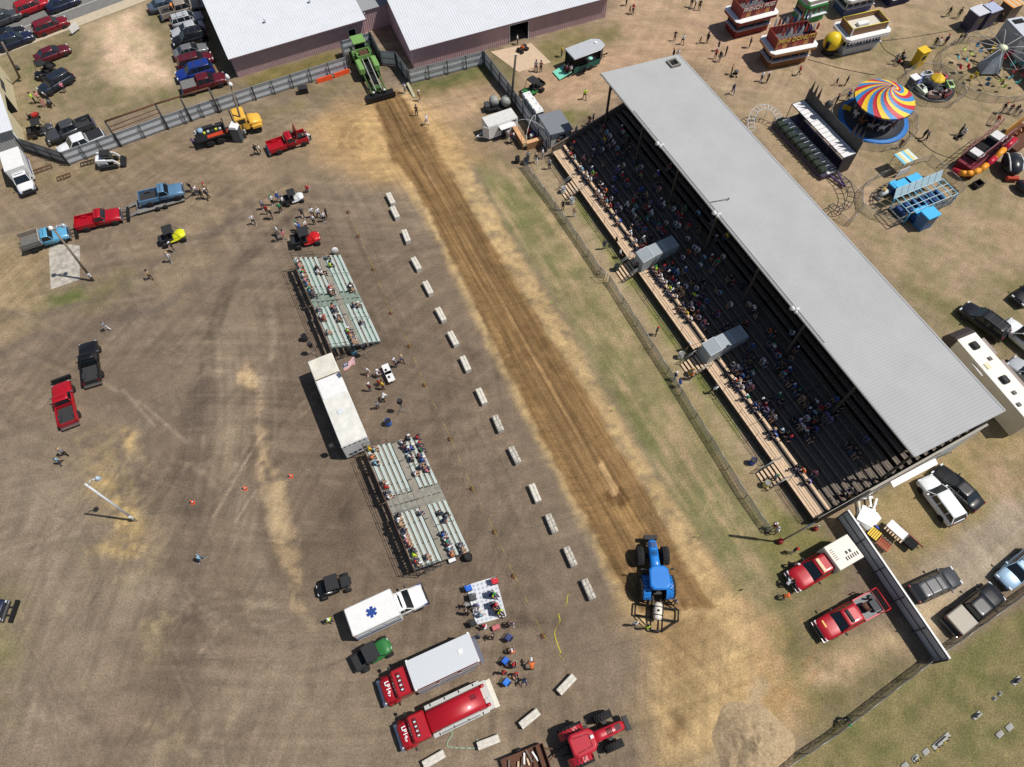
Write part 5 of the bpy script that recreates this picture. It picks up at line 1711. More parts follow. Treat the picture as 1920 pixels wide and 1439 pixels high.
vehicle('utv', 'green-bonnet utility vehicle between the ambulance and the fire trucks', (699, 1226), (728, 1208), pm('paint_green', rgb(48, 116, 60), 0.45), 'utility vehicle', group=UG, rim=pm('yellow_rim', rgb(214, 190, 40), 0.4), scale=1.12)
vehicle('utv', 'green-nosed utility vehicle parked behind the white portable toilets', (999, 165), (980, 177), pm('paint_green', rgb(48, 116, 60), 0.45), 'utility vehicle', group=UG, rim=pm('yellow_rim', rgb(214, 190, 40), 0.4), scale=1.1)
YG = 'vehicles parked behind the grandstand'
vehicle('suv', 'black off-road wagon with roof bars beside the long camper', (1845, 602), (1805, 572), 'black', group=YG, scale=1.08)
vehicle('pickup', 'white pickup cut by the right picture edge', (1925, 640), (1890, 610), 'white', 'pickup', group=YG)
vehicle('suv', 'silver car cut by the right picture edge below the white pickup', (1932, 705), (1900, 680), 'silver', group=YG)
vehicle('suv', 'white wagon parked next to a black saloon', (1764, 937), (1735, 898), 'white', group=YG, rails=False, scale=1.02)
vehicle('sedan', 'black saloon parked next to the white wagon', (1796, 914), (1760, 880), 'black', group=YG, scale=1.05)
vehicle('suv', 'dark grey wagon with roof rack beside the blue-grey fence screen', (1753, 1097), (1790, 1080), 'darkgrey', group=YG, scale=1.0)
vehicle('pickup', 'black pickup with pale bed cover by the boundary fence', (1827, 1141), (1860, 1115), 'black', 'pickup', group=YG, cover=pm('tan_cover', rgb(176, 168, 154), 0.7))
vehicle('suv', 'pale blue car at the right picture edge above the boundary fence', (1912, 1066), (1890, 1085), 'paleblue', group=YG)
vehicle('suv', 'dark car mostly outside the right edge of the fairground lawn', (1934, 548), (1915, 560), 'black', group=YG)

# low trailer under the blue truck
t = thing('flat_trailer', 'low grey flat trailer with ramps under the steel blue pickup', 'trailer', G(303, 381), pang((262, 390), (345, 366)))
build('deck', MB().box((0, 0, 0.36), (5.6, 2.1, 0.1)), pm('trailer_deck', rgb(128, 126, 122), 0.8, 0.1, 0.2, 3), t)
for s in (-1, 1):
    build('ramp', MB().bar((-2.8, s * 0.75, 0.38), (-4.3, s * 0.75, 0.04), 0.4, 0.06), pm('trailer_deck', rgb(128, 126, 122)), t)
    for x in (-0.5, 0.4):
        build('wheel', MB().lathe([(0.05, -0.1), (0.28, -0.1), (0.31, 0), (0.28, 0.1), (0.05, 0.1)], 14, (x, s * 1.16, 0.31), axis='y'), rubber, t)
build('drawbar', MB().bar((2.8, -0.7, 0.36), (4.4, 0, 0.4), 0.1, 0.1).bar((2.8, 0.7, 0.36), (4.4, 0, 0.4), 0.1, 0.1), wood_pole, t)
# ------------------------------------------------------------------ emergency vehicles, tractors, sleds, camper
STRIPE = pm('blue_stripe', rgb(40, 70, 140), 0.4)
FRED = PAINT['red']
ORG = pm('strap_orange', rgb(214, 74, 40), 0.6)

def put(name, label, cat, c, z, rear, front, group=None):
    p = G(c[0], c[1], z)
    return thing(name, label, cat, (p.x, p.y, 0), pang(rear, front, z), group)

def box_ambulance(label, c, z, rear, front, star=True, group='ambulances'):
    t = put('ambulance', label, 'ambulance', c, z, rear, front, group)
    bx = build('box_body', MB().rbox((0, 0, 1.68), (4.2, 2.45, 2.45), 0.08), white, t)
    if star:
        q = MB()
        for k in range(3):
            q.box((0, 0, 2.915 + 0.003 * k), (0.95, 0.27, 0.01), k * math.pi / 3 + 0.3)
        build('star_emblem', q, STRIPE, bx)
    for s in (-1, 1):
        build('side_stripe', MB().box((0, s * 1.235, 1.15), (4.0, 0.02, 0.3)), STRIPE, bx)
        for k in range(3):
            build('compartment_door', MB().box((-1.4 + k * 1.3, s * 1.232, 1.75), (1.1, 0.03, 0.8)), pm('white_door', rgb(206, 208, 210), 0.4), bx)
        build('rear_light', MB().box((-2.11, s * 1.0, 1.2), (0.05, 0.2, 0.4)), tail_l, bx)
        build('warning_light', MB().box((-1.9, s * 1.23, 2.7), (0.3, 0.04, 0.14)), tail_l, bx)
    build('cab', body_loft([(2.05, 0.98, 0.5, 1.5), (3.0, 1.0, 0.45, 1.42), (3.4, 1.0, 0.45, 1.3), (4.2, 0.97, 0.48, 1.18), (4.55, 0.9, 0.5, 1.0)]), white, t)
    gp_ = []
    greenhouse(gp_, 2.1, 2.15, 2.75, 3.35, 1.38, 2.1, 0.92, 0.8, (2.5,))
    lights(gp_, 4.5, 2.0, 0.9, 0.85, 0.9)
    mirrors(gp_, 3.2, 1.05, 1.5, trim_b)
    gp_.append(('bumper', MB().box((4.6, 0, 0.6), (0.22, 1.9, 0.25)), [trim_b], None))
    gp_.append(('grille', MB().box((4.56, 0, 0.9), (0.08, 1.1, 0.25)), [trim_b], None))
    gp_.append(('hood_stripe', MB().box((4.0, 0.93, 1.0), (1.2, 0.08, 0.14)).box((4.0, -0.93, 1.0), (1.2, 0.08, 0.14)), [STRIPE], None))
    for nm, q, mats, ov in gp_:
        build(nm, q, [m or PAINT['white'] for m in mats], t)
    add_wheels(t, [(3.7, s * 0.88) for s in (-1, 1)] + [(-0.9, s * 1.0) for s in (-1, 1)], 0.4, 0.28)
    return t

box_ambulance('white ambulance with a blue star emblem on its roof', (696.5, 1148), 2.9, (652, 1169), (740, 1128))
box_ambulance('white box ambulance parked by the fence at the left edge', (19, 296), 2.9, (10, 268), (36, 350), False).scale = (0.86, 0.95, 0.95)

Q_FT = {}

def fire_truck(label, c, z, rear, front, number, tank):
    t = put('fire_truck', label, 'fire truck', c, z, rear, front, 'red fire trucks')
    if not tank:
        b = build('body', MB().rbox((0, 0, 2.0), (5.7, 2.45, 2.5), 0.05), PAINT['darkred'], t)
        build('roof_panel', MB().rbox((0, 0, 3.28), (5.66, 2.4, 0.1), 0.02), pm('grey_truck_roof', rgb(196, 200, 203), 0.5, 0.1, 0.06), b)
        build('roof_vent', MB().box((-1.6, -0.1, 3.36), (0.35, 0.35, 0.06)), white, b)
        for s in (-1, 1):
            build('side_stripe', MB().box((0, s * 1.23, 1.55), (5.5, 0.03, 0.18)), white, b)
            for k in range(3):
                build('locker_door', MB().box((-1.9 + 1.9 * k, s * 1.235, 2.2), (1.6, 0.04, 0.8)), pm('roller_door', rgb(168, 170, 172), 0.4, 0.4), b)
            build('running_board', MB().box((0.2, s * 1.28, 0.85), (5.0, 0.2, 0.08)), chrome, b)
            for x in (-2.7, 2.7):
                build('beacon', MB().box((x, s * 1.18, 3.33), (0.16, 0.16, 0.14)), white, b)
        build('rear_step', MB().box((-3.0, 0, 0.75), (0.4, 2.3, 0.12)), chrome, b)
        cx = 2.8
    else:
        prof = [(-0.85, 1.1), (-0.92, 1.5), (-0.92, 2.15), (-0.84, 2.38), (-0.55, 2.5), (0, 2.54), (0.55, 2.5), (0.84, 2.38), (0.92, 2.15), (0.92, 1.5), (0.85, 1.1)]
        b = build('tank', MB().loft([[(x, y * k, 1.1 + (zz - 1.1) * k) for y, zz in prof] for x, k in ((-2.7, 0.9), (-2.6, 1), (2.4, 1), (2.5, 0.9))], 0, True), FRED, t)
        build('tank_hatch', MB().box((-1.9, -0.25, 2.55), (0.5, 0.4, 0.1)), PAINT['darkred'], b)
        for s in (-1, 1):
            build('catwalk', MB().box((-0.2, s * 1.15, 1.75), (5.2, 0.35, 0.5)), pm('silver_locker', rgb(196, 196, 190), 0.4, 0.4), t)
            for k in range(4):
                build('locker_latch', MB().box((-2.2 + 1.35 * k, s * 1.2, 2.02), (0.1, 0.2, 0.04)), black, t)
        build('ladder', MB().bar((-2.0, 1.25, 2.2), (1.6, 1.25, 2.2), 0.06, 0.08).bar((-2.0, 0.95, 2.2), (1.6, 0.95, 2.2), 0.06, 0.08), steel, t)
        build('rear_deck', MB().box((-3.0, 0, 1.4), (0.7, 2.4, 0.9)).box((-2.95, 0.5, 1.9), (0.4, 0.5, 0.2)), pm('silver_locker', rgb(196, 196, 190)), t)
        build('rear_step', MB().box((-3.55, 0, 0.8), (0.5, 2.4, 0.12)), pm('pale_step', rgb(206, 200, 186), 0.6), t)
        for s in (-1, 1):
            build('hose_reel', MB().lathe([(0.05, -0.12), (0.22, -0.12), (0.22, 0.12), (0.05, 0.12)], 12, (-2.9, s * 0.8, 2.0), axis='y'), FRED, t)
        cx = 2.55
    build('cab', MB().rbox((cx + 0.75, 0, 1.7), (1.5, 2.2, 1.9), 0.12), FRED, t)
    build('windscreen', MB().hexa([(cx + 1.5, -1.0, 1.75), (cx + 1.85, -0.98, 1.7), (cx + 1.85, 0.98, 1.7), (cx + 1.5, 1.0, 1.75), (cx + 1.3, -0.95, 2.55), (cx + 1.45, -0.9, 2.5), (cx + 1.45, 0.9, 2.5), (cx + 1.3, 0.95, 2.55)]), glass, t)
    for s in (-1, 1):
        build('side_window', MB().box((cx + 0.85, s * 1.1, 2.05), (0.9, 0.03, 0.6)), glass, t)
        build('mirror', MB().box((cx + 1.6, s * 1.45, 1.95), (0.12, 0.24, 0.4)).bar((cx + 1.5, s * 1.1, 2.1), (cx + 1.6, s * 1.4, 2.1), 0.04, 0.04), black, t)
        build('wheel_arch', MB().rbox((cx + 2.0, s * 1.0, 1.05), (1.1, 0.36, 0.5), 0.12), FRED, t)
        build('headlight', MB().box((cx + 2.7, s * 0.8, 1.1), (0.14, 0.28, 0.2)), head_l, t)
    hd = build('bonnet', MB().loft([ring(cx + x, w, 0.7, zt, 0.04) for x, w, zt in ((1.45, 1.05, 1.85), (2.05, 1.03, 1.78), (2.5, 0.97, 1.64), (2.7, 0.84, 1.46))], 0, True), FRED, t)
    tm = text_mesh(number, 0.5, white, 0.02, 0.014)
    o = link('lettering', tm, hd, (cx + 2.1, 0, 1.85), math.pi / 2)
    o.rotation_euler = (0, math.radians(9), math.pi / 2)
    build('bumper', MB().box((cx + 2.82, 0, 0.75), (0.3, 2.2, 0.3)), chrome, t)
    lb = build('light_bar', MB().rbox((cx + 0.95, 0, 2.74), (0.3, 1.5, 0.16), 0.04), trim_b, t)
    for k in range(8):
        build('lens', MB().box((cx + 0.95, -0.63 + 0.18 * k, 2.84), (0.2, 0.12, 0.05)), head_l if k % 2 else tail_l, lb)
    build('chassis', MB().box((0.5, 0, 0.75), (6.4, 1.0, 0.3)), black, t)
    add_wheels(t, [(cx + 2.0, s * 0.98) for s in (-1, 1)] + [(-1.3, s * 1.0) for s in (-1, 1)], 0.5, 0.32)
    return t

fire_truck('red fire truck with grey box roof, LP149 on its bonnet', (829.5, 1240), 3.3, (890, 1212), (769, 1268), 'LP149', False)
ftk = fire_truck('red fire tanker with rounded tank, LP143 on its bonnet', (852, 1331), 2.4, (905, 1306), (790, 1361), 'LP143', True)
ftk.scale = (0.92, 0.96, 0.96)
hp = [G(*p) + Vector((0, 0, 0.04)) for p in curve([(842, 1370), (848, 1376), (838, 1396), (850, 1402), (893, 1403), (904, 1400), (893, 1385)], 4)]
tag(build('fire_hose', MB().path(hp, 0.05, 6), pm('green_hose', rgb(150, 176, 150), 0.7)), 'pale green hose running from the tanker to a concrete block', 'hose')

# red brush trucks by the screen
t = vehicle('pickup', 'red utility truck with a white slotted top box, nose to the lawn', (1537, 1062), (1497, 1085), 'red', 'truck', name='utility_truck', scale=1.08, group='red trucks by the fence screen')
bx = build('service_box', MB().rbox((-1.75, 0, 1.55), (2.5, 2.15, 1.5), 0.05), pm('cream_box', rgb(226, 220, 206), 0.5), t)
for k in range(6):
    build('slot', MB().box((-2.7 + 0.22 * k, 0.55, 2.31), (0.09, 0.32, 0.02)), trim_dark, bx)
for k in range(2):
    build('vent', MB().box((-2.25 + 0.35 * k, 0.12, 2.31), (0.2, 0.26, 0.02)), galv_dark, bx)
for k in range(6):
    build('stencil_line', MB().box((-0.85, 0.25 - 0.17 * k, 2.308), (0.34, 0.05, 0.015)), pm('stencil', rgb(120, 84, 70), 0.7), bx)
build('light_bar', MB().rbox((0.45, 0, 1.96), (0.3, 1.2, 0.12), 0.03), pm('amber_bar', rgb(226, 190, 150), 0.4), t)
t = vehicle('pickup', 'red brush truck with pump gear and a red tube rail', (1588, 1157), (1545, 1180), 'red', 'truck', name='brush_truck', scale=1.03, group='red trucks by the fence screen')
build('deck', MB().box((-1.98, 0, 1.2), (1.95, 1.9, 0.06)), pm('deck_grey', rgb(110, 112, 114), 0.6, 0.2), t)
build('hose_reel', MB().lathe([(0.08, -0.35), (0.36, -0.35), (0.36, -0.3), (0.26, -0.28), (0.26, 0.28), (0.36, 0.3), (0.36, 0.35), (0.08, 0.35)], 14, (-1.5, 0, 1.6), axis='y'), rust, t)
build('pump', MB().box((-2.3, 0.2, 1.45), (0.6, 0.9, 0.45)).tube((-2.2, -0.5, 1.3), (-2.2, -0.5, 1.9), 0.09).box((-2.6, -0.4, 1.4), (0.3, 0.5, 0.3)), galv_dark, t)
build('tube_rail', MB().path([(-2.6, -0.95, 1.25), (-2.6, -0.95, 1.9), (-3.2, -0.95, 1.9), (-3.2, 0.95, 1.9), (-2.6, 0.95, 1.9), (-2.6, 0.95, 1.25)], 0.045), pm('rail_red', rgb(196, 30, 44), 0.4), t)
build('light_bar', MB().rbox((0.3, 0, 1.96), (0.28, 1.1, 0.12), 0.03), trim_b, t)
q = MB()
for k in range(2):
    q.box((2.35 - 0.24 * k, -0.45, 1.175), (0.1, 0.36, 0.02))
    q.box((2.35 - 0.24 * k, 0.0, 1.2), (0.1, 0.36, 0.02))
build('bonnet_mark', MB().box((2.3, -0.35, 1.17), (0.14, 0.6, 0.02)), pm('gold_mark', rgb(222, 170, 70), 0.5), t)

# ------------------------------------------------------------------ tractors
def lug_wheel(t, x, y, r, w, rimcol, name='wheel'):
    q = MB().lathe([(r * 0.5, -w / 2), (r * 0.86, -w / 2), (r * 0.93, -w * 0.42), (r * 0.93, w * 0.42), (r * 0.86, w / 2), (r * 0.5, w / 2)], 24, axis='y')
    n = 20
    for k in range(n):
        for s in (-1, 1):
            a = 2 * math.pi * (k + (0.5 if s > 0 else 0)) / n
            b = a + 0.16
            p0 = (math.sin(a) * r * 0.94, s * 0.02, math.cos(a) * r * 0.94)
            p1 = (math.sin(b) * r * 0.94, s * w * 0.48, math.cos(b) * r * 0.94)
            q.bar(p0, p1, 0.07, 0.1)
    o = build(name, q, rubber, t, (x, y, r))
    build('rim', MB().lathe([(0.03, -w * 0.25), (r * 0.25, -w * 0.3), (r * 0.48, -w * 0.15), (r * 0.53, -w * 0.46), (r * 0.53, w * 0.46), (r * 0.48, w * 0.15), (r * 0.25, w * 0.3), (0.03, w * 0.25)], 18, axis='y'), rimcol, o)

def tractor(label, c, z, rear, front, col, rimcol, ridged=False):
    t = put('tractor', label, 'tractor', c, z, rear, front, 'tractors')
    rg = []
    for x, w, zt in ((0.55, 0.46, 2.0), (1.4, 0.42, 1.95), (2.6, 0.4, 1.86), (3.2, 0.36, 1.74), (3.45, 0.26, 1.5)):
        rg.append([(x, -w, 1.05), (x, -w, zt - .2), (x, -w * .8, zt - .05), (x, -w * .3, zt), (x, w * .3, zt), (x, w * .8, zt - .05), (x, w, zt - .2), (x, w, 1.05)])
    hd = build('bonnet', MB().loft(rg, 0, True), col, t)
    build('bonnet_vent', MB().box((2.85, 0, 1.87), (0.5, 0.44, 0.03)), pm('vent_tone_' + col.name, rgb(70, 20, 26) if 'red' in col.name else rgb(30, 70, 120), 0.5), hd)
    for k in range(4):
        build('louvre', MB().box((1.9 + 0.13 * k, 0, 1.95 - 0.01 * k), (0.06, 0.5, 0.03)), trim_dark, hd)
    build('chassis', MB().box((0.9, 0, 0.95), (4.6, 0.6, 0.5)).box((2.1, 0, 0.75), (0.35, 2.0, 0.25)).box((-0.75, 0, 0.95), (0.5, 2.2, 0.35)), black, t)
    build('cab_glass', MB().hexa([(-1.15, -0.78, 1.25), (0.62, -0.7, 1.25), (0.62, 0.7, 1.25), (-1.15, 0.78, 1.25), (-1.05, -0.72, 2.75), (0.5, -0.66, 2.75), (0.5, 0.66, 2.75), (-1.05, 0.72, 2.75)]), glass, t)
    q = MB()
    for s in (-1, 1):
        q.bar((0.62, s * 0.72, 1.25), (0.5, s * 0.68, 2.76), 0.08, 0.08).bar((-1.15, s * 0.8, 1.25), (-1.05, s * 0.74, 2.76), 0.08, 0.08)
    build('cab_frame', q, trim_b, t)
    rg = []
    for zz, ins in ((2.72, 0.04), (2.8, 0.0), (2.92, 0.03), (2.98, 0.16)):
        A, B, W, cc = -1.35 + ins, 0.75 - ins, 0.92 - ins, 0.28
        rg.append([(A + cc, -W, zz), (B - cc, -W * .92, zz), (B, -W * .55, zz), (B, W * .55, zz), (B - cc, W * .92, zz), (A + cc, W, zz), (A, W - cc, zz), (A, -W + cc, zz)])
    rf_ = build('cab_roof', MB().loft(rg, 0, True), col, t)
    if ridged:
        for k in range(7):
            build('roof_rib', MB().box((-0.45, -0.6 + 0.2 * k, 2.985), (1.2, 0.05, 0.02)), col, rf_)
    else:
        build('roof_beacon', MB().rbox((0.5, 0.15, 3.03), (0.28, 0.26, 0.12), 0.03), white, rf_)
        build('roof_groove', MB().path([(-1.0, -0.55, 2.99), (0.3, -0.45, 2.99), (0.3, 0.45, 2.99), (-1.0, 0.55, 2.99)], 0.025), PAINT['darkred'], rf_)
    for s in (-1, 1):
        q = MB()
        for k in range(7):
            a0, a1 = math.radians(20 + 22 * k), math.radians(20 + 22 * (k + 1))
            p = [(-0.75 + 1.08 * math.cos(a0), 0.95 + 1.08 * math.sin(a0)), (-0.75 + 1.08 * math.cos(a1), 0.95 + 1.08 * math.sin(a1))]
            q.hexa([(p[0][0], s * 1.0 - .32, p[0][1]), (p[1][0], s * 1.0 - .32, p[1][1]), (p[1][0], s * 1.0 + .32, p[1][1]), (p[0][0], s * 1.0 + .32, p[0][1]), (p[0][0], s * 1.0 - .32, p[0][1] + .05), (p[1][0], s * 1.0 - .32, p[1][1] + .05), (p[1][0], s * 1.0 + .32, p[1][1] + .05), (p[0][0], s * 1.0 + .32, p[0][1] + .05)])
        build('mudguard', q, col, t)
        lug_wheel(t, -0.75, s * 1.2, 1.05, 0.68, rimcol)
        lug_wheel(t, 2.1, s * 1.14, 0.85, 0.6, rimcol)
        build('mirror', MB().box((0.55, s * 1.35, 2.3), (0.1, 0.25, 0.4)).bar((0.5, s * 0.7, 2.5), (0.55, s * 1.3, 2.45), 0.04, 0.04), black, t)
    build('front_weights', MB().box((3.75, 0, 0.95), (0.4, 1.15, 0.5)).box((3.45, 0, 0.9), (0.3, 0.5, 0.3)), black, t)
    build('exhaust', MB().tube((0.75, -0.55, 1.5), (0.75, -0.55, 2.9), 0.07), black, t)
    build('steps', MB().box((0.4, 0.95, 0.7), (0.4, 0.3, 0.06)).box((0.4, 0.9, 1.05), (0.4, 0.3, 0.06)).bar((0.2, 0.95, 0.7), (0.2, 0.85, 1.3), 0.05, 0.05), black, t)
    build('hitch', MB().bar((-1.3, -0.35, 0.7), (-2.0, -0.3, 0.55), 0.1, 0.1).bar((-1.3, 0.35, 0.7), (-2.0, 0.3, 0.55), 0.1, 0.1).box((-1.3, 0, 1.1), (0.2, 0.7, 0.4)), black, t)
    return t

TB, TR = pm('tractor_blue', rgb(32, 122, 206), 0.35, 0, 0.06, 2, coat=0.3), pm('tractor_red', rgb(176, 30, 46), 0.35, 0, 0.06, 2, coat=0.3)
tractor('blue tractor with ribbed cab roof pulling on the near end of the track', (1231, 1083), 1.6, (1234, 1120), (1222, 1020), TB, pm('rim_pale', rgb(190, 194, 198), 0.5, 0.3), True)
tractor('big red tractor at the bottom beside the rusty trailer', (1097, 1391), 1.6, (1075, 1402), (1160, 1364), TR, pm('rim_dark', rgb(90, 92, 94), 0.6, 0.3))
t = put('drag_frame', 'black steel drag frame with a white tank behind the blue tractor', 'sled', (1232, 1150), 0.6, (1231, 1180), (1234, 1120))
fr = [(2.0, -0.5), (2.0, 0.5), (-1.5, 0.5), (-1.5, -0.5)]
build('main_frame', MB().path([(x, y, 0.5) for x, y in fr], 0.08, 6, closed=True), black, t)
build('cross_frame', MB().path([(0.6, -1.9, 0.4), (0.6, 1.9, 0.4), (-0.4, 1.9, 0.4), (-0.4, -1.9, 0.4)], 0.08, 6, closed=True), black, t)
build('brace', MB().path([(1.6, -0.5, 0.5), (0.6, -1.8, 0.42)], 0.06).path([(1.6, 0.5, 0.5), (0.6, 1.8, 0.42)], 0.06).path([(-1.5, 0.5, 0.5), (-0.4, 1.8, 0.42)], 0.06).path([(-1.5, -0.5, 0.5), (-0.4, -1.8, 0.42)], 0.06), black, t)
tk = build('tank', MB().lathe([(0.05, -0.75), (0.3, -0.72), (0.38, -0.55), (0.38, 0.55), (0.3, 0.72), (0.05, 0.75)], 18, (0.1, 0, 0.95), axis='x'), pm('white_tank', rgb(216, 208, 194), 0.5), t)
for x in (-0.25, 0.45):
    build('tank_strap', MB().lathe([(0.385, -0.04), (0.4, 0), (0.385, 0.04)], 18, (x, 0, 0.95), axis='x'), black, tk)
build('filler_cap', MB().lathe([(0.01, 0.1), (0.1, 0.1), (0.1, 0)], 12, (0.1, 0, 1.3)), black, tk)

# green pulling sled
t = put('pulling_sled', 'green pulling sled with rear cab and wide black pan at the far track end', 'pulling sled', (690, 128), 1.0, (677, 98), (713, 172))
GRN, GRNL = pm('sled_green', rgb(62, 96, 46), 0.55), pm('sled_light_green', rgb(116, 158, 86), 0.6)
build('pan', MB().box((5.1, 0, 0.3), (1.5, 3.9, 0.16)).box((5.8, 0, 0.55), (0.12, 3.9, 0.7)), black, t)
for s in (-1, 1):
    build('rail', MB().bar((5.0, s * 0.4, 1.15), (-1.5, s * 0.4, 2.0), 0.12, 0.2), pm('rail_steel', rgb(170, 172, 160), 0.5, 0.4), t)
    build('side_beam', MB().bar((5.0, s * 0.95, 0.7), (-3.2, s * 0.95, 1.3), 0.14, 0.3), GRN, t)
    build('wheel_cover', MB().rbox((0.2, s * 1.05, 1.65), (2.2, 0.75, 0.9), 0.12), GRNL, t)
    build('corner_lamp', MB().ell((4.9, s * 0.75, 0.9), (0.16, 0.16, 0.16)), white, t)
    build('side_panel', MB().rbox((-2.9, s * 1.15, 1.5), (2.0, 0.35, 1.0), 0.1), GRNL if s < 0 else GRN, t)
add_wheels(t, [(x, s * 1.05) for x in (-0.4, 0.8) for s in (-1, 1)], 0.55, 0.5)
build('front_block', MB().rbox((4.3, 0, 0.95), (0.6, 1.3, 0.6), 0.06), GRN, t)
wb_ = build('weight_box', MB().box((-1.6, -0.9, 2.1), (1.5, 0.08, 0.6)).box((-1.6, 0.9, 2.1), (1.5, 0.08, 0.6)).box((-0.85, 0, 2.1), (0.08, 1.8, 0.6)).box((-2.35, 0, 2.1), (0.08, 1.8, 0.6)).box((-1.6, 0, 1.85), (1.5, 1.8, 0.06)), GRNL, t)
for k in range(3):
    build('weight', MB().box((-1.6 - 0.35 + 0.35 * k, 0.1, 2.1), (0.28, 1.2, 0.4)), rust, wb_)
build('cab', MB().box((-3.6, 0, 2.2), (1.5, 1.5, 1.5), tx=0.95, ty=0.95), glass, t)
build('cab_roof', MB().rbox((-3.6, 0, 3.0), (1.8, 1.75, 0.14), 0.05), GRNL, t)
build('chassis', MB().box((-1.5, 0, 1.0), (5.5, 1.2, 0.5)), trim_b, t)
build('chain_gear', MB().box((2.0, 0, 1.2), (3.4, 0.5, 0.25)).box((3.2, 0, 1.35), (0.4, 0.6, 0.2)).ell((1.6, 0.1, 1.5), (0.2, 0.2, 0.2)), trim_dark, t)
lug_wheel(t, -3.4, 1.25, 0.75, 0.5, GRN)
lug_wheel(t, -3.4, -1.25, 0.75, 0.5, GRN)

# yellow lorry with flat deck
t = put('flatbed_lorry', 'yellow lorry with black flat deck of tools in front of the silver fence', 'lorry', (428, 243), 1.0, (370, 263), (487, 228))
YL = PAINT['yellow']
build('cab', MB().rbox((1.9, 0, 2.0), (1.5, 2.2, 1.9), 0.14), YL, t)
build('windscreen', MB().hexa([(2.6, -1.0, 1.9), (2.85, -0.95, 1.85), (2.85, 0.95, 1.85), (2.6, 1.0, 1.9), (2.45, -0.95, 2.75), (2.6, -0.9, 2.7), (2.6, 0.9, 2.7), (2.45, 0.95, 2.75)]), glass, t)
build('bonnet', MB().loft([ring(x, w, 0.95, zt, 0.05) for x, w, zt in ((2.6, 1.0, 1.85), (3.4, 0.95, 1.75), (4.1, 0.85, 1.6), (4.35, 0.7, 1.4))], 0, True), YL, t)
for s in (-1, 1):
    build('side_window', MB().box((1.95, s * 1.1, 2.35), (0.9, 0.03, 0.6)), glass, t)
    build('front_wing', MB().rbox((3.55, s * 1.02, 1.15), (1.3, 0.4, 0.45), 0.12), YL, t)
    build('fuel_tank', MB().lathe([(0.05, -0.6), (0.3, -0.6), (0.3, 0.6), (0.05, 0.6)], 12, (1.0, s * 0.95, 0.8), axis='x'), chrome, t)
    build('mirror', MB().box((2.6, s * 1.45, 2.3), (0.1, 0.2, 0.4)), black, t)
build('exhaust', MB().tube((0.95, 0.8, 1.0), (0.95, 0.8, 3.0), 0.08), black, t)
build('chassis', MB().box((-0.3, 0, 0.9), (7.6, 0.9, 0.3)), black, t)
build('deck', MB().box((-2.2, 0, 1.25), (3.9, 2.3, 0.12)), black, t)
build('deck_rack', MB().box((-0.3, 0, 1.7), (0.12, 2.2, 0.9)).box((-2.6, 0.8, 1.5), (2.0, 0.5, 0.4)), trim_b, t)
for k in range(3):
    build('deck_strap', MB().box((-1.4, -0.9 + 0.22 * k, 1.36), (2.6, 0.12, 0.08), 0.03 * k), ORG, t)
build('tool_box', MB().rbox((-0.9, 0.6, 1.55), (0.9, 0.6, 0.5), 0.05), trim_b, t)
build('blue_drum', MB().lathe([(0.05, 0), (0.35, 0), (0.35, 0.5), (0.05, 0.52)], 14, (-3.3, 0.5, 1.32)), pm('drum_blue_grey', rgb(140, 166, 190), 0.5), t)
for k in range(5):
    build('tool_case', MB().rbox((-2.9 + 0.5 * k, 0.1 + 0.1 * (k % 2), 1.42), (0.3, 0.26, 0.2), 0.03), pm('case_%d' % (k % 3), (rgb(200, 210, 60), rgb(190, 190, 190), rgb(60, 60, 64))[k % 3], 0.6), t)
add_wheels(t, [(3.5, s * 0.95) for s in (-1, 1)] + [(x, s * 0.95) for x in (-1.4, -2.7) for s in (-1, 1)], 0.5, 0.32)

# skid loader
t = put('skid_loader', 'white compact track loader with black cab by the fence foot', 'loader', (201, 301), 0.8, (182, 304), (222, 297))
for s in (-1, 1):
    build('track', MB().side([(-1.0, 0.1), (0.9, 0.0), (1.1, 0.25), (0.9, 0.55), (-0.8, 0.6), (-1.15, 0.35)], s * 0.75 - 0.18, s * 0.75 + 0.18), rubber, t)
    build('lift_arm', MB().bar((-1.0, s * 0.72, 1.5), (0.9, s * 0.72, 1.2), 0.14, 0.22).bar((0.9, s * 0.72, 1.2), (1.5, s * 0.72, 0.3), 0.14, 0.2), PAINT['white'], t)
build('body', MB().rbox((-0.6, 0, 0.95), (1.2, 1.1, 0.9), 0.08), PAINT['white'], t)
build('cab', MB().box((0.2, 0, 1.3), (1.1, 0.95, 1.3), tx=0.9), glass, t)
build('cab_roof', MB().rbox((0.15, 0, 2.0), (1.15, 1.0, 0.1), 0.04), trim_b, t)
build('bucket', MB().side([(1.4, 0.05), (2.0, 0.05), (1.45, 0.55)], -0.9, 0.9), black, t)

# camper behind the stand
fm, rm_ = G(1802, 619, 3.6), G(1917, 751, 3.6)
dv = (rm_ - fm).normalized()
LR = 11.4
cc_ = fm + dv * (LR / 2)
t = thing('camper_trailer', 'long cream fifth-wheel camper with slide-outs behind the grandstand', 'camper', (cc_.x, cc_.y, 0), ang(rm_, fm))
CRM = pm('camper_side', rgb(190, 180, 158), 0.5, 0, 0.08, 1)
build('body', MB().rbox((-0.3, 0, 2.1), (LR - 1.2, 2.4, 2.9), 0.06), CRM, t)
rf = build('roof', MB().rbox((-0.3, 0, 3.58), (LR - 1.0, 2.34, 0.08), 0.03), pm('camper_roof', rgb(232, 228, 216), 0.6, 0, 0.06, 1), t)
build('front_cap', MB().side([(LR / 2 - 0.9, 1.6), (LR / 2 + 0.2, 1.7), (LR / 2 + 0.45, 2.4), (LR / 2 + 0.2, 3.2), (LR / 2 - 0.5, 3.6), (LR / 2 - 0.9, 3.6)], -1.2, 1.2), pm('camper_cap', rgb(62, 54, 50), 0.35), t)
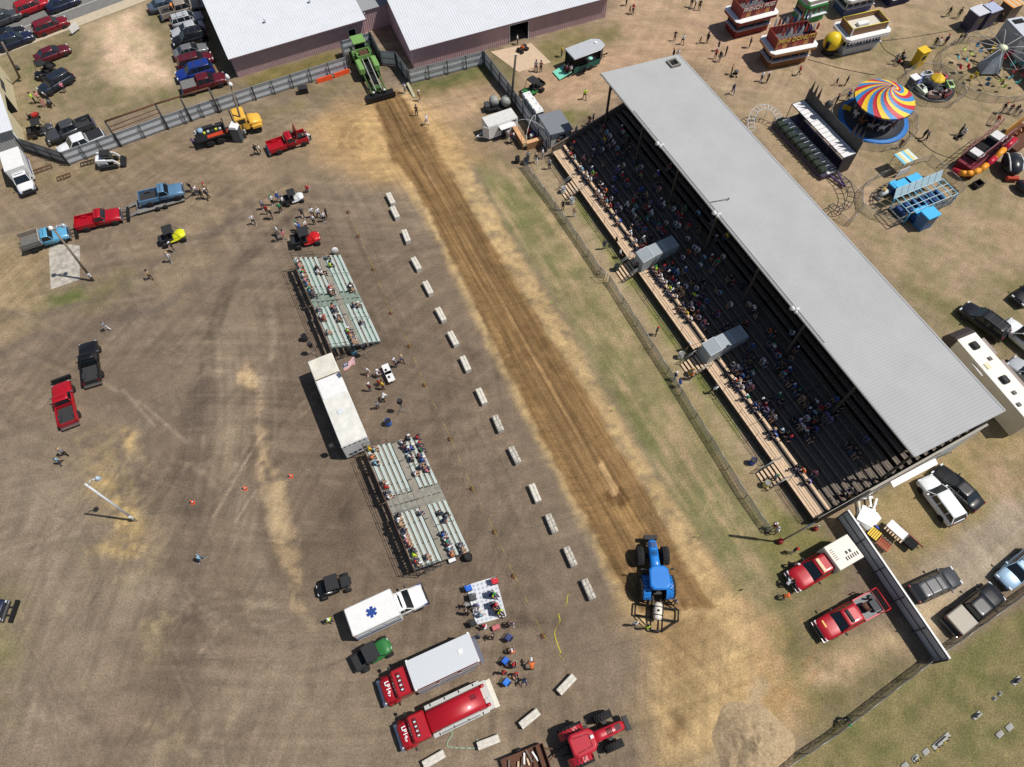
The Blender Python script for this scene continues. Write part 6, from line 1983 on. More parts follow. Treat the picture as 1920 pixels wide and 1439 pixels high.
for x in (3.6, -0.7):
    build('air_conditioner', MB().rbox((x, 0.1, 3.78), (0.9, 0.75, 0.34), 0.12), black, rf)
for x, y in ((1.8, -0.3), (-2.2, 0.2), (-3.4, 0.7)):
    build('roof_vent', MB().rbox((x, y, 3.68), (0.42, 0.42, 0.14), 0.04), pm('vent_grey', rgb(96, 92, 88), 0.6), rf)
build('skylight', MB().rbox((1.2, 0.5, 3.67), (0.7, 0.5, 0.1), 0.03), pm('skylight', rgb(220, 214, 180), 0.3), rf)
SOT = pm('slide_top', rgb(150, 136, 130), 0.7)
for x, w in ((3.1, 2.0), (-0.6, 3.8), (-4.3, 2.2)):
    so = build('slide_out', MB().box((x, -1.55, 2.0), (w, 0.75, 2.2)), CRM, t)
    build('slide_roof', MB().box((x, -1.57, 3.13), (w + 0.08, 0.8, 0.06)), SOT, so)
    build('window', MB().box((x, -1.935, 2.3), (w * 0.5, 0.02, 0.7)), glass, so)
for k in range(2):
    build('graphic', MB().path([(3.9, -1.225, 2.6 - 0.3 * k), (2.0, -1.225, 1.6 - 0.2 * k), (1.2, -1.225, 1.9), (1.7, -1.225, 2.6)], 0.03), trim_b, t)
add_wheels(t, [(x, s * 1.05) for x in (-1.6, -2.6) for s in (-1, 1)], 0.4, 0.25)
build('awning_arm', MB().bar((2.2, 1.3, 3.2), (0.6, 1.45, 3.3), 0.1, 0.1), white, t)

# rusty trailer at the bottom edge
t = put('scrap_trailer', 'rusty open trailer full of scrap timber at the bottom edge', 'trailer', (985, 1432), 0.6, (945, 1448), (1022, 1416))
for s in (-1, 1):
    build('side_board', MB().box((0, s * 0.9, 0.8), (3.6, 0.06, 0.5)), rust, t)
build('front_board', MB().box((1.8, 0, 0.8), (0.06, 1.8, 0.5)), rust, t)
build('divider', MB().box((1.2, 0, 0.8), (0.06, 1.8, 0.5)), rust, t)
build('deck', MB().box((0, 0, 0.55), (3.6, 1.74, 0.06)), rust, t)
for k in range(12):
    build('scrap_piece', MB().box((-1.5 + 0.22 * k, RND.uniform(-0.4, 0.4), 0.72), (0.14, RND.uniform(0.5, 1.1), 0.14), RND.uniform(-0.5, 0.5)), (plank_new, plank_old, rust, white)[k % 4], t)
build('drawbar', MB().bar((1.8, 0.5, 0.5), (3.0, 0, 0.5), 0.1, 0.1).bar((1.8, -0.5, 0.5), (3.0, 0, 0.5), 0.1, 0.1), rust, t)
add_wheels(t, [(-0.2, s * 1.05) for s in (-1, 1)], 0.34, 0.22)
# ------------------------------------------------------------------ fairground: food stands
def hue(name, r, g, b, rough=0.55):
    return pm(name, rgb(r, g, b), rough, 0, 0.12, 3)

SIGNRED, GOLD = hue('sign_red', 122, 30, 30), hue('sign_gold', 196, 160, 70)
DARKROOF = hue('dark_stand_roof', 92, 92, 94)
fl_cols = [hue('flag_cloth_red', 190, 60, 50), hue('flag_cloth_white', 220, 220, 222), hue('flag_cloth_blue', 50, 60, 120)]

def food_stand(label, fl, fr, depth, body, edge, face, text, tcol, flags=0, group='food stands on the midway', parapet=1.5, roofm=None, canopy_over=0.75, fringe=None, open_top=False):
    a, b = G(*fl), G(*fr)
    L = (b - a).length
    t = thing('food_stand', label, 'food stand', a, ang(a, b), group)
    D = depth
    build('front_wall', MB().box((L / 2, 0.05, 0.6), (L, 0.1, 1.2)), body, t)
    build('side_wall', MB().box((0.05, D / 2, 0.6), (0.1, D - 0.22, 1.2)), body, t)
    build('side_wall', MB().box((L - 0.05, D / 2, 1.2), (0.1, D - 0.22, 2.4)), body, t)
    build('back_wall', MB().box((L / 2, D - 0.05, 1.2), (L, 0.1, 2.4)), body, t)
    build('counter', MB().box((L / 2, -0.15, 1.24), (L + 0.1, 0.45, 0.06)).box((-0.15, D / 2, 1.24), (0.45, D, 0.06)), galv, t)
    n = 4
    for k in range(n):
        build('serving_window', MB().box((L * (k + 0.5) / n, 0.08, 1.85), (L / n - 0.16, 0.06, 1.1)), glass, t)
    build('side_window', MB().box((0.08, D / 2, 1.85), (0.06, D - 0.5, 1.1)), glass, t)
    for x in np.linspace(0.04, L - 0.04, n + 1):
        build('upright', MB().box((x, 0.04, 1.85), (0.1, 0.1, 1.2)), edge, t)
    o = canopy_over

    def oct(m, z):
        c = 0.5
        x0, x1, y0, y1 = -m, L + m, -m, D + m
        return [(x0 + c, y0, z), (x1 - c, y0, z), (x1, y0 + c, z), (x1, y1 - c, z), (x1 - c, y1, z), (x0 + c, y1, z), (x0, y1 - c, z), (x0, y0 + c, z)]
    build('canopy_edge', MB().loft([oct(o - 0.06, 2.42), oct(o, 2.5), oct(o, 2.86)]), edge, t)
    build('canopy_top', MB().loft([oct(o + 0.02, 2.86), oct(o - 0.02, 2.92), oct(0.05, 3.0)]), white, t)
    if fringe:
        for k in range(int(L * 2.4)):
            build('fringe', MB().box((-o + 0.5 + k * (L + 2 * o - 1) / (L * 2.4 - 1), -o - 0.03, 2.4), (0.22, 0.03, 0.34)), fringe, t)
    z0, z1 = 3.0, 3.0 + parapet
    fc = build('facade', MB().box((L / 2, 0.0, (z0 + z1) / 2), (L, 0.1, parapet)), face, t)
    build('side_facade', MB().box((0.0, D / 2, (z0 + z1) / 2), (0.1, D - 0.12, parapet)), face, t)
    build('side_facade', MB().box((L, D / 2, (z0 + z1) / 2), (0.1, D - 0.12, parapet)), face, t)
    build('back_facade', MB().box((L / 2, D, (z0 + z1) / 2), (L, 0.1, parapet)), face, t)
    for x in (0, L):
        build('corner_trim', MB().box((x, -0.03, (z0 + z1) / 2), (0.16, 0.16, parapet + 0.1)), edge, t)
    build('roof_deck', MB().box((L / 2, D / 2, 3.3), (L - 0.15, D - 0.15, 0.08)), roofm or DARKROOF, t)
    if text:
        tm = text_mesh(text, L * (0.19 if len(text) < 10 else 0.15), tcol, 0.02, 0.01)
        o_ = link('lettering', tm, fc, (L / 2, -0.08, z1 - 0.32))
        o_.rotation_euler = (math.pi / 2, 0, 0)
        rr_ = random.Random(len(text))
        for k in range(7):
            build('picture_panel', MB().box((0.4 + (L - 0.8) * k / 6, -0.062, z0 + 0.42), (L / 8, 0.02, 0.55 + 0.1 * (k % 2))), hue('food_print_%d' % (k % 4), *[(150, 60, 44), (186, 130, 70), (108, 44, 40), (170, 90, 60)][k % 4]), fc)
    for k in range(flags):
        r, c = k % 2, k // 2
        x = 0.3 + (L - 0.5) * c / max(1, flags // 2 - 1)
        y = 0.25 + (D - 0.5) * r
        fo = build('flag_staff', MB().tube((x, y, 3.3), (x + 0.05, y, z1 + 1.5), 0.02, n=5), steel, t)
        build('feather_flag', MB().add([(x + 0.05, y, z1 + 1.45), (x + 0.3, y - 0.1, z1 + 1.1), (x + 0.28, y - 0.14, z1 + 0.45), (x + 0.03, y, z1 + 0.25)], [(0, 1, 2, 3)]), fl_cols[k % 3], fo)
    return t, L

food_stand('red food stand lettered FRENCH FRIES with white canopy', (1376, 73), (1437, 57), 2.6, SIGNRED, SIGNRED, hue('fries_face', 130, 52, 46), 'FRENCH FRIES', hue('fries_letters', 222, 206, 196), 16)
food_stand('food stand lettered MINI DONUTS topped with rows of flags', (1440, 131), (1508, 117), 2.7, hue('donut_body', 120, 76, 40), hue('donut_edge', 170, 116, 70), hue('donut_face', 136, 44, 38), 'MINI DONUTS', hue('donut_letters', 216, 196, 96), 20)
t, L = food_stand('white lemonade stand with fringed canopy and yellow-trimmed open top', (1577, 105), (1642, 90), 2.7, hue('lemon_body', 196, 198, 200), white, hue('lemon_face', 130, 96, 66), '', white, 0, parapet=1.0, roofm=hue('lemon_deck', 206, 200, 184), fringe=hue('fringe_white', 206, 200, 206))
build('top_rail', MB().path([(0, 0, 4.05), (L, 0, 4.05), (L, 2.7, 4.05), (0, 2.7, 4.05)], 0.06, closed=True), hue('lemon_yellow_trim', 214, 196, 70), t)
build('cool_box', MB().rbox((L * 0.45, 1.3, 3.55), (1.7, 0.7, 0.4), 0.06), white, t)
food_stand('green-banded food stand with raised side flaps, top right of the fries', (1502, 48), (1541, 37), 2.4, hue('green_stand', 60, 150, 90), hue('green_band', 60, 176, 96), hue('green_face', 176, 170, 160), '', white, 0, parapet=0.5, roofm=white, canopy_over=0.12)
food_stand('white and blue food stand at the top edge', (1579, 32), (1630, 20), 2.6, hue('bluewhite_stand', 70, 80, 130), white, hue('grey_face', 180, 180, 182), '', white, 0, parapet=0.7, roofm=white)
food_stand('dark blue trailer stand cut by the top edge', (1665, 14), (1704, 4), 2.4, hue('navy_stand', 36, 42, 84), hue('navy_edge', 40, 60, 120), hue('navy_face', 50, 60, 110), '', white, 0, parapet=0.4, canopy_over=0.1)
o_ = G(1552, 99)
t = thing('lemon_kiosk', 'giant yellow lemon kiosk beside the lemonade stand', 'kiosk', o_)
build('lemon_shell', MB().ell((0, 0, 1.75), (1.25, 1.1, 1.3), 20, 12), hue('lemon_skin', 228, 196, 40, 0.4), t)
build('lemon_tip', MB().ell((1.25, -0.1, 1.7), (0.3, 0.24, 0.24)), hue('lemon_skin', 228, 196, 40), t)
build('base', MB().lathe([(0.05, 0), (0.9, 0), (0.8, 0.7), (0.05, 0.72)], 16), trim_b, t)
build('leaf', MB().box((-0.9, -0.55, 2.3), (0.8, 0.5, 0.06), 0.5, ry=0.6), hue('leaf_green', 90, 160, 40), t)
build('serving_hatch', MB().box((-0.75, -0.7, 1.7), (0.7, 0.5, 0.9), 0.7), trim_dark, t)
build('tow_bar', MB().bar((0.7, -0.6, 0.3), (1.7, -0.95, 0.3), 0.1, 0.1), steel, t)

# small booths
def booth(label, px, w, d, h, wall, roofm, rz=0.46, cat='booth', name='booth', striped=None, open_=False, group=None):
    t = thing(name, label, cat, G(*px), rz, group)
    if open_:
        for sx in (-1, 1):
            for sy in (-1, 1):
                build('post', MB().tube((sx * w / 2, sy * d / 2, 0), (sx * w / 2, sy * d / 2, h), 0.04), steel, t)
        build('counter', MB().box((0, -d / 2, 0.6), (w, 0.06, 1.0)), galv, t)
    else:
        build('walls', MB().box((0, 0, h / 2), (w, d, h)), wall, t)
        build('window', MB().box((0, -d / 2 - 0.01, h * 0.62), (w * 0.6, 0.03, h * 0.3)), glass, t)
        build('door', MB().box((w / 2 + 0.01, 0, h * 0.42), (0.03, d * 0.5, h * 0.8)), pm('booth_door', rgb(90, 92, 96), 0.6), t)
    if striped:
        n = 6
        for k in range(n):
            build('roof_stripe', MB().box((-w / 2 - 0.1 + (w + 0.2) * (k + 0.5) / n, 0, h + 0.06), ((w + 0.2) / n - 0.01, d + 0.25, 0.08)), striped[k % len(striped)], t)
    else:
        build('roof', MB().rbox((0, 0, h + 0.06), (w + 0.2, d + 0.2, 0.12), 0.03), roofm, t)
    return t

YB = hue('booth_yellow', 222, 184, 40)
booth('tall yellow ticket booth on the midway lawn', (1717, 122), 1.3, 1.1, 2.3, YB, YB)
booth('small grey ticket box with white roof beside the striped canopy ride', (1703, 168), 1.0, 0.9, 1.9, hue('box_grey', 90, 92, 98), white)
booth('open ticket stand with blue and yellow striped roof', (1681, 321), 2.0, 1.6, 2.3, white, white, striped=[hue('stripe_sky', 120, 190, 214), hue('stripe_cream', 222, 206, 140), hue('stripe_pale', 206, 220, 214)], open_=True)
booth('blue-roofed operator cabin at the corner of the train ride', (1727, 424), 1.7, 1.3, 2.2, hue('cabin_blue', 60, 96, 140), hue('bright_sky', 70, 176, 226))
booth('dark game booth with white top on the upper right', (1818, 52), 2.2, 1.8, 2.6, hue('game_dark', 62, 60, 84), hue('game_top', 200, 200, 206))
booth('second dark game booth right of the first at the upper right', (1840, 47), 2.0, 1.8, 2.6, hue('game_dark', 62, 60, 84), hue('game_top2', 170, 176, 200))
booth('small booth with orange striped top near the upper right corner', (1883, 32), 2.2, 1.8, 2.2, hue('game_brown', 96, 84, 78), hue('orange_top', 216, 150, 80), striped=[hue('orange_top', 216, 150, 80), hue('tan_top', 200, 180, 150)])
ta_, tb_ = G(1864, 70, 0.65), G(1922, 133, 0.65)
dt_ = (tb_ - ta_).normalized()
tm_ = ta_ + dt_ * 6.5 + Vector((-dt_.y, dt_.x, 0)) * 1.3
t = thing('box_trailer', 'long grey box trailer parked behind the swing ride', 'trailer', (tm_.x, tm_.y, 0), ang(tb_, ta_))
build('box_body', MB().rbox((0, 0, 2.0), (13.0, 2.5, 2.7), 0.04), hue('trailer_grey', 168, 172, 180), t)
build('roof_panel', MB().box((0, 0, 3.38), (12.9, 2.4, 0.06)), hue('trailer_roof', 190, 194, 200), t)
build('roof_opening', MB().box((5.6, 0, 3.42), (0.9, 1.6, 0.05)), trim_dark, t)
build('door', MB().box((2.0, 1.26, 1.9), (1.1, 0.03, 2.0)), galv, t)
add_wheels(t, [(x, s * 1.0) for x in (-3.0, -4.1) for s in (-1, 1)], 0.45, 0.3)

# ------------------------------------------------------------------ striped canopy ride
def ring_pts(c, r, n, z=0.0, ph=0.0):
    return [(c[0] + r * math.cos(2 * math.pi * i / n + ph), c[1] + r * math.sin(2 * math.pi * i / n + ph), z) for i in range(n)]

cp = G(1659, 186, 3.3)
CR = 3.75
t = thing('carousel', 'round ride under a red, yellow and blue swirled canopy', 'carousel', (cp.x, cp.y, 0))
build('platform', MB().lathe([(0.05, 0), (CR + 0.1, 0), (CR + 0.1, 0.35), (0.05, 0.4)], 32), hue('ride_floor_dark', 48, 50, 56), t)
build('outer_step', MB().lathe([(CR + 0.12, 0), (CR + 0.75, 0), (CR + 0.75, 0.16), (CR + 0.12, 0.16)], 32), hue('ride_blue', 40, 110, 180), t)
build('centre_drum', MB().lathe([(0.05, 0.4), (0.9, 0.4), (0.8, 3.2), (0.05, 3.3)], 16), hue('drum_blue', 50, 60, 120), t)
sw = [hue('canopy_red', 190, 44, 52, 0.5), hue('canopy_yellow', 236, 196, 50, 0.5), hue('canopy_blue', 62, 134, 190, 0.5)]
NG = 24

def can_pt(f, g):
    r = 0.12 + (CR - 0.12) * f
    a = 2 * math.pi * g / NG + 1.75 * f * (1.5 - 0.5 * f)
    z = 5.2 - 1.85 * f - 0.14 * math.sin(math.pi * f)
    return (r * math.cos(a), r * math.sin(a), z)

for g in range(NG):
    q = MB()
    m = 9
    vs = []
    for i in range(m + 1):
        vs += [can_pt(i / m, g), can_pt(i / m, g + 1)]
    e0, e1 = can_pt(1, g), can_pt(1, g + 1)
    vs += [(e0[0], e0[1], e0[2] - 0.25), (e1[0], e1[1], e1[2] - 0.25)]
    q.add(vs, [(2 * i, 2 * i + 2, 2 * i + 3, 2 * i + 1) for i in range(m + 1)], 0, False)
    build('canopy_gore', q, sw[g % 3], t)
build('finial', MB().ell((0, 0, 5.25), (0.12, 0.12, 0.22)), hue('canopy_red', 190, 44, 52), t)
build('rim', MB().path(ring_pts((0, 0), CR, 36, 3.12), 0.06, closed=True), hue('rim_navy', 36, 36, 70), t)
for k in range(12):
    a = 2 * math.pi * k / 12
    x, y = 2.75 * math.cos(a), 2.75 * math.sin(a)
    q = MB().ell((x, y, 1.2), (0.5, 0.2, 0.26), 10, 6, rz=a + math.pi / 2)
    dx, dy = -math.sin(a), math.cos(a)
    q.tube((x + dx * 0.38, y + dy * 0.38, 1.25), (x + dx * 0.6, y + dy * 0.6, 1.65), 0.12, 0.08)
    q.ell((x + dx * 0.72, y + dy * 0.72, 1.68), (0.2, 0.09, 0.1), 8, 5, rz=a + math.pi / 2)
    for sx in (-0.3, 0.3):
        for sy in (-0.1, 0.1):
            q.tube((x + dx * sx + math.cos(a) * sy, y + dy * sx + math.sin(a) * sy, 1.1), (x + dx * sx * 1.3 + math.cos(a) * sy, y + dy * sx * 1.3 + math.sin(a) * sy, 0.6), 0.06, 0.035, 6)
    hs = build('horse', q, (white, hue('horse_brown', 110, 70, 50), hue('horse_grey', 140, 140, 146))[k % 3], t)
    build('pole', MB().tube((x, y, 0.4), (x, y, 3.5), 0.03, n=6), GOLD, hs)
for k in range(6):
    a = 2 * math.pi * k / 6
    build('sweep', MB().bar((0.8 * math.cos(a), 0.8 * math.sin(a), 3.3), (CR * math.cos(a), CR * math.sin(a), 3.2), 0.08, 0.1), black, t)
BAR = see_through('barrier_mesh', rgb(170, 170, 170), 0.3)

def ride_fence(label, c, r, n, ph=0.0, rx=1.0):
    pts = [Vector((c[0] + r * rx * math.cos(2 * math.pi * i / n + ph), c[1] + r * math.sin(2 * math.pi * i / n + ph), 0)) for i in range(n)]
    chain_fence(label, pts, 1.05, 20, True, BAR, 0.025, 'crowd_barrier', 'barrier rings round the rides', 0.03)

ride_fence('ring of crowd barriers round the swirled canopy ride', (cp.x - 0.3, cp.y - 0.3), 5.6, 12)
bo = build('barrier_sign', MB().box((0, 0, 0.6), (0.05, 1.1, 0.8)), YB, None, G(1584, 210), 0.9)
tag(bo, 'yellow sign board on the barrier of the swirled canopy ride', 'sign')
# kiddie car ride
kc = G(1747, 166)
t = thing('kiddie_car_ride', 'small round car ride with a yellow centre canopy', 'ride', (kc.x, kc.y, 0))
build('track_floor', MB().lathe([(0.05, 0), (2.9, 0), (2.9, 0.22), (0.05, 0.25)], 28), hue('ride_floor_dark', 48, 50, 56), t)
build('centre_canopy', MB().lathe([(1.0, 1.55), (0.9, 1.7), (0.1, 2.3), (0.02, 2.3)], 8, smooth=False), YB, t)
build('centre_post', MB().tube((0, 0, 0.2), (0, 0, 2.0), 0.15), white, t)
kcol = [(150, 190, 120), (170, 50, 80), (190, 196, 200), (60, 80, 150), (200, 210, 190), (186, 160, 150), (130, 60, 66)]
for k in range(7):
    a = 2 * math.pi * k / 7
    x, y = 2.1 * math.cos(a), 2.1 * math.sin(a)
    q = MB().loft([[(px_, py_, pz_) for px_, py_, pz_ in ((xx, -w_, 0.3), (xx, -w_, zt_), (xx, w_, zt_), (xx, w_, 0.3))] for xx, w_, zt_ in ((-0.85, 0.3, 0.75), (-0.6, 0.42, 0.9), (0.3, 0.42, 0.85), (0.85, 0.25, 0.65))])
    o = build('kiddie_car', q, hue('kcar_%d' % k, *kcol[k]), t, (x, y, 0), a + math.pi / 2)
    build('cockpit', MB().box((-0.2, 0, 0.86), (0.75, 0.55, 0.1)), trim_dark, o)
    build('windscreen', MB().box((0.28, 0, 1.0), (0.04, 0.5, 0.25), ry=-0.4), head_l, o)
    build('sweep_arm', MB().bar((0.3 * math.cos(a), 0.3 * math.sin(a), 0.5), (x * 0.85, y * 0.85, 0.45), 0.08, 0.08), steel, t)
ride_fence('ring of crowd barriers round the small car ride', (kc.x, kc.y), 4.1, 8, 0.3)
# swing ride
sc_ = G(1850, 134)
t = thing('swing_ride', 'spoked ride with small hanging seats and a pale tower', 'ride', (sc_.x, sc_.y, 0))
build('tower', MB().loft([[(-1.3, -1.0, 0.3), (1.3, -1.0, 0.3), (1.3, 1.0, 0.3), (-1.3, 1.0, 0.3)], [(-0.35, -0.3, 3.4), (0.35, -0.3, 3.4), (0.35, 0.3, 3.4), (-0.35, 0.3, 3.4)]]), hue('tower_pale', 150, 160, 170), t)
build('tower_band', MB().box((1.1, 0, 0.9), (0.1, 1.9, 0.3), ry=-0.32), hue('tower_green', 150, 190, 130), t)
build('hub', MB().lathe([(0.05, 3.4), (0.5, 3.4), (0.6, 3.75), (0.05, 3.95)], 14), hue('hub_cream', 216, 222, 190), t)
scol = [(60, 150, 150), (190, 50, 60), (200, 180, 60), (60, 110, 140), (170, 190, 90)]
for k in range(12):
    a = 2 * math.pi * k / 12 + 0.1
    e = (4.3 * math.cos(a), 4.3 * math.sin(a), 3.5)
    build('spoke', MB().tube((0.4 * math.cos(a), 0.4 * math.sin(a), 3.65), e, 0.035, n=6), hue('spoke_pale', 190, 186, 190), t)
    for f in (0.98, 0.72):
        s_ = build('seat', MB().box((e[0] * f, e[1] * f, 0.85), (0.35, 0.5, 0.06), a).box((e[0] * f + 0.16 * math.cos(a), e[1] * f + 0.16 * math.sin(a), 1.1), (0.05, 0.5, 0.5), a), hue('seat_%d' % (k % 5), *scol[k % 5]), t)
        build('hanger', MB().tube((e[0] * f, e[1] * f, 1.1), (e[0] * f, e[1] * f, 3.52), 0.015, n=5), steel, s_)
build('rim_cable', MB().path([(4.3 * math.cos(2 * math.pi * k / 12 + .1), 4.3 * math.sin(2 * math.pi * k / 12 + .1), 3.5) for k in range(12)], 0.02, 5, closed=True), steel, t)
for k in range(4):
    a = k * math.pi / 2 + 0.6
    build('outrigger', MB().bar((1.0 * math.cos(a), 1.0 * math.sin(a), 0.4), (2.8 * math.cos(a), 2.8 * math.sin(a), 0.1), 0.14, 0.14), black, t)
ride_fence('wide ring of crowd barriers round the hanging-seat ride', (sc_.x + 0.2, sc_.y - 0.2), 6.3, 18, rx=1.1)

# ------------------------------------------------------------------ dragon coaster station and track
t = put('coaster_station', 'dark castle-topped coaster station with a white paved deck', 'ride', (1519, 272), 0.6, (1480, 230), (1560, 315))
BK = hue('station_black', 44, 44, 48)
LS = 10.5
build('base', MB().box((0, 0, 0.4), (LS, 4.2, 0.5)), hue('station_base', 56, 48, 70), t)
for k in range(14):
    build('deck_panel', MB().box((-LS / 2 + 0.4 + k * (LS - 0.8) / 13, -0.4, 0.69), (0.66, 1.6, 0.06)), hue('deck_white', 208, 206, 204), t)
for k in range(14):
    build('canopy_panel', MB().box((-LS / 2 + 0.4 + k * (LS - 0.8) / 13, 0.95, 2.9), (0.68, 1.8, 0.05)), hue('canopy_white', 222, 221, 220), t)
build('canopy_frame', MB().path([(-LS / 2, 0.02, 2.86), (LS / 2, 0.02, 2.86), (LS / 2, 1.9, 2.86), (-LS / 2, 1.9, 2.86)], 0.06, closed=True), BK, t)
for x in np.linspace(-LS / 2, LS / 2, 5):
    build('canopy_post', MB().tube((x, 0.02, 0.6), (x, 0.02, 2.86), 0.05), BK, t)
for k in range(8):
    build('back_panel', MB().box((-LS / 2 + LS * (k + 0.5) / 8, 2.02, 2.6), (LS / 8 - 0.03, 0.08, 3.4 + (0.5 if k in (0, 7) else 0.2 * (k % 2)))), hue('castle_black', 52, 52, 54), t)
for x in (-4.9, -4.2, -3.5, 3.4, 4.1, 4.8):
    build('spire', MB().loft([[(x - .25, 1.95, 4.3), (x + .25, 1.95, 4.3), (x + .25, 2.09, 4.3), (x - .25, 2.09, 4.3)], [(x - .02, 2.0, 5.9), (x + .02, 2.0, 5.9), (x + .02, 2.04, 5.9), (x - .02, 2.04, 5.9)]]), hue('castle_black', 52, 52, 54), t)
build('crest', MB().lathe([(0.02, 0), (0.35, 0.2), (0.5, 0.6), (0.3, 1.0), (0.02, 1.1)], 8, (-1.6, 2.02, 4.3)), hue('castle_black', 52, 52, 54), t)
build('end_panel', MB().box((LS / 2 + 0.05, 1.0, 1.7), (0.06, 1.9, 2.2)), hue('station_black', 44, 44, 48), t)
for k in range(9):
    x = -LS / 2 + 0.8 + k * 1.1
    build('train_car', MB().rbox((x, -1.55, 0.95), (0.95, 1.0, 0.6), 0.1).box((x - 0.35, -1.55, 1.4), (0.15, 0.9, 0.5)), hue('dragon_dark', 36, 48, 40), t)
build('draw_bar', MB().bar((LS / 2, -0.8, 0.4), (LS / 2 + 2.3, -0.3, 0.4), 0.2, 0.2).bar((LS / 2, 0.4, 0.4), (LS / 2 + 2.3, -0.3, 0.4), 0.2, 0.2), hue('purple_bar', 80, 60, 110), t)

def coaster(label, pix, col, zs):
    P = [G(*p) for p in curve(pix, 5)]
    n = len(P)
    t = thing('coaster_track', label, 'track', P[0])
    o = P[0]
    H = [zs[0] + (zs[1] - zs[0]) * math.sin(math.pi * i / (n - 1)) for i in range(n)]
    lf, rt = [], []
    for i, p in enumerate(P):
        d = (P[min(i + 1, n - 1)] - P[max(i - 1, 0)]).normalized()
        s = Vector((-d.y, d.x, 0)) * 0.4
        lf.append(p - o + s + Vector((0, 0, H[i])))
        rt.append(p - o - s + Vector((0, 0, H[i])))
    build('rail', MB().path(lf, 0.05), col, t)
    build('rail', MB().path(rt, 0.05), col, t)
    for i in range(0, n, 2):
        build('tie', MB().bar(lf[i], rt[i], 0.08, 0.06), col, t)
        if i % 3 == 0:
            c = (lf[i] + rt[i]) / 2
            build('support', MB().tube((c.x, c.y, 0), c, 0.04, n=6), col, t)
    return t

coaster('pale loop of coaster track at the far end of the station', [(1462, 247), (1452, 234), (1438, 226), (1422, 224), (1408, 230), (1402, 243), (1406, 255)], hue('track_pale', 186, 188, 190), (0.8, 2.0))
coaster('dark coaster track curving behind the grandstand roof', [(1552, 322), (1565, 338), (1580, 355), (1588, 378), (1580, 398), (1565, 402), (1553, 392)], hue('track_dark', 58, 58, 60), (0.7, 1.2))
chain_fence('crowd barriers between the coaster and the train ride', gp((1560, 330), (1585, 350), (1609, 372), (1614, 398), (1590, 425), (1570, 412)), 1.05, 2.4, False, BAR, 0.025, 'crowd_barrier', 'barrier rings round the rides')

# ------------------------------------------------------------------ train ride
SKY = hue('bright_sky', 70, 176, 226)
NAV = hue('train_navy', 30, 60, 110)
chain_fence('crowd barriers enclosing the blue train ride', gp((1612, 362), (1640, 338), (1672, 326), (1698, 314), (1740, 303), (1768, 325), (1790, 345), (1803, 362), (1760, 395), (1700, 412), (1675, 424), (1640, 412), (1612, 392)), 1.05, 4.0, True, BAR, 0.025, 'crowd_barrier', 'barrier rings round the rides')
trk = [G(*p) for p in curve([(1650, 352), (1675, 340), (1710, 332), (1750, 335), (1780, 348), (1795, 362), (1780, 380), (1740, 398), (1690, 408), (1650, 400), (1632, 385), (1634, 366), (1650, 352)], 5)]
t = thing('train_track', 'thin oval of rails under the blue train', 'track', trk[0])
o_ = trk[0]
cen = sum(trk, Vector()) / len(trk)
for f in (1.0, 0.93):
    build('rail', MB().path([(cen - o_) + (p - cen) * f + Vector((0, 0, 0.12)) for p in trk], 0.035, 5), galv_dark, t)
for p in trk[::2]:
    build('tie', MB().bar((cen - o_) + (p - cen) * 0.9 + Vector((0, 0, 0.06)), (cen - o_) + (p - cen) * 1.03 + Vector((0, 0, 0.06)), 0.12, 0.06), stand_dark, t)
t = put('train_engine', 'little blue and silver train engine heading the ride', 'train', (1664, 359), 0.7, (1672, 354), (1652, 364))
build('boiler', MB().lathe([(0.05, -0.7), (0.32, -0.7), (0.32, 0.7), (0.05, 0.75)], 14, (0.4, 0, 0.75), axis='x'), hue('engine_silver', 190, 196, 200), t)
build('chimney', MB().tube((0.8, 0, 1.0), (0.8, 0, 1.5), 0.1, 0.16), GOLD, t)
build('cab', MB().box((-0.6, 0, 0.9), (0.8, 0.9, 1.1)), NAV, t)
build('cab_roof', MB().rbox((-0.6, 0, 1.6), (1.0, 1.1, 0.16), 0.06), SKY, t)
build('cowcatcher', MB().box((1.3, 0, 0.3), (0.4, 0.8, 0.3), tx=0.5), steel, t)
for c, rr_, ff, lb in (((1690, 347), (1700, 343), (1680, 352), 'first blue-roofed train car behind the engine'), ((1711, 338), (1721, 334), (1700, 343), 'second blue-roofed train car behind the engine'), ((1728, 398), (1738, 394), (1718, 402), 'blue-roofed train car standing alone by the platform')):
    t = put('train_car', lb, 'train', c, 1.4, rr_, ff, 'blue train cars')
    build('tub', MB().box((0, -0.45, 0.55), (2.0, 0.06, 0.6)).box((0, 0.45, 0.55), (2.0, 0.06, 0.6)).box((0, 0, 0.3), (2.0, 0.9, 0.08)), NAV, t)
    for x in (-0.6, 0.1, 0.7):
        build('bench', MB().box((x, 0, 0.55), (0.3, 0.8, 0.1)).box((x - 0.18, 0, 0.8), (0.06, 0.8, 0.4)), hue('bench_blue', 50, 90, 150), t)
    build('roof', MB().rbox((0, 0, 1.7), (2.1, 1.15, 0.08), 0.03), SKY, t)
    for sx in (-0.9, 0.9):
        for sy in (-0.42, 0.42):
            build('post', MB().tube((sx, sy, 0.6), (sx, sy, 1.7), 0.025, n=6), steel, t)
t = put('train_platform', 'open blue lattice station roof with slanted side panels on the train ride', 'platform', (1738, 368), 1.9, (1698, 384), (1776, 352))
q_x = np.linspace(-3.6, 3.6, 9)
for x in q_x:
    build('rafter', MB().bar((x, -1.3, 1.9), (x, 1.3, 1.9), 0.07, 0.07), hue('lattice_blue', 120, 190, 220), t)
for y in (-1.3, -0.45, 0.45, 1.3):
    build('purlin', MB().bar((-3.6, y, 1.96), (3.6, y, 1.96), 0.06, 0.06), hue('lattice_pale', 186, 206, 214), t)
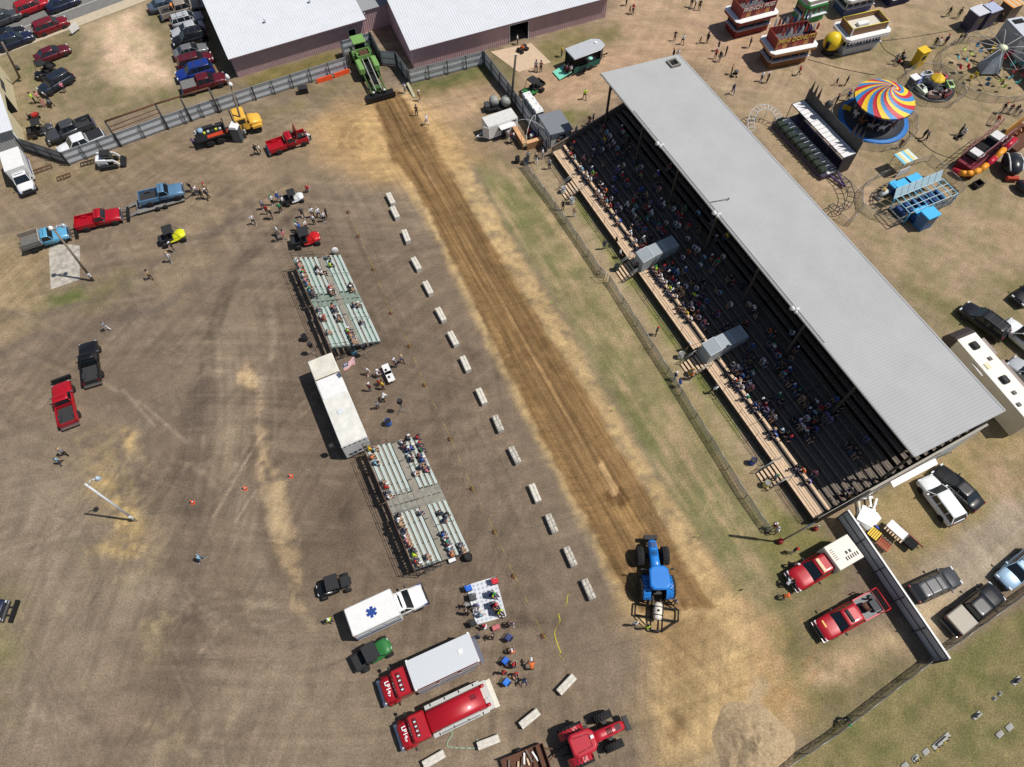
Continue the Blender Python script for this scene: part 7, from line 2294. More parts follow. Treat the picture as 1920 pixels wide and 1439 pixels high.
for x in (-3.6, 0, 3.6):
    for y in (-1.3, 1.3):
        build('post', MB().tube((x, y, 0), (x, y, 1.9), 0.05), SKY, t)
for k in range(7):
    build('side_panel', MB().hexa([(-3.6 + k * 1.03, 1.45, 1.6), (-2.65 + k * 1.03, 1.45, 1.6), (-2.65 + k * 1.03, 1.5, 1.6), (-3.6 + k * 1.03, 1.5, 1.6), (-3.4 + k * 1.03, 2.0, 2.7), (-2.45 + k * 1.03, 2.0, 2.7), (-2.45 + k * 1.03, 2.05, 2.7), (-3.4 + k * 1.03, 2.05, 2.7)]), hue('panel_ice', 166, 192, 202), t)
build('deck', MB().box((0, 0, 0.25), (7.4, 2.7, 0.12)), hue('platform_deck', 84, 90, 92), t)
build('floor_grid', MB().path([(-3.7, -1.2, 0.4), (-5.6, -1.2, 0.4), (-5.6, 1.2, 0.4), (-3.7, 1.2, 0.4)], 0.06), trim_b, t)
for k in range(6):
    build('seat_row', MB().box((-3.0 + 1.2 * k, 0.2, 0.6), (0.5, 1.4, 0.4)), NAV, t)
# ------------------------------------------------------------------ slide house and other rides at the right edge
t = put('slide_house', 'maroon slide house with an orange and red tube slide', 'ride', (1846, 285), 1.4, (1880, 255), (1800, 318))
MRN = hue('house_maroon', 110, 26, 40)
build('base', MB().box((-0.3, 0, 0.7), (8.0, 2.6, 1.2)), MRN, t)
for x, w in ((2.2, 1.1), (-2.4, 1.4)):
    build('floor_panel', MB().box((x, -0.2, 2.4), (w, 1.6, 0.1)), hue('panel_white', 206, 206, 204), t)
build('upper_deck', MB().box((-0.8, -0.3, 1.36), (6.0, 1.9, 0.1)), trim_dark, t)
for k in range(9):
    x = -4.2 + k
    build('mast', MB().tube((x, -1.25, 1.3), (x, -1.25, 3.6), 0.05, n=6), hue('mast_red', 150, 50, 60), t)
    build('mast', MB().tube((x, 0.6, 1.3), (x, 0.6, 3.2), 0.05, n=6), hue('mast_red', 150, 50, 60), t)
for y, z in ((-1.25, 3.6), (-1.25, 2.4), (0.6, 3.2)):
    build('guard_rail', MB().tube((-4.2, y, z), (3.8, y, z), 0.05, n=6), hue('mast_pale', 150, 110, 116), t)
sp = [(-2.4, 1.5, 3.1), (-0.6, 1.55, 2.6), (0.9, 1.6, 2.15), (2.2, 1.55, 1.75), (3.2, 1.42, 1.4), (3.9, 1.1, 1.1), (4.3, 0.6, 0.85), (4.45, 0.0, 0.65), (4.5, -0.7, 0.5)]
OY, RDs = hue('slide_orange', 230, 150, 40, 0.35), hue('slide_red', 176, 30, 50, 0.35)
for i, (a, b) in enumerate(zip(sp, sp[1:])):
    build('tube_section', MB().tube(a, b, 0.36, n=14).ell(b, (0.36, 0.36, 0.36), 12, 8), (RDs, OY, RDs, OY, OY, OY, OY, RDs)[i], t)
build('stair_panel', MB().box((-2.6, 1.4, 2.2), (1.6, 0.9, 0.08), ry=0.5), hue('stair_grey', 120, 120, 124), t)
t = put('octopus_ride', 'black and white rounded ride unit with a red foot at the right edge', 'ride', (1896, 310), 1.0, (1890, 295), (1902, 326))
build('shell', MB().ell((0, 0, 1.2), (1.7, 1.2, 1.0), 16, 10), hue('shell_black', 36, 40, 46, 0.3), t)
for s in (-1, 1):
    build('white_arm', MB().path([(-1.6, s * 0.5, 1.5), (-0.8, s * 0.75, 2.05), (0.4, s * 0.85, 2.0), (1.4, s * 0.7, 1.4)], 0.09), white, t)
build('red_foot', MB().rbox((1.7, 0, 0.5), (0.6, 1.5, 0.5), 0.1), hue('foot_red', 170, 60, 40), t)
t = put('ride_stage', 'brown and gold ride stage behind the slide house at the right edge', 'ride', (1908, 258), 1.0, (1895, 268), (1930, 240))
build('stage', MB().box((0, 0, 0.6), (5.0, 2.6, 1.2)), hue('stage_brown', 92, 52, 30), t)
build('back_scene', MB().box((0, 1.2, 1.9), (5.0, 0.1, 1.6)), hue('stage_gold', 168, 120, 50), t)
for k in range(5):
    build('figure_panel', MB().box((-2 + k, 0.2, 1.6), (0.5, 0.1, 0.9), 0.3 * k), hue('stage_print_%d' % (k % 2), *((190, 150, 120), (140, 80, 60))[k % 2]), t)
build('entry_mat', MB().box((-3.6, 0.2, 0.06), (1.6, 1.4, 0.08)), hue('mat_grey', 130, 136, 136), t)
chain_fence('crowd barriers at the entrance of the slide house', gp((1857, 232), (1868, 216), (1890, 214), (1930, 228)), 1.05, 3.0, False, BAR, 0.03, 'crowd_barrier', 'barrier rings round the rides')
t = thing('black_crate', 'black open crate lying on the grass near the right edge', 'crate', G(1830, 350), 0.5)
build('crate_floor', MB().box((0, 0, 0.08), (1.2, 0.9, 0.06)), trim_dark, t)
for x, y, w, d in ((0, -0.42, 1.2, 0.06), (0, 0.42, 1.2, 0.06), (-0.57, 0, 0.06, 0.78), (0.57, 0, 0.06, 0.78)):
    build('crate_side', MB().box((x, y, 0.35), (w, d, 0.6)), black, t)
t = put('ride_vehicle', 'dark ride car at the right edge below the slide house', 'ride', (1920, 352), 0.6, (1912, 345), (1930, 360))
build('hull', MB().ell((0, 0, 0.7), (1.2, 0.8, 0.6)), hue('shell_black', 36, 40, 46), t)
build('seat', MB().rbox((-0.1, 0, 1.15), (0.8, 0.7, 0.3), 0.06), MRN, t)
# power cables over the grass
for pts, lb in ((([(1515, 112), (1550, 122), (1580, 130), (1625, 139), (1640, 141)]), 'black power cable from the donut stand to the swirled ride'), ([(1650, 78), (1700, 72), (1760, 62), (1805, 54)], 'black power cable from the lemonade stand to the game booths'), ([(1650, 80), (1660, 95), (1680, 108), (1690, 118), (1700, 140)], 'power cable trailing past the yellow ticket booth'), ([(1700, 245), (1722, 262), (1750, 285), (1790, 300)], 'power cable from the swirled ride to the slide house')):
    tag(build('power_cable', MB().path([G(*p) + Vector((0, 0, 0.04)) for p in curve(pts, 5)], 0.035, 5), trim_b), lb, 'cable', 'power cables on the grass')
# ------------------------------------------------------------------ north walk: green trailer, snack trailer, toilets, shed
t = put('concession_trailer', 'green trailer stand with grey roof and open serving flap', 'trailer', (1099, 90), 2.7, (1075, 96), (1122, 78), 'food stands on the midway')
GT = hue('trailer_green', 34, 92, 84)
build('roof', MB().prism([(-2.6, -1.25), (1.6, -1.25), (2.6, -0.6), (2.6, 0.6), (1.6, 1.25), (-2.6, 1.25)], 2.62, 2.72), hue('roof_grey', 176, 180, 184), t)
build('roof_lip', MB().path([(-2.6, -1.25, 2.62), (1.6, -1.25, 2.62), (2.6, -0.6, 2.62), (2.6, 0.6, 2.62), (1.6, 1.25, 2.62), (-2.6, 1.25, 2.62)], 0.05, closed=True), white, t)
build('roof_vent', MB().box((1.7, 0.2, 2.78), (0.4, 0.4, 0.12)), white, t)
build('side_wall', MB().box((-0.4, 1.2, 1.5), (4.2, 0.06, 2.2)), GT, t)
build('lower_wall', MB().box((-0.4, -1.2, 0.8), (4.2, 0.06, 0.8)), GT, t)
build('interior', MB().box((-0.4, 0.1, 1.4), (4.1, 2.0, 2.0)), trim_dark, t)
build('nose', MB().prism([(1.75, -1.1), (2.5, -0.55), (2.5, 0.55), (1.75, 1.1)], 0.5, 2.6), hue('nose_dark', 40, 50, 50), t)
fp = build('serving_flap', MB().box((-0.4, -1.75, 2.35), (1.3, 1.0, 0.05)), black, t)
build('flap_emblem', MB().lathe([(0.02, 0.0), (0.33, 0.0), (0.33, 0.02), (0.02, 0.02)], 16, (-0.4, -1.75, 2.385)), hue('emblem_mint', 150, 214, 190), fp)
build('rear_ramp', MB().box((-3.7, -0.1, 0.4), (2.0, 1.9, 0.06), ry=-0.25), hue('ramp_mint', 130, 214, 186), t)
add_wheels(t, [(x, s * 1.15) for x in (-0.7, 0.2) for s in (-1, 1)], 0.36, 0.24)
build('tow_bar', MB().bar((2.5, 0, 0.5), (3.8, 0, 0.5), 0.12, 0.12), black, t)
t = put('snack_trailer', 'white snack trailer with raised hatch beside the wooden counter', 'trailer', (937, 221), 2.3, (966, 212), (910, 231), 'food stands on the midway')
build('body', MB().rbox((0, 0, 1.35), (4.2, 2.0, 1.9), 0.06), white, t)
build('roof_panel', MB().rbox((0, 0, 2.33), (4.15, 1.95, 0.06), 0.02), hue('snack_roof', 206, 206, 200), t)
build('serving_opening', MB().box((-0.4, 1.01, 1.55), (2.0, 0.03, 0.7)), trim_dark, t)
build('hatch', MB().box((-0.4, 1.4, 1.95), (2.1, 0.8, 0.05)), white, t)
build('end_door', MB().box((2.3, 0.75, 1.35), (0.06, 0.9, 1.7), 0.7), white, t)
build('menu_print', MB().box((-1.5, 1.02, 2.05), (0.6, 0.02, 0.16)), trim_b, t)
add_wheels(t, [(0.0, s * 1.0) for s in (-1, 1)], 0.34, 0.22)
build('tow_bar', MB().bar((2.1, 0.5, 0.5), (3.4, 0, 0.5), 0.1, 0.1).bar((2.1, -0.5, 0.5), (3.4, 0, 0.5), 0.1, 0.1), white, t)
c0 = G(965, 251)
t = thing('wooden_counter', 'L-shaped plywood serving counter under a bare tent frame', 'counter', c0, pang((965, 251), (981, 277)))
PLY = hue('plywood', 206, 160, 116, 0.8)
build('counter_top', MB().box((1.5, 0, 1.05), (3.3, 0.55, 0.06)), PLY, t)
build('counter_top', MB().box((3.15, 1.45, 1.06), (0.55, 2.4, 0.06)), PLY, t)
build('front_panel', MB().box((1.5, -0.22, 0.5), (3.2, 0.04, 1.0)).box((3.4, 1.4, 0.5), (0.04, 2.3, 1.0)), hue('ply_dark', 150, 110, 76, 0.8), t)
for x, y in ((0.2, 0.2), (3.0, 0.3), (0.2, 2.8), (3.0, 2.8)):
    build('tent_leg', MB().tube((x, y, 0), (x, y, 2.2), 0.03, n=6), white, t)
    build('tent_arch', MB().path([(x, y, 2.2), ((x + 1.6) / 2, (y + 1.5) / 2, 2.75), (1.6, 1.5, 2.9)], 0.025), white, t)
for k in range(5):
    build('stock_box', MB().rbox((0.7 + 0.5 * k, 1.7 + 0.3 * (k % 2), 0.35), (0.42, 0.5, 0.6), 0.04), (hue('stock_red', 150, 40, 44), hue('stock_navy', 50, 60, 120), white)[k % 3], t)
for i, p in enumerate(((988, 204), (995, 213), (1001, 222), (1008, 231))):
    t = thing('portable_toilet', '%s of the white-roofed portable toilets from the barn side' % ORD[i], 'toilet', G(*p), UANG + 0.0, 'portable toilets behind the fence')
    build('cabin', MB().box((0, 0, 1.05), (1.05, 1.05, 2.1), tx=0.97, ty=0.97), pm('toilet_grey', rgb(72, 78, 82), 0.6, 0, 0.1, 3), t)
    build('roof', MB().loft([[(-.55, -.55, 2.1), (.55, -.55, 2.1), (.55, .55, 2.1), (-.55, .55, 2.1)], [(-.35, -.5, 2.35), (.35, -.5, 2.35), (.35, .5, 2.35), (-.35, .5, 2.35)]]), white, t)
    build('vent_pipe', MB().tube((0.1, 0.2, 2.3), (0.1, 0.2, 2.45), 0.05), black, t)
    build('door', MB().box((0, -0.53, 1.0), (0.7, 0.03, 1.8)), pm('toilet_door', rgb(96, 102, 106), 0.5), t)
t = thing('portable_toilet', 'dark grey portable toilet with white roof beside the yellow lorry', 'toilet', G(449, 262), -0.1)
build('cabin', MB().box((0, 0, 1.05), (1.15, 1.15, 2.1), tx=0.97, ty=0.97), pm('toilet_grey', rgb(72, 78, 82)), t)
build('roof', MB().loft([[(-.6, -.6, 2.1), (.6, -.6, 2.1), (.6, .6, 2.1), (-.6, .6, 2.1)], [(-.4, -.55, 2.4), (.4, -.55, 2.4), (.4, .55, 2.4), (-.4, .55, 2.4)]]), white, t)
build('door', MB().box((0, -0.58, 1.0), (0.8, 0.03, 1.8)), pm('toilet_door', rgb(96, 102, 106)), t)
sc0 = G(1031, 279)
t = thing('ticket_shed', 'small grey-roofed shed with white walls at the grandstand corner', 'shed', sc0, 0.40)
build('walls', MB().box((1.4, 1.7, 1.1), (2.8, 3.4, 2.2)), hue('shed_white', 196, 198, 196), t)
build('roof', MB().box((1.4, 1.7, 2.35), (3.2, 3.9, 0.1), ry=0.06), hue('shed_roof', 118, 122, 128, 0.8), t)
wn_ = build('window', MB().box((1.6, -0.02, 1.3), (0.9, 0.04, 0.8)), trim_dark, t)
build('notice', MB().box((1.5, -0.05, 1.3), (0.5, 0.03, 0.4)), white, wn_)
for x in (0.04, 2.78):
    build('corner_trim', MB().box((x, 0.0, 1.1), (0.12, 0.06, 2.2)), galv_dark, t)
build('door_step', MB().box((2.2, -0.4, 0.15), (0.9, 0.6, 0.3)), concrete, t)
# ------------------------------------------------------------------ people
def sym(d):
    out = {}
    for k, (p, r) in d.items():
        if k.endswith('_'):
            out[k + 'l'] = (Vector(p), r)
            out[k + 'r'] = (Vector((p[0], -p[1], p[2])), r)
        else:
            out[k] = (Vector(p), r)
    return out

BONES = [('pelvis', 'spine', 'shirt'), ('spine', 'chest', 'shirt'), ('chest', 'neck', 'shirt'), ('neck', 'jaw', 'skin'), ('jaw', 'skull', 'head')]
for s_ in 'lr':
    BONES += [('chest', 'sho_' + s_, 'shirt'), ('sho_' + s_, 'elb_' + s_, 'shirt'), ('elb_' + s_, 'wri_' + s_, 'fore'), ('wri_' + s_, 'hand_' + s_, 'skin'), ('pelvis', 'hip_' + s_, 'pants'), ('hip_' + s_, 'knee_' + s_, 'pants'), ('knee_' + s_, 'ank_' + s_, 'shin'), ('ank_' + s_, 'toe_' + s_, 'shoe')]
SLOT = {'skin': 0, 'shirt': 1, 'pants': 2, 'hair': 3, 'shoe': 4, 'fore': 5, 'shin': 6}

def pose_mesh(name, J):
    names = list(J)
    me = bpy.data.meshes.new(name)
    me.from_pydata([J[n][0] for n in names], [(names.index(a), names.index(b)) for a, b, _ in BONES], [])
    o = bpy.data.objects.new(name, me)
    COL.objects.link(o)
    o.modifiers.new('skin', 'SKIN')
    sv = me.skin_vertices[0].data
    for i, n in enumerate(names):
        r = J[n][1]
        sv[i].radius = (r, r) if not isinstance(r, tuple) else r
        sv[i].use_root = n == 'pelvis'
    ss = o.modifiers.new('sub', 'SUBSURF')
    ss.levels = 1
    dg = bpy.context.evaluated_depsgraph_get()
    em = bpy.data.meshes.new_from_object(o.evaluated_get(dg))
    q = MB()
    vs = [v.co.copy() for v in em.vertices]
    segs = [(J[a][0], J[b][0], t) for a, b, t in BONES]
    jaw, skull = J['jaw'][0], J['skull'][0]
    up = (skull - jaw).normalized()
    for f in em.polygons:
        c = f.center
        best, bt = 1e9, 'shirt'
        for a, b, t in segs:
            d = b - a
            u_ = max(0, min(1, (c - a).dot(d) / d.length_squared))
            e = (c - a - d * u_).length
            if e < best:
                best, bt = e, t
        if bt == 'head':
            h = (c - jaw).dot(up)
            fw = c.x - jaw.x
            bt = 'hair' if (h > 0.085 or (fw < 0.0 and h > -0.02)) else 'skin'
        q.f.append(list(f.vertices))
        q.m.append(SLOT[bt])
        q.s.append(True)
    q.v = [tuple(v) for v in vs]
    # nose, ears, eyes, fingers
    hc = (jaw + skull) / 2
    q.add([hc + Vector((0.085, -0.012, 0.0)), hc + Vector((0.085, 0.012, 0.0)), hc + Vector((0.112, 0, -0.025)), hc + Vector((0.08, 0, 0.04))], [(0, 2, 3), (2, 1, 3), (0, 1, 2)], 0)
    for s in (-1, 1):
        q.box(hc + Vector((0.0, s * 0.09, -0.005)), (0.035, 0.02, 0.06), m=0)
        q.box(hc + Vector((0.082, s * 0.032, 0.02)), (0.012, 0.02, 0.012), m=3)
    for s in 'lr':
        w, h = J['wri_' + s][0], J['hand_' + s][0]
        d = (h - w).normalized()
        side = d.orthogonal().normalized()
        cu = d.cross(side)
        for k, ln in enumerate((0.062, 0.072, 0.068, 0.05)):
            b = h + side * (0.02 * (k - 1.5)) + d * 0.015
            q.tube(b, b + d * ln * 0.6, 0.0095, n=5, m=0)
            q.tube(b + d * ln * 0.6, b + d * ln + cu * 0.025, 0.009, 0.007, n=5, m=0)
        b = h - side * 0.03 - d * 0.03
        q.tube(b, b - side * 0.025 + d * 0.05 + cu * 0.01, 0.011, 0.009, n=5, m=0)
    bpy.data.objects.remove(o)
    out = q.mesh(name, [skin_m[0], white, white, hair_m[0], black, white, white])
    return out, J['skull'][0].copy(), up

skin_m = [pm('skin_%d' % i, c, 0.6, 0, 0.05, 6) for i, c in enumerate((rgb(196, 150, 128), rgb(182, 134, 112), rgb(150, 106, 84)))]
hair_m = [pm('hair_%d' % i, c, 0.8, 0, 0.15, 12) for i, c in enumerate((rgb(60, 44, 36), rgb(36, 30, 28), rgb(130, 100, 70), rgb(168, 160, 150)))]
ST_ = {'pelvis': ((0, 0, 0.95), (0.15, 0.11)), 'spine': ((0, 0, 1.12), (0.14, 0.10)), 'chest': ((0, 0, 1.33), (0.15, 0.11)), 'neck': ((0, 0, 1.47), 0.055), 'jaw': ((0.02, 0, 1.55), 0.075), 'skull': ((0.02, 0, 1.68), 0.085),
       'sho_': ((0, 0.19, 1.39), 0.065), 'elb_': ((-0.02, 0.25, 1.12), 0.045), 'wri_': ((0.05, 0.26, 0.88), 0.032), 'hand_': ((0.07, 0.26, 0.8), 0.035), 'hip_': ((0, 0.09, 0.88), 0.1), 'knee_': ((0.02, 0.11, 0.49), 0.065), 'ank_': ((0, 0.12, 0.09), 0.045), 'toe_': ((0.15, 0.13, 0.045), 0.045)}
POSE = {}
J = sym(ST_)
POSE['stand'] = pose_mesh('standing_person', J)
J = sym(dict(ST_, elb_=((0.0, 0.27, 1.14), 0.045), wri_=((0.2, 0.12, 1.12), 0.034), hand_=((0.26, 0.05, 1.14), 0.035)))
POSE['arms'] = pose_mesh('arms_forward_person', J)
J = sym(ST_)
for n, dx in (('knee_l', 0.2), ('knee_r', -0.05), ('ank_l', 0.26), ('ank_r', -0.32), ('toe_l', 0.28), ('toe_r', -0.26), ('elb_l', -0.1), ('elb_r', 0.1), ('wri_l', -0.16), ('wri_r', 0.24), ('hand_l', -0.16), ('hand_r', 0.26)):
    J[n][0].x += dx
J['ank_r'][0].z += 0.06
POSE['walk'] = pose_mesh('walking_person', J)
J = sym(ST_)
for n in ('spine', 'chest', 'neck', 'jaw', 'skull', 'sho_l', 'sho_r'):
    h = J[n][0].z - 0.95
    J[n][0].x += h * 0.75
    J[n][0].z = 0.95 + h * 0.62
for n, p in (('elb', (0.5, 0.24, 0.98)), ('wri', (0.6, 0.18, 0.74)), ('hand', (0.64, 0.17, 0.67))):
    for s, k in (('l', 1), ('r', -1)):
        J[n + '_' + s][0].x, J[n + '_' + s][0].y, J[n + '_' + s][0].z = p[0], p[1] * k, p[2]
POSE['bend'] = pose_mesh('bending_person', J)
SI = {'pelvis': ((0, 0, 0.12), (0.16, 0.12)), 'spine': ((-0.01, 0, 0.3), (0.145, 0.105)), 'chest': ((0.03, 0, 0.52), (0.15, 0.11)), 'neck': ((0.06, 0, 0.66), 0.055), 'jaw': ((0.09, 0, 0.74), 0.075), 'skull': ((0.09, 0, 0.87), 0.085),
      'sho_': ((0.03, 0.19, 0.57), 0.065), 'elb_': ((0.1, 0.27, 0.32), 0.045), 'wri_': ((0.31, 0.2, 0.22), 0.034), 'hand_': ((0.38, 0.17, 0.2), 0.035), 'hip_': ((0.03, 0.1, 0.1), 0.1), 'knee_': ((0.45, 0.14, 0.1), 0.07), 'ank_': ((0.46, 0.13, -0.33), 0.045), 'toe_': ((0.6, 0.14, -0.38), 0.045)}
POSE['sit'] = pose_mesh('seated_person', sym(SI))
J = sym(SI)
for n in ('spine', 'chest', 'neck', 'jaw', 'skull', 'sho_l', 'sho_r'):
    h = J[n][0].z - 0.12
    J[n][0].x += h * 0.38
    J[n][0].z -= h * 0.09
for n, p in (('elb', (0.36, 0.24, 0.22)), ('wri', (0.5, 0.08, 0.3)), ('hand', (0.55, 0.03, 0.31))):
    for s, k in (('l', 1), ('r', -1)):
        J[n + '_' + s][0].x, J[n + '_' + s][0].y, J[n + '_' + s][0].z = p[0], p[1] * k, p[2]
POSE['lean'] = pose_mesh('leaning_seated_person', J)
CLOTH = {'w': ('white', (214, 214, 216)), 'k': ('black', (30, 30, 33)), 'g': ('grey', (128, 130, 134)), 'd': ('dark grey', (66, 68, 74)), 'n': ('navy', (38, 48, 78)), 'b': ('blue', (44, 90, 170)), 'r': ('red', (178, 36, 42)), 'p': ('pink', (216, 130, 140)), 'o': ('orange', (224, 110, 50)), 'l': ('lime', (188, 226, 50)), 'y': ('yellow', (214, 180, 50)), 'G': ('green', (40, 130, 84)), 't': ('tan', (168, 140, 108)), 'm': ('maroon', (108, 36, 46)), 'c': ('pale blue', (126, 172, 196)), 'v': ('violet', (116, 104, 160)), 'j': ('denim', (74, 92, 124))}
CM = {k: pm('cloth_' + n.replace(' ', '_'), rgb(*c), 0.85, 0, 0.15, 9) for k, (n, c) in CLOTH.items()}
cap_q = MB().lathe([(0.108, -0.035), (0.112, 0.02), (0.085, 0.075), (0.03, 0.1), (0.005, 0.102)], 12).box((0.14, 0, -0.02), (0.12, 0.15, 0.015))
hat_q = MB().lathe([(0.11, -0.02), (0.2, -0.025), (0.21, -0.01), (0.112, 0.0), (0.1, 0.09), (0.05, 0.12), (0.005, 0.115)], 14)
CAP = cap_q.mesh('cap', CM['k'])
HAT = hat_q.mesh('hat', CM['w'])
PR = random.Random(21)
LABELS = []

def person(loc, rz, shirt, pants, pose, label, group, head=None, scale=1.0, bare=None):
    me, hp_, up = POSE[pose]
    o = bpy.data.objects.new('person', me)
    COL.objects.link(o)
    o.location = loc
    o.rotation_euler = (0, 0, rz)
    o.scale = (scale, scale, scale)
    sk = PR.choice(skin_m)
    long_ = shirt in 'kdn' and PR.random() < 0.5
    shorts = pants == 's'
    pmn = CM['t'] if shorts else CM[pants]
    mats = [sk, CM[shirt], pmn, PR.choice(hair_m), CM[PR.choice('kdw')], CM[shirt] if long_ else sk, sk if shorts else pmn]
    for i, m in enumerate(mats):
        o.material_slots[i].link = 'OBJECT'
        o.material_slots[i].material = m
    if head is None and PR.random() < 0.45:
        head = PR.choice(['cap:k', 'cap:n', 'cap:r', 'cap:w', 'cap:G', 'cap:d', 'hat:t', 'cap:w'])
    if head:
        kind, c = head.split(':')
        link(kind, CAP if kind == 'cap' else HAT, o, hp_ + up * (0.03), PR.uniform(-0.2, 0.2), {0: CM[c]})
    LABELS.append((o, label, group))
    return o

def pdesc(shirt, pants):
    return 'person in %s top and %s' % (CLOTH[shirt][0], 'tan shorts' if pants == 's' else {'j': 'jeans'}.get(pants, CLOTH.get(pants, ('', 0))[0] + ' trousers'))

def crowd(place, group, data):
    for e in data.split():
        p = e.split(',')
        x, y, s = float(p[0]), float(p[1]), p[2]
        shirt = s[0]
        pants = s[1] if len(s) > 1 else PR.choice('jjnkdgst')
        pose = p[3] if len(p) > 3 else PR.choice(['stand', 'arms', 'walk', 'stand'])
        sc = PR.uniform(0.94, 1.06)
        if pose == 'child':
            pose, sc = 'walk', 0.68
        z = 0.0
        if pose in ('sit', 'lean'):
            z = 0.42
        g = G(x, y, z)
        kid = ' small' if sc < 0.8 else ''
        person(g, PR.uniform(0, 6.28), shirt, pants, pose, pdesc(shirt, pants).replace('person', ('child' if sc < 0.8 else 'person')) + ' ' + place, group, scale=sc)

crowd('by the blue-black wagon', 'people in the car park', '124,174,pn 85,200,tp,stand 79,193,p 97,196,kk 68,194,lk')
crowd('at the rear of the yellow lorry', 'people near the trucks', '367,277,vk 374,266,wk')
crowd('behind the red pickup with raised bonnet', 'people near the trucks', '483,291,kk 490,289,wk')
crowd('leaning over the raised-bonnet engine', 'people near the trucks', '584,264,wn,bend')
crowd('in front of the steel blue pickup', 'people near the trucks', '361,360,kd 372,366,wj 381,373,kk 389,362,tk 392,374,nk')
crowd('walking alone above the yellow utility vehicle', 'people on the dirt', '477,421,wk,walk')
crowd('in the standing group left of the golf cart', 'standing group on the dirt', '495,393,gn 503,402,rk,stand 512,411,kk,stand 513,385,wk 524,379,bj 534,387,wk 528,399,Gk,stand')
crowd('sitting beyond the golf cart', 'standing group on the dirt', '577,357,rw,sit')
crowd('in the group above the red utility vehicle', 'standing group on the dirt', '569,408,dk 588,408,wk 600,409,wj 609,416,wk 614,408,kk 590,421,wk')
crowd('in the trio left of the red utility vehicle', 'standing group on the dirt', '522,453,kn 523,442,wk 535,449,ps')
crowd('beside the red utility vehicle', 'standing group on the dirt', '560,433,ws 565,437,bj 576,431,wk')
crowd('beside the yellow utility vehicle', 'people on the dirt', '322,492,wg,walk 328,472,kk,stand')
crowd('striding across the dirt with head bare', 'people on the dirt', '285,524,tk,walk')
crowd('walking above the black pickup', 'people on the dirt', '204,620,gw,walk')
crowd('walking below the dark red pickup', 'people on the dirt', '126,854,gk,walk 117,870,cd,walk')
crowd('walking alone right of the slim lamp post', 'people on the dirt', '381,1051,cj,walk')
crowd('behind the star-marked ambulance', 'people near the ambulance', '622,1167,ln,stand')
crowd('around the white table', 'people at the white table', '691,703,ws 707,703,wn,sit 711,720,rk,sit 719,730,ym,stand 695,734,mg')
crowd('between the table and the loudspeaker', 'people at the white table', '710,767,gd,stand 720,754,wk,bend')
crowd('right of the white table', 'people at the white table', '743,688,gn 755,681,gk')
crowd('seated on the patterned rug', 'people on the rug', '925,1116,ln,sit 928,1136,rk,sit 937,1148,lk,sit 893,1136,vg,sit 900,1155,cw,sit')
crowd('beside the patterned rug', 'people on the rug', '876,1152,kk 881,1137,gk,bend')
crowd('below the patterned rug', 'people on the rug', '911,1178,wk,sit 952,1172,kn,sit 897,1198,nk 925,1197,kk')
crowd('at the rear of the LP149 truck', 'people behind the fire trucks', '960,1225,ok,sit 962,1252,dk,sit 997,1256,ok,bend 946,1263,kd 966,1264,rk,sit 984,1275,nk,bend')
crowd('hitching the drag frame', 'track crew', '1216,1128,dj,bend 1262,1132,gk 1188,1173,wj 1210,1180,lk')
crowd('near the far end of the track', 'track crew', '760,175,wg 787,190,tt,walk 782,218,kk,stand 801,235,ww')
crowd('queueing at the snack trailer', 'snack queue', '924,256,wt 937,255,kk 944,258,dn 953,261,wg 959,268,mj 963,270,dk')
crowd('on the walk below the snack counter', 'people on the walk', '1005,306,dw 1017,298,wg 1030,318,gn 990,303,gk')
crowd('outside the grey-roofed shed', 'people on the walk', '1047,274,kk')
crowd('at the far corner of the grandstand', 'people on the walk', '1104,237,kk 1111,233,kn 1079,256,wk')
crowd('walking toward the grandstand corner', 'people on the walk', '1096,187,ld,walk')
crowd('near the concrete apron', 'people by the barns', '1005,135,gk 1014,136,mk 970,84,wk 979,94,ok,sit')
crowd('queueing at the green trailer', 'people by the barns', '1058,141,kk 1062,143,mk 1066,144,kd 1070,142,wk 1064,138,gk')
crowd('left of the green trailer', 'people by the barns', '1053,107,yk,stand')
crowd('on the far midway above the grandstand', 'people on the midway', '1174,11,kk 1186,27,rk 1180,26,kk,child 1295,14,kk 1302,17,wk 1310,20,kk 1264,77,kk 1279,84,wk 1261,111,kn 1269,112,wk')
crowd('left of the fries stand', 'people on the midway', '1312,82,kk,child 1325,81,kk 1340,111,rk 1345,96,dk 1348,116,kg 1359,106,kk')
crowd('left of the donut stand', 'people on the midway', '1370,140,tk 1404,90,kk 1426,153,wn 1437,156,kk 1372,177,nj')
crowd('below the donut stand', 'people on the midway', '1496,142,rk,walk 1566,160,nk,child 1584,161,nk,stand')
crowd('beside the swirled canopy ride', 'people on the midway', '1565,198,kk 1587,189,bk')
crowd('near the yellow ticket booth', 'people on the midway', '1676,121,gg 1686,115,kk 1682,124,rk,child 1712,122,kk')
crowd('outside the hanging-seat ride fence', 'people on the midway', '1755,91,ww 1749,89,kk 1769,86,nk 1793,83,kk 1802,80,gk')
crowd('near the dark game booths', 'people on the midway', '1775,32,kk 1794,35,kk 1803,48,kk 1847,22,kk 1865,30,kk 1868,46,kk 1857,28,ok')
crowd('at the small car ride fence', 'people on the midway', '1762,189,kk 1752,188,kn')
crowd('between the swirled ride and the slide house', 'people on the midway', '1729,260,kk 1733,265,gk 1684,279,mk,walk 1801,258,wk 1796,254,kk')
crowd('at the slide house entrance', 'people on the midway', '1875,213,kk 1889,213,mk 1900,215,kk 1908,218,kk,child 1862,236,rw')
crowd('working inside the train ride fence', 'people on the midway', '1692,406,vk')
crowd('on the grandstand walk near the first steps', 'people on the walk', '1055,395,kk 1076,407,tw,stand')
crowd('on the walk above the second steps', 'people on the walk', '1132,468,dj 1154,462,kk 1161,484,wk')
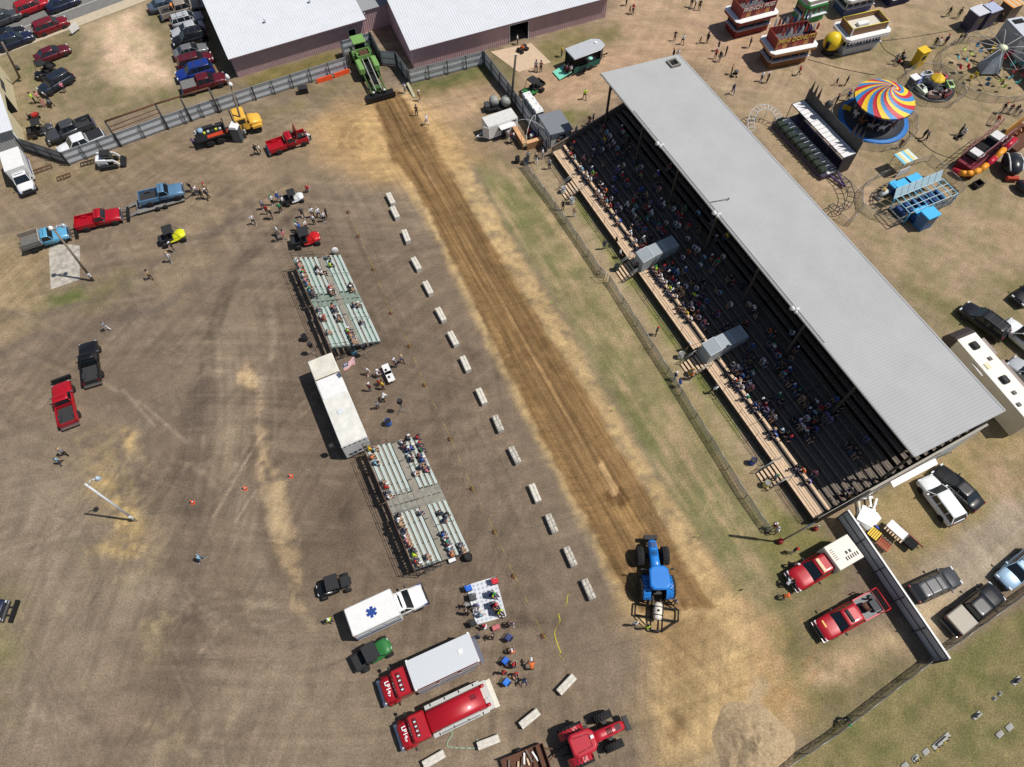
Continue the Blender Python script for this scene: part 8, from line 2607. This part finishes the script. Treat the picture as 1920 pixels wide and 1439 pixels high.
crowd('below the second grandstand steps', 'people on the walk', '1190,513,kk')
crowd('alone on the walk between the second and third steps', 'people on the walk', '1229,629,dn,stand')
crowd('by the third grandstand steps', 'people on the walk', '1263,713,nj 1271,726,bk 1294,712,ok 1286,658,kt 1337,738,wk')
crowd('beside the pole at the near fence end', 'people by the red trucks', '1446,992,mt 1451,1000,wt')
crowd('at the nose of the red utility truck', 'people by the red trucks', '1483,1037,kw 1475,1062,kk,bend 1469,1100,wk,bend 1478,1097,kk 1464,1122,ok,bend')
crowd('by the boundary fence', 'people by the boundary fence', '1582,1347,kk,bend')
crowd('by the fourth grandstand steps', 'people on the walk', '1447,903,gk')

# --- spectators in the grandstand: head pixels, snapped to the nearest row
def heads(x0, y0, k, data):
    out = []
    for e in data.split():
        p = e.split(',')
        out.append((x0 + float(p[0]) / k, y0 + float(p[1]) / k, p[2]))
    return out

HS = heads(1040, 180, 6, '130,640,r 150,690,c 190,720,p 260,800,c 300,850,l 285,760,k 240,890,w 300,920,r 330,940,w 230,520,n 410,680,k 375,840,w 425,800,v 490,480,n 545,470,y 500,590,d 530,580,w 520,340,m 590,380,c 625,425,w 685,490,w 705,560,c 640,530,g 550,740,d 680,670,n 780,640,n 790,750,w 715,800,v 770,860,r 690,890,b 820,930,r 820,980,g 690,1000,b 710,1040,b 550,970,k 500,960,d 560,1090,r 590,1140,c 580,1230,r 420,1080,w 460,1070,o 480,1110,w 490,1170,w 740,1190,v 700,1250,w 650,1310,n 690,1400,b 900,680,k 970,770,w 910,810,g 960,870,t 760,360,w 780,330,d 820,460,k 780,510,d 840,570,k 1280,770,m 1140,860,b 1160,970,k 1190,1010,p 980,1020,b 960,1080,k 1010,1100,t 1110,1150,v 920,1140,r 830,1200,w 940,1210,c 1030,1220,r 1060,1220,m 1110,1290,w 1050,1360,c 900,1310,w 920,1400,n 1220,1150,n 1230,1200,w 1290,1200,k 1360,1240,w 1390,1300,r 1140,1400,b 1230,1410,r 1390,1390,w 870,1290,c 850,1220,d 1180,1340,d')
HS += heads(1150, 380, 6.54, '150,385,w 100,310,k 220,460,w 190,520,m 240,550,m 290,200,n 300,150,d 520,210,n 690,200,w 600,290,r 380,300,b 360,430,w 450,400,k 800,100,r 890,40,G 900,260,r 840,210,w 1035,100,c 1110,290,k 1250,190,v 940,400,w 1010,510,w 975,560,o 1060,540,w 1130,640,c 1210,640,m 1340,640,w 1270,700,G 1395,380,y 1320,390,k 1210,430,n 900,630,w 1090,730,w 1230,790,v 560,770,l 520,800,v 600,860,k 480,850,m 520,880,w 570,920,w 540,980,w 600,1010,w 650,1040,l 620,1090,n 700,1110,t 670,1170,w 770,760,b 800,790,c 690,760,k 900,800,b 770,890,r 780,950,n 840,1000,t 910,1000,w 1010,920,k 1140,920,k 1160,980,n 1050,1010,w 1020,1090,l 1150,1080,n 1050,1140,d 1190,1160,b 1100,1200,r 1130,1240,g 1030,1230,w 950,1290,y 1070,1350,w 1250,1310,d 1310,1340,v 1420,1240,w 1330,1010,k 1300,1060,c 1440,900,k 1500,940,m 1600,970,n 820,1280,t 760,1290,w 740,1280,n 890,1370,m 920,1420,w')
HS += heads(1300, 560, 6, '680,20,w 690,80,w 740,150,k 170,230,p 130,280,n 385,280,k 600,260,m 690,500,b 650,590,m 680,670,k 600,690,d 510,690,g 580,790,b 670,760,k 690,800,w 470,760,w 670,920,p 600,960,w 590,880,k 840,660,w 800,690,n 880,330,o 900,380,k 890,460,d 930,510,w 990,540,m 940,590,c 1150,490,k 1190,540,n 1130,640,t 1030,690,n 960,730,n 1100,780,b 1030,830,c 1010,740,k 1070,860,d 1110,960,b 1090,920,k 1210,1020,k 1240,1110,t 1290,1190,n 1180,340,w 1210,330,k 990,1060,G 1040,1110,k 850,1100,k 840,1170,v 870,1240,w 760,1160,r 700,1140,k 700,1200,n 770,1250,t 590,1100,G 600,1220,b 370,830,k 330,850,m 410,920,o 460,930,w 420,970,w')
HS += heads(1400, 740, 5.53, '390,350,c 430,340,k 190,410,b 240,460,n 220,390,b 500,760,k 560,850,p 490,800,o 550,950,v 500,230,n 520,260,w 560,240,v 640,230,w 620,310,w 690,290,k 730,340,b 640,370,k 600,330,k 800,110,r 900,70,v 960,20,b 880,190,v 830,200,v 760,40,w 650,80,d 640,110,c 700,150,k 940,170,k 1030,90,k 720,190,d 1080,500,k 1150,550,k 1150,620,k 1250,450,v 1080,980,d 1110,1010,k 1060,1010,k')
rows = {}
CROWD = []

def nth(i):
    return ORD[i] if i < 20 else ('twenty-' + ORD[i - 20] if i < 29 else 'thirtieth' if i == 29 else 'thirty-' + ORD[i - 30] if i < 39 else 'fortieth' if i == 39 else 'forty-' + ORD[i - 40] if i < 49 else 'fiftieth' if i == 49 else 'fifty-' + ORD[i - 50])

for x, y, c in HS:
    best = None
    for k in range(ROWS):
        u, v = stand_uv(G(x, y, seat_z(k) + 0.8))
        e = abs(v - (seat_y(k) - 0.06))
        if best is None or e < best[0]:
            best = (e, k, u)
    _, k, u = best
    if -0.3 < u < SL - 0.3 and not any(abs(u - w_) < 1.15 and k < 5 for w_ in (19.7, 33.0)):
        rows.setdefault(k, []).append([u, c])
rows[0].sort()
rows.setdefault(1, []).extend([[u + 0.3, c] for i, (u, c) in enumerate(rows[0]) if i % 3 == 2])
rows[0] = [e for i, e in enumerate(rows[0]) if i % 3 != 2]
for k, L_ in rows.items():
    L_.sort()
    for a, b in zip(L_, L_[1:]):
        if b[0] - a[0] < 0.52:
            b[0] = a[0] + 0.52
    for i, (u, c) in enumerate(L_):
        pants = PR.choice('jjjnkdgst')
        pos = ST(u, seat_y(k) + 0.04, seat_z(k) + 0.03)
        a_ = UANG - math.pi / 2 + PR.uniform(-0.25, 0.25)
        if k > 0:
            CROWD.append((pos, a_, c, pants, PR.choice(['sit', 'sit', 'lean']), PR.uniform(0.92, 1.05)))
            continue
        lab = '%s, %s from far end, grandstand front row' % (pdesc(c, pants), nth(i))
        person(pos, a_, c, pants, PR.choice(['sit', 'sit', 'lean']), lab, 'spectators in the grandstand front row', scale=PR.uniform(0.92, 1.05))
# the rows behind, deep in the shade, read as one crowd
cm_keys = list(CM)
cmats = [CM[k] for k in cm_keys] + skin_m + hair_m
nC, nS = len(cm_keys), len(skin_m)
cv, cf, cmi = [], [], []
off = 0
geo = {}
for n in ('sit', 'lean'):
    me = POSE[n][0]
    geo[n] = (np.array([v.co[:] for v in me.vertices]), [tuple(p.vertices) for p in me.polygons], [p.material_index for p in me.polygons], POSE[n][1])
capg = (np.array([v.co[:] for v in CAP.vertices]), [tuple(p.vertices) for p in CAP.polygons])
for pos, a_, c, pants, ps, sc in CROWD:
    V, Fs, Ms, hp_ = geo[ps]
    R = np.array([[math.cos(a_), -math.sin(a_), 0], [math.sin(a_), math.cos(a_), 0], [0, 0, 1]])
    cv.append((V * sc) @ R.T + np.array(pos))
    sk = nC + PR.randrange(nS)
    pi_ = cm_keys.index('t' if pants == 's' else pants)
    look = [sk, cm_keys.index(c), pi_, nC + nS + PR.randrange(len(hair_m)), cm_keys.index('k'), cm_keys.index(c) if PR.random() < 0.3 else sk, sk if pants == 's' else pi_]
    cf += [tuple(i + off for i in f) for f in Fs]
    cmi += [look[m] for m in Ms]
    off += len(V)
    if PR.random() < 0.45:
        cv.append(((capg[0] + np.array(hp_) + np.array((0, 0, 0.03))) * sc) @ R.T + np.array(pos))
        cf += [tuple(i + off for i in f) for f in capg[1]]
        cmi += [cm_keys.index(PR.choice('knrwGdw'))] * len(capg[1])
        off += len(capg[0])
me = bpy.data.meshes.new('spectator_crowd')
me.from_pydata(np.concatenate(cv).tolist(), [], cf)
for m in cmats:
    me.materials.append(m)
me.polygons.foreach_set('material_index', cmi)
me.polygons.foreach_set('use_smooth', [True] * len(cf))
me.update()
crowd_o = link('spectator_crowd', me)
tag(crowd_o, 'crowd of spectators seated on the shaded rows of the grandstand', 'crowd')
crowd_o['kind'] = 'stuff'

# --- spectators on the bleachers
HB = [heads(540, 440, 6, '85,280,w 130,310,p 140,390,w 150,385,o 180,480,p 210,520,b 200,580,t 225,640,c 260,690,k 320,340,k 340,390,w 400,380,w 430,220,g 470,310,l 460,550,w 500,620,t 510,640,p 700,540,k 720,590,k 480,760,o 490,800,n 530,880,w 560,930,t 740,760,k 760,770,t 800,960,k 740,1090,r 710,1060,l 760,1140,t 770,1180,t 300,820,n 330,900,w 350,940,m 390,1090,g'),
      heads(670, 800, 4.96, '85,200,y 150,190,c 130,265,o 145,320,c 235,500,k 250,550,r 270,600,k 300,640,w 330,700,k 355,770,w 380,820,k 410,900,n 430,950,w 445,1000,p 470,1040,m 480,1085,k 500,1150,l 530,1200,r 560,1260,t 620,1210,n 560,800,d 380,140,w 430,100,k 440,160,m 480,190,b 400,220,n 440,270,w 460,300,n 530,90,r 560,150,d 600,190,G 560,260,m 590,300,b 600,350,t 560,380,n 615,350,p 530,420,w 750,790,k 790,860,n 830,810,g 780,1020,b 800,1080,w 820,1110,m 850,1150,c 870,1200,o 950,1110,g 980,1160,d')]
for bi, (hs, (bt_, bc)) in enumerate(zip(HB, BLEACH)):
    R = {}
    for x, y, c in hs:
        best = None
        for r in range(BL_ROWS):
            sy_, sz_ = bl_seat(r)
            d = G(x, y, sz_ + 0.8) - bc
            u, v = d.dot(UDIR), d.dot(VDIR)
            e = abs(v - (sy_ + 0.08))
            if best is None or e < best[0]:
                best = (e, r, u)
        u = best[2]
        if abs(u) < 1.2:
            u = math.copysign(1.25, u)
        R.setdefault(best[1], []).append([max(-6.2, min(6.2, u)), c])
    for r, L_ in R.items():
        L_.sort()
        for a, b in zip(L_, L_[1:]):
            if b[0] - a[0] < 0.5:
                b[0] = a[0] + 0.5
        while L_ and L_[-1][0] > 6.25:
            dlt = L_[-1][0] - 6.25
            for i in range(len(L_) - 1, -1, -1):
                if i == len(L_) - 1 or L_[i + 1][0] - L_[i][0] < 0.5:
                    L_[i][0] -= dlt if i == len(L_) - 1 else 0.5 - (L_[i + 1][0] - L_[i][0])
        sy_, sz_ = bl_seat(r)
        for i, (u, c) in enumerate(L_):
            pants = PR.choice('jjnkdsst')
            pos = bc + UDIR * u + VDIR * (sy_ - 0.03) + Vector((0, 0, sz_ + 0.03))
            lab = '%s, %s from far end, %s row, %s bleacher' % (pdesc(c, pants), ORD[i], ORD[r], ('far', 'near')[bi])
            person(pos, UANG + math.pi / 2 + PR.uniform(-0.3, 0.3), c, pants, PR.choice(['sit', 'sit', 'lean']), lab, 'spectators seated on the %s bleacher' % ('far', 'near')[bi], scale=PR.uniform(0.92, 1.04))
# --- labels: tell look-alikes apart by order from the left
by = {}
for o, lb, g in LABELS:
    by.setdefault(lb, []).append(o)
for o, lb, g in LABELS:
    same = by[lb]
    if len(same) > 1:
        od = sorted(same, key=lambda q: q.location.x)
        lb2 = lb + (', leftmost' if od[0] is o else ', rightmost' if od[-1] is o else ', %s from left' % ORD[od.index(o)])
    else:
        lb2 = lb
    if len(lb2.split()) > 16:
        lb2 = lb2.replace('person in ', '').replace(' top and ', ' top, ').capitalize().lower()
    tag(o, lb2, 'person', g)
# ------------------------------------------------------------------ smaller things
rs70 = random.Random(4)
gc = G(1412, 1402)
n_a, n_r = 56, 24
vs, fs = [], []
for i in range(n_r + 1):
    for j in range(n_a):
        a = 2 * math.pi * j / n_a
        R = (3.6 + 0.22 * math.sin(3 * a + 1) + 0.15 * math.sin(7 * a)) * i / n_r
        xx, yy = R * math.cos(a) * 0.95, R * math.sin(a)
        h = 1.45 * (1 - (i / n_r) ** 1.2) - 0.08 * (i / n_r) + float(fbm(np.array([xx]), np.array([yy]), 0.7, 3, 401)[0] - 0.5) * 0.75 * (1 - (i / n_r) ** 3)
        vs.append((R * math.cos(a) * 0.95, R * math.sin(a), max(-0.12, h)))
for i in range(n_r):
    for j in range(n_a):
        fs.append((i * n_a + j, (i + 1) * n_a + j, (i + 1) * n_a + (j + 1) % n_a, i * n_a + (j + 1) % n_a))
o = build('sand_pile', MB().add(vs, fs, 0, True), pm('pale_sand', rgb(170, 148, 116), 0.95, 0, 0.4, 5, 1.0), None, gc)
tag(o, 'low mound of pale sand at the bottom right of the track end', 'sand pile')

STONE = pm('grave_granite', rgb(160, 160, 154), 0.7, 0, 0.25, 6)
GS = [((1905, 1277), 1.3, 0.5, 0.6, 'dark-faced headstone nearest the right picture edge'), ((1874, 1301), 0.5, 0.35, 0.3, 'small marker stone, right one of a pair'), ((1864, 1310), 0.5, 0.35, 0.3, 'small marker stone, left one of a pair'), ((1831, 1342), 1.2, 0.45, 0.6, 'white headstone on a wide base in the burial ground'), ((1892, 1364), 0.9, 0.55, 0.06, 'flat inscribed grave plate at the lower right'), ((1874, 1377), 0.9, 0.5, 0.05, 'flat pinkish grave plate beside another plate'), ((1764, 1390), 2.6, 0.5, 0.35, 'long low gravestone dressed with small ornaments'), ((1735, 1410), 0.8, 0.5, 0.06, 'flat grave plate left of the long ornamented stone'), ((1716, 1422), 0.9, 0.5, 0.3, 'gravestone with yellow flowers near the bottom edge'), ((1696, 1436), 0.8, 0.5, 0.06, 'flat grave plate at the very bottom edge')]
for (p, w, d, h, lb) in GS:
    t = thing('gravestone', lb, 'gravestone', G(*p), math.radians(33), 'gravestones beyond the boundary fence')
    t.scale = (0.75, 0.75, 0.75)
    build('base', MB().rbox((0, 0, 0.06), (w, d, 0.14), 0.03), STONE, t)
    if h > 0.2:
        build('tablet', MB().rbox((0, 0, 0.1 + h / 2), (w * 0.6, d * 0.45, h), 0.05), STONE if 'dark' not in lb else hue('dark_granite', 70, 72, 76), t)
    else:
        build('plate', MB().box((0, 0, 0.14), (w * 0.7, d * 0.6, 0.03)), hue('plate_grey', 132, 130, 126), t)
    if 'flowers' in lb or 'ornaments' in lb:
        for k in range(6):
            build('flower', MB().ell((-w / 2 + 0.15 + k * w / 6, -0.35 + 0.1 * (k % 2), 0.25), (0.09, 0.09, 0.14), 7, 5), hue('flower_%d' % (k % 3), *((224, 208, 60), (120, 60, 110), (90, 120, 50))[k % 3]), t)

# rug, tables, camp chairs, cool boxes
rc = sum((G(*p) for p in ((868, 1100), (927, 1083), (952, 1153), (899, 1172))), Vector()) / 4
ru = MB().box((0, 0, 0.012), (2.75, 3.6, 0.02))
rug_m = pm('rug_print', rgb(196, 200, 206), 0.9, 0, 0.1, 2)
nt2 = rug_m.node_tree
vo = nt2.nodes.new('ShaderNodeTexVoronoi')
vo.inputs['Scale'].default_value = 2.6
vo.inputs['Randomness'].default_value = 0.0
tc2 = nt2.nodes.new('ShaderNodeTexCoord')
nt2.links.new(tc2.outputs['Object'], vo.inputs['Vector'])
cr2 = nt2.nodes.new('ShaderNodeValToRGB')
cr2.color_ramp.interpolation = 'CONSTANT'
cr2.color_ramp.elements[0].color = (*rgb(150, 160, 176), 1)
cr2.color_ramp.elements[1].position = 0.22
cr2.color_ramp.elements[1].color = (*rgb(206, 208, 212), 1)
e_ = cr2.color_ramp.elements.new(0.32)
e_.color = (*rgb(176, 182, 192), 1)
e_ = cr2.color_ramp.elements.new(0.4)
e_.color = (*rgb(208, 210, 213), 1)
nt2.links.new(vo.outputs['Distance'], cr2.inputs[0])
nt2.links.new(cr2.outputs[0], nt2.nodes['Principled BSDF'].inputs['Base Color'])
t = thing('patterned_rug', 'pale grey patterned outdoor rug spread behind the fire trucks', 'rug', (rc.x, rc.y, 0.0), ang(G(868, 1100), G(927, 1083)))
build('mat', ru, rug_m, t, (0, 0, 0.05))
build('border', MB().path([(-1.36, -1.78, 0.07), (1.36, -1.78, 0.07), (1.36, 1.78, 0.07), (-1.36, 1.78, 0.07)], 0.03, closed=True), white, t)

def chair(label, px, col, rz):
    t = thing('camp_chair', label, 'chair', G(*px), rz, 'folding camp chairs')
    m = hue('chair_%d_%d_%d' % col, *col)
    build('seat', MB().box((0, 0, 0.4), (0.5, 0.52, 0.05)), m, t)
    build('backrest', MB().box((-0.28, 0, 0.72), (0.06, 0.52, 0.55), ry=-0.15), m, t)
    for sx in (-1, 1):
        for sy in (-1, 1):
            build('leg', MB().tube((sx * 0.24, sy * 0.25, 0), (-sx * 0.1, sy * 0.25, 0.42), 0.015, n=5), steel, t)
    for sy in (-1, 1):
        build('armrest', MB().box((0.0, sy * 0.29, 0.62), (0.5, 0.07, 0.03)), black, t)

for px, col, rz, lb in (((929, 1092), (196, 30, 44), 0.3, 'red camp chair at the top right corner of the rug'), ((880, 1105), (34, 100, 200), 0.4, 'blue camp chair at the top left corner of the rug'), ((888, 1122), (70, 72, 76), 0.2, 'dark camp chair on the left edge of the rug'), ((922, 1117), (40, 50, 90), 0.2, 'navy camp chair under a lime-vested person on the rug'), ((925, 1137), (40, 44, 60), 0.2, 'dark camp chair in the middle right of the rug'), ((933, 1149), (48, 52, 60), 0.2, 'dark camp chair at the lower right of the rug'), ((888, 1170), (34, 40, 38), 0.6, 'black camp chair below the left rug corner'), ((955, 1197), (40, 56, 110), 0.9, 'navy camp chair right of the fire truck rear'), ((949, 1240), (30, 96, 196), 0.9, 'blue camp chair upper of two behind the tanker'), ((951, 1280), (40, 120, 214), 0.9, 'blue camp chair lower of two behind the tanker'), ((798, 1062), (176, 176, 180), 0.3, 'pale folded chair at the near bleacher corner')):
    chair(lb, px, col, rz)
for px, col, lb in (((930, 1178), (150, 50, 56), 'red cool box with white lid below the rug'), ((848, 1052), (40, 60, 120), 'blue cool box at the foot of the near bleacher')):
    t = thing('cool_box', lb, 'cool box', G(*px), 0.4)
    build('tub', MB().rbox((0, 0, 0.2), (0.65, 0.4, 0.4), 0.04), hue('cool_%d' % col[0], *col), t)
    build('lid', MB().rbox((0, 0, 0.43), (0.67, 0.42, 0.07), 0.03), white if col[0] < 100 else hue('lid_rose', 186, 100, 104), t)
for px, lb in (((731, 706), 'white folding table with radios, the lower of two'), ((725, 693), 'white folding table, the upper of two beside the announcers')):
    t = thing('folding_table', lb, 'table', G(px[0], px[1], 0.7) - Vector((0, 0, 0.7)), UANG, 'white folding tables')
    build('top', MB().rbox((0, 0, 0.73), (1.3, 0.75, 0.05), 0.02), white, t)
    for sx in (-1, 1):
        for sy in (-1, 1):
            build('leg', MB().tube((sx * 0.55, sy * 0.3, 0), (sx * 0.55, sy * 0.3, 0.71), 0.02, n=6), steel, t)
    o = build('radio_set', MB().rbox((0.1, -0.1, 0.82), (0.26, 0.2, 0.12), 0.02).tube((0.2, -0.1, 0.85), (0.2, -0.1, 1.05), 0.008, n=5), black, None, t.location, UANG)
    tag(o, 'small black radio lying on the %s white table' % ('lower' if 'lower' in lb else 'upper'), 'radio')

# items along the fences
t = thing('barrier_stack', 'orange plastic barrier sections laid along the silver fence', 'barrier', G(625, 147), BD)
for k in range(2):
    build('section', MB().box((-1.2 + 2.5 * k, 0.1 * k, 0.3), (2.2, 0.3, 0.6), 0.06 * k, ty=0.5), hue('barrier_orange', 226, 84, 40), t)
t = thing('black_bin', 'black lidded box standing on the dirt before the silver fence', 'box', G(570, 174), 0.3)
build('body', MB().box((0, 0, 0.4), (1.2, 0.7, 0.8), ty=1.1), black, t)
build('lid', MB().box((0, 0, 0.84), (1.26, 0.8, 0.08), ry=0.08), trim_b, t)
t = thing('timber_beam', 'pale timber beam leaning by the far fence corner', 'beam', G(771, 172), pang((766, 162), (776, 180)))
build('beam', MB().box((0, 0, 0.25), (2.6, 0.35, 0.12), ry=0.15), hue('beam_pale', 170, 168, 140), t)
build('support', MB().box((-1.0, 0, 0.1), (0.3, 0.4, 0.2)), stand_dark, t)
for px, rz, lb in (((80, 320), 0.5, 'longer rusty rail rack on the grass below the fence'), ((121, 334), 0.5, 'shorter rusty rail rack right of the first'), ((165, 308), 0.4, 'small black rack left of the compact loader')):
    t = thing('rail_rack', lb, 'rack', G(*px), rz, 'rail racks by the fence')
    ln = 2.4 if 'longer' in lb else 1.6
    for s in (-1, 1):
        build('side_rail', MB().box((0, s * 0.3, 0.2), (ln, 0.07, 0.1)), rust if 'rusty' in lb else black, t)
    for k in range(5):
        build('rung', MB().box((-ln / 2 + ln * k / 4, 0, 0.2), (0.06, 0.6, 0.06)), rust if 'rusty' in lb else black, t)
t = thing('tank_trailer', 'small trailer with two pale round tanks beside the fence', 'trailer', G(930, 204), 0.3)
for k in range(2):
    build('tank', MB().lathe([(0.05, -0.6), (0.5, -0.55), (0.62, -0.2), (0.62, 0.2), (0.5, 0.55), (0.05, 0.6)], 16, (-0.2 + 1.45 * k, 0.2 - 0.5 * k, 1.15), axis='y'), hue('tank_pale', 150, 152, 146), t)
build('deck', MB().box((0.2, 0, 0.5), (3.0, 1.6, 0.1)), black, t)
build('machine', MB().box((-1.2, 0, 0.8), (0.6, 1.0, 0.5)), galv_dark, t)
add_wheels(t, [(0.2, s * 0.9) for s in (-1, 1)], 0.32, 0.2)
t = thing('notice_board', 'white notice board standing at the pavement edge', 'sign', G(144, 62), 1.1)
build('board', MB().box((0, 0, 0.8), (1.5, 0.05, 1.0), ry=0.0), white, t)
for s in (-1, 1):
    build('post', MB().box((s * 0.6, 0.06, 0.6), (0.08, 0.06, 1.2)), plank_old, t)
t = thing('quad_bike', 'small quad bike under the rider by the barn doorway', 'quad bike', G(980, 96), 0.8)
build('body', MB().rbox((0, 0, 0.55), (1.4, 0.5, 0.35), 0.1), hue('quad_dark', 52, 40, 40), t)
build('handlebar', MB().tube((0.4, -0.35, 0.95), (0.4, 0.35, 0.95), 0.02).tube((0.45, 0, 0.6), (0.4, 0, 0.95), 0.02), black, t)
add_wheels(t, [(x, s * 0.42) for x in (-0.5, 0.5) for s in (-1, 1)], 0.28, 0.22)
t = thing('garden_tractor', 'small red mower beside the cream building', 'mower', G(66, 222), 0.6)
build('body', MB().rbox((0.2, 0, 0.5), (0.8, 0.5, 0.4), 0.08), hue('mower_red', 170, 40, 34), t)
build('seat', MB().box((-0.4, 0, 0.6), (0.35, 0.4, 0.08)).box((-0.58, 0, 0.8), (0.06, 0.4, 0.35)), black, t)
add_wheels(t, [(x, s * 0.38) for x in (-0.5, 0.5) for s in (-1, 1)], 0.22, 0.16)
# marker flags beside the track
for p, c, lb in (((1148, 772), (170, 220, 60), 'lime marker peg beside the middle of the track edge'), ((1303, 1009), (190, 226, 60), 'lime marker peg beside the blue tractor'), ((1390, 1108), (40, 140, 80), 'green and red marker flag on the grass'), ((1032, 573), (150, 210, 60), 'lime marker peg at the far half of the track edge')):
    t = thing('marker_flag', lb, 'marker', G(*p), 0.4)
    build('peg', MB().tube((0, 0, 0), (0, 0, 0.6), 0.012, n=5), steel, t)
    build('cloth', MB().box((0.15, 0, 0.5), (0.3, 0.015, 0.2)), hue('marker_%d' % c[0], *c), t)
    if 'red' in lb:
        build('lower_cloth', MB().box((0.15, 0, 0.25), (0.35, 0.015, 0.24)), hue('marker_red', 190, 40, 44), t)
# clutter behind the screen at the grandstand corner
c0 = G(1655, 985)
JR = pang((1625, 1000), (1660, 960))

def junk(name, label, cat, px, rz, parts):
    t = thing(name, label, cat, G(*px), rz)
    for nm, q, m in parts:
        build(nm, q, m, t)

junk('panel_stack', 'stack of white sheet panels behind the blue-grey screen', 'panels', (1628, 975), JR, [('sheet', MB().box((0, 0.1 * k, 0.1 + 0.1 * k), (2.0 - 0.1 * k, 1.5, 0.06), 0.08 * k), white) for k in range(4)])
junk('pallet', 'rust-brown slatted pallet leaning at the fence screen', 'pallet', (1655, 1022), JR, [('slat', MB().box((0, -0.5 + 0.2 * k, 0.35), (1.3, 0.14, 0.04), ry=0.3), hue('pallet_rust', 160, 84, 58)) for k in range(6)] + [('runner', MB().box((x, 0, 0.25), (0.1, 1.1, 0.1)), plank_old) for x in (-0.5, 0.5)])
junk('yellow_crate', 'yellow slatted crate beside the rust-brown pallet', 'crate', (1636, 1003), JR, [('slat', MB().box((0, -0.4 + 0.2 * k, 0.4), (1.0, 0.14, 0.05)), YB) for k in range(5)] + [('box', MB().box((0, 0, 0.18), (0.95, 0.95, 0.34)), stand_dark), ('blue_bottles', MB().ell((0.7, 0.2, 0.3), (0.15, 0.3, 0.2)), hue('bottle_blue', 60, 80, 170))])
junk('conveyor', 'white conveyor frame with dark slats and red side pipe', 'machine', (1680, 1005), pang((1650, 990), (1700, 1035)), [('frame', MB().box((-0.4, 0, 0.9), (1.8, 0.9, 0.16)), white), ('chute', MB().box((1.2, 0, 0.7), (1.0, 0.9, 0.3)), trim_dark), ('red_pipe', MB().tube((-0.5, 0.7, 0.6), (2.2, 0.75, 0.4), 0.06), hue('pipe_red', 120, 40, 40)), ('leg_frame', MB().box((-1.0, 0, 0.4), (0.1, 0.9, 0.8)).box((0.6, 0, 0.4), (0.1, 0.9, 0.8)), galv_dark)] + [('slat', MB().box((-1.2 + 0.28 * k, -0.62, 0.85), (0.14, 0.4, 0.05)), plank_new) for k in range(7)])
junk('scrap_pile', 'white tangle of pipes and boards under the grandstand end wall', 'scrap', (1615, 955), JR, [('board', MB().box((rs70.uniform(-1, 1.4), rs70.uniform(-0.7, 0.7), 0.1 + 0.05 * k), (rs70.uniform(0.8, 1.8), 0.18, 0.06), rs70.uniform(-1, 1)), (white, galv, hue('scrap_pale', 196, 192, 180))[k % 3]) for k in range(10)])
# prams among the walkers
for p, lb in (((1376, 144), 'black pram pushed by the walker left of the donut stand'), ((1689, 117), 'pram beside the yellow ticket booth walkers'), ((1796, 261), 'pram on the lawn below the swirled canopy ride'), ((97, 200), 'dark pram with the family in the car park')):
    t = thing('pram', lb, 'pram', G(*p), rs70.uniform(0, 6), 'prams')
    build('seat', MB().box((0, 0, 0.5), (0.6, 0.42, 0.1), ry=0.3).box((-0.25, 0, 0.75), (0.1, 0.42, 0.5)), black, t)
    build('hood', MB().lathe([(0.3, 0), (0.22, 0.2), (0.03, 0.28)], 10, (-0.1, 0, 0.8)), hue('pram_grey', 90, 90, 96), t)
    build('handle', MB().path([(-0.3, -0.2, 0.6), (-0.65, -0.2, 1.0), (-0.65, 0.2, 1.0), (-0.3, 0.2, 0.6)], 0.015), steel, t)
    add_wheels(t, [(x, s * 0.25) for x in (-0.3, 0.35) for s in (-1, 1)], 0.14, 0.05)
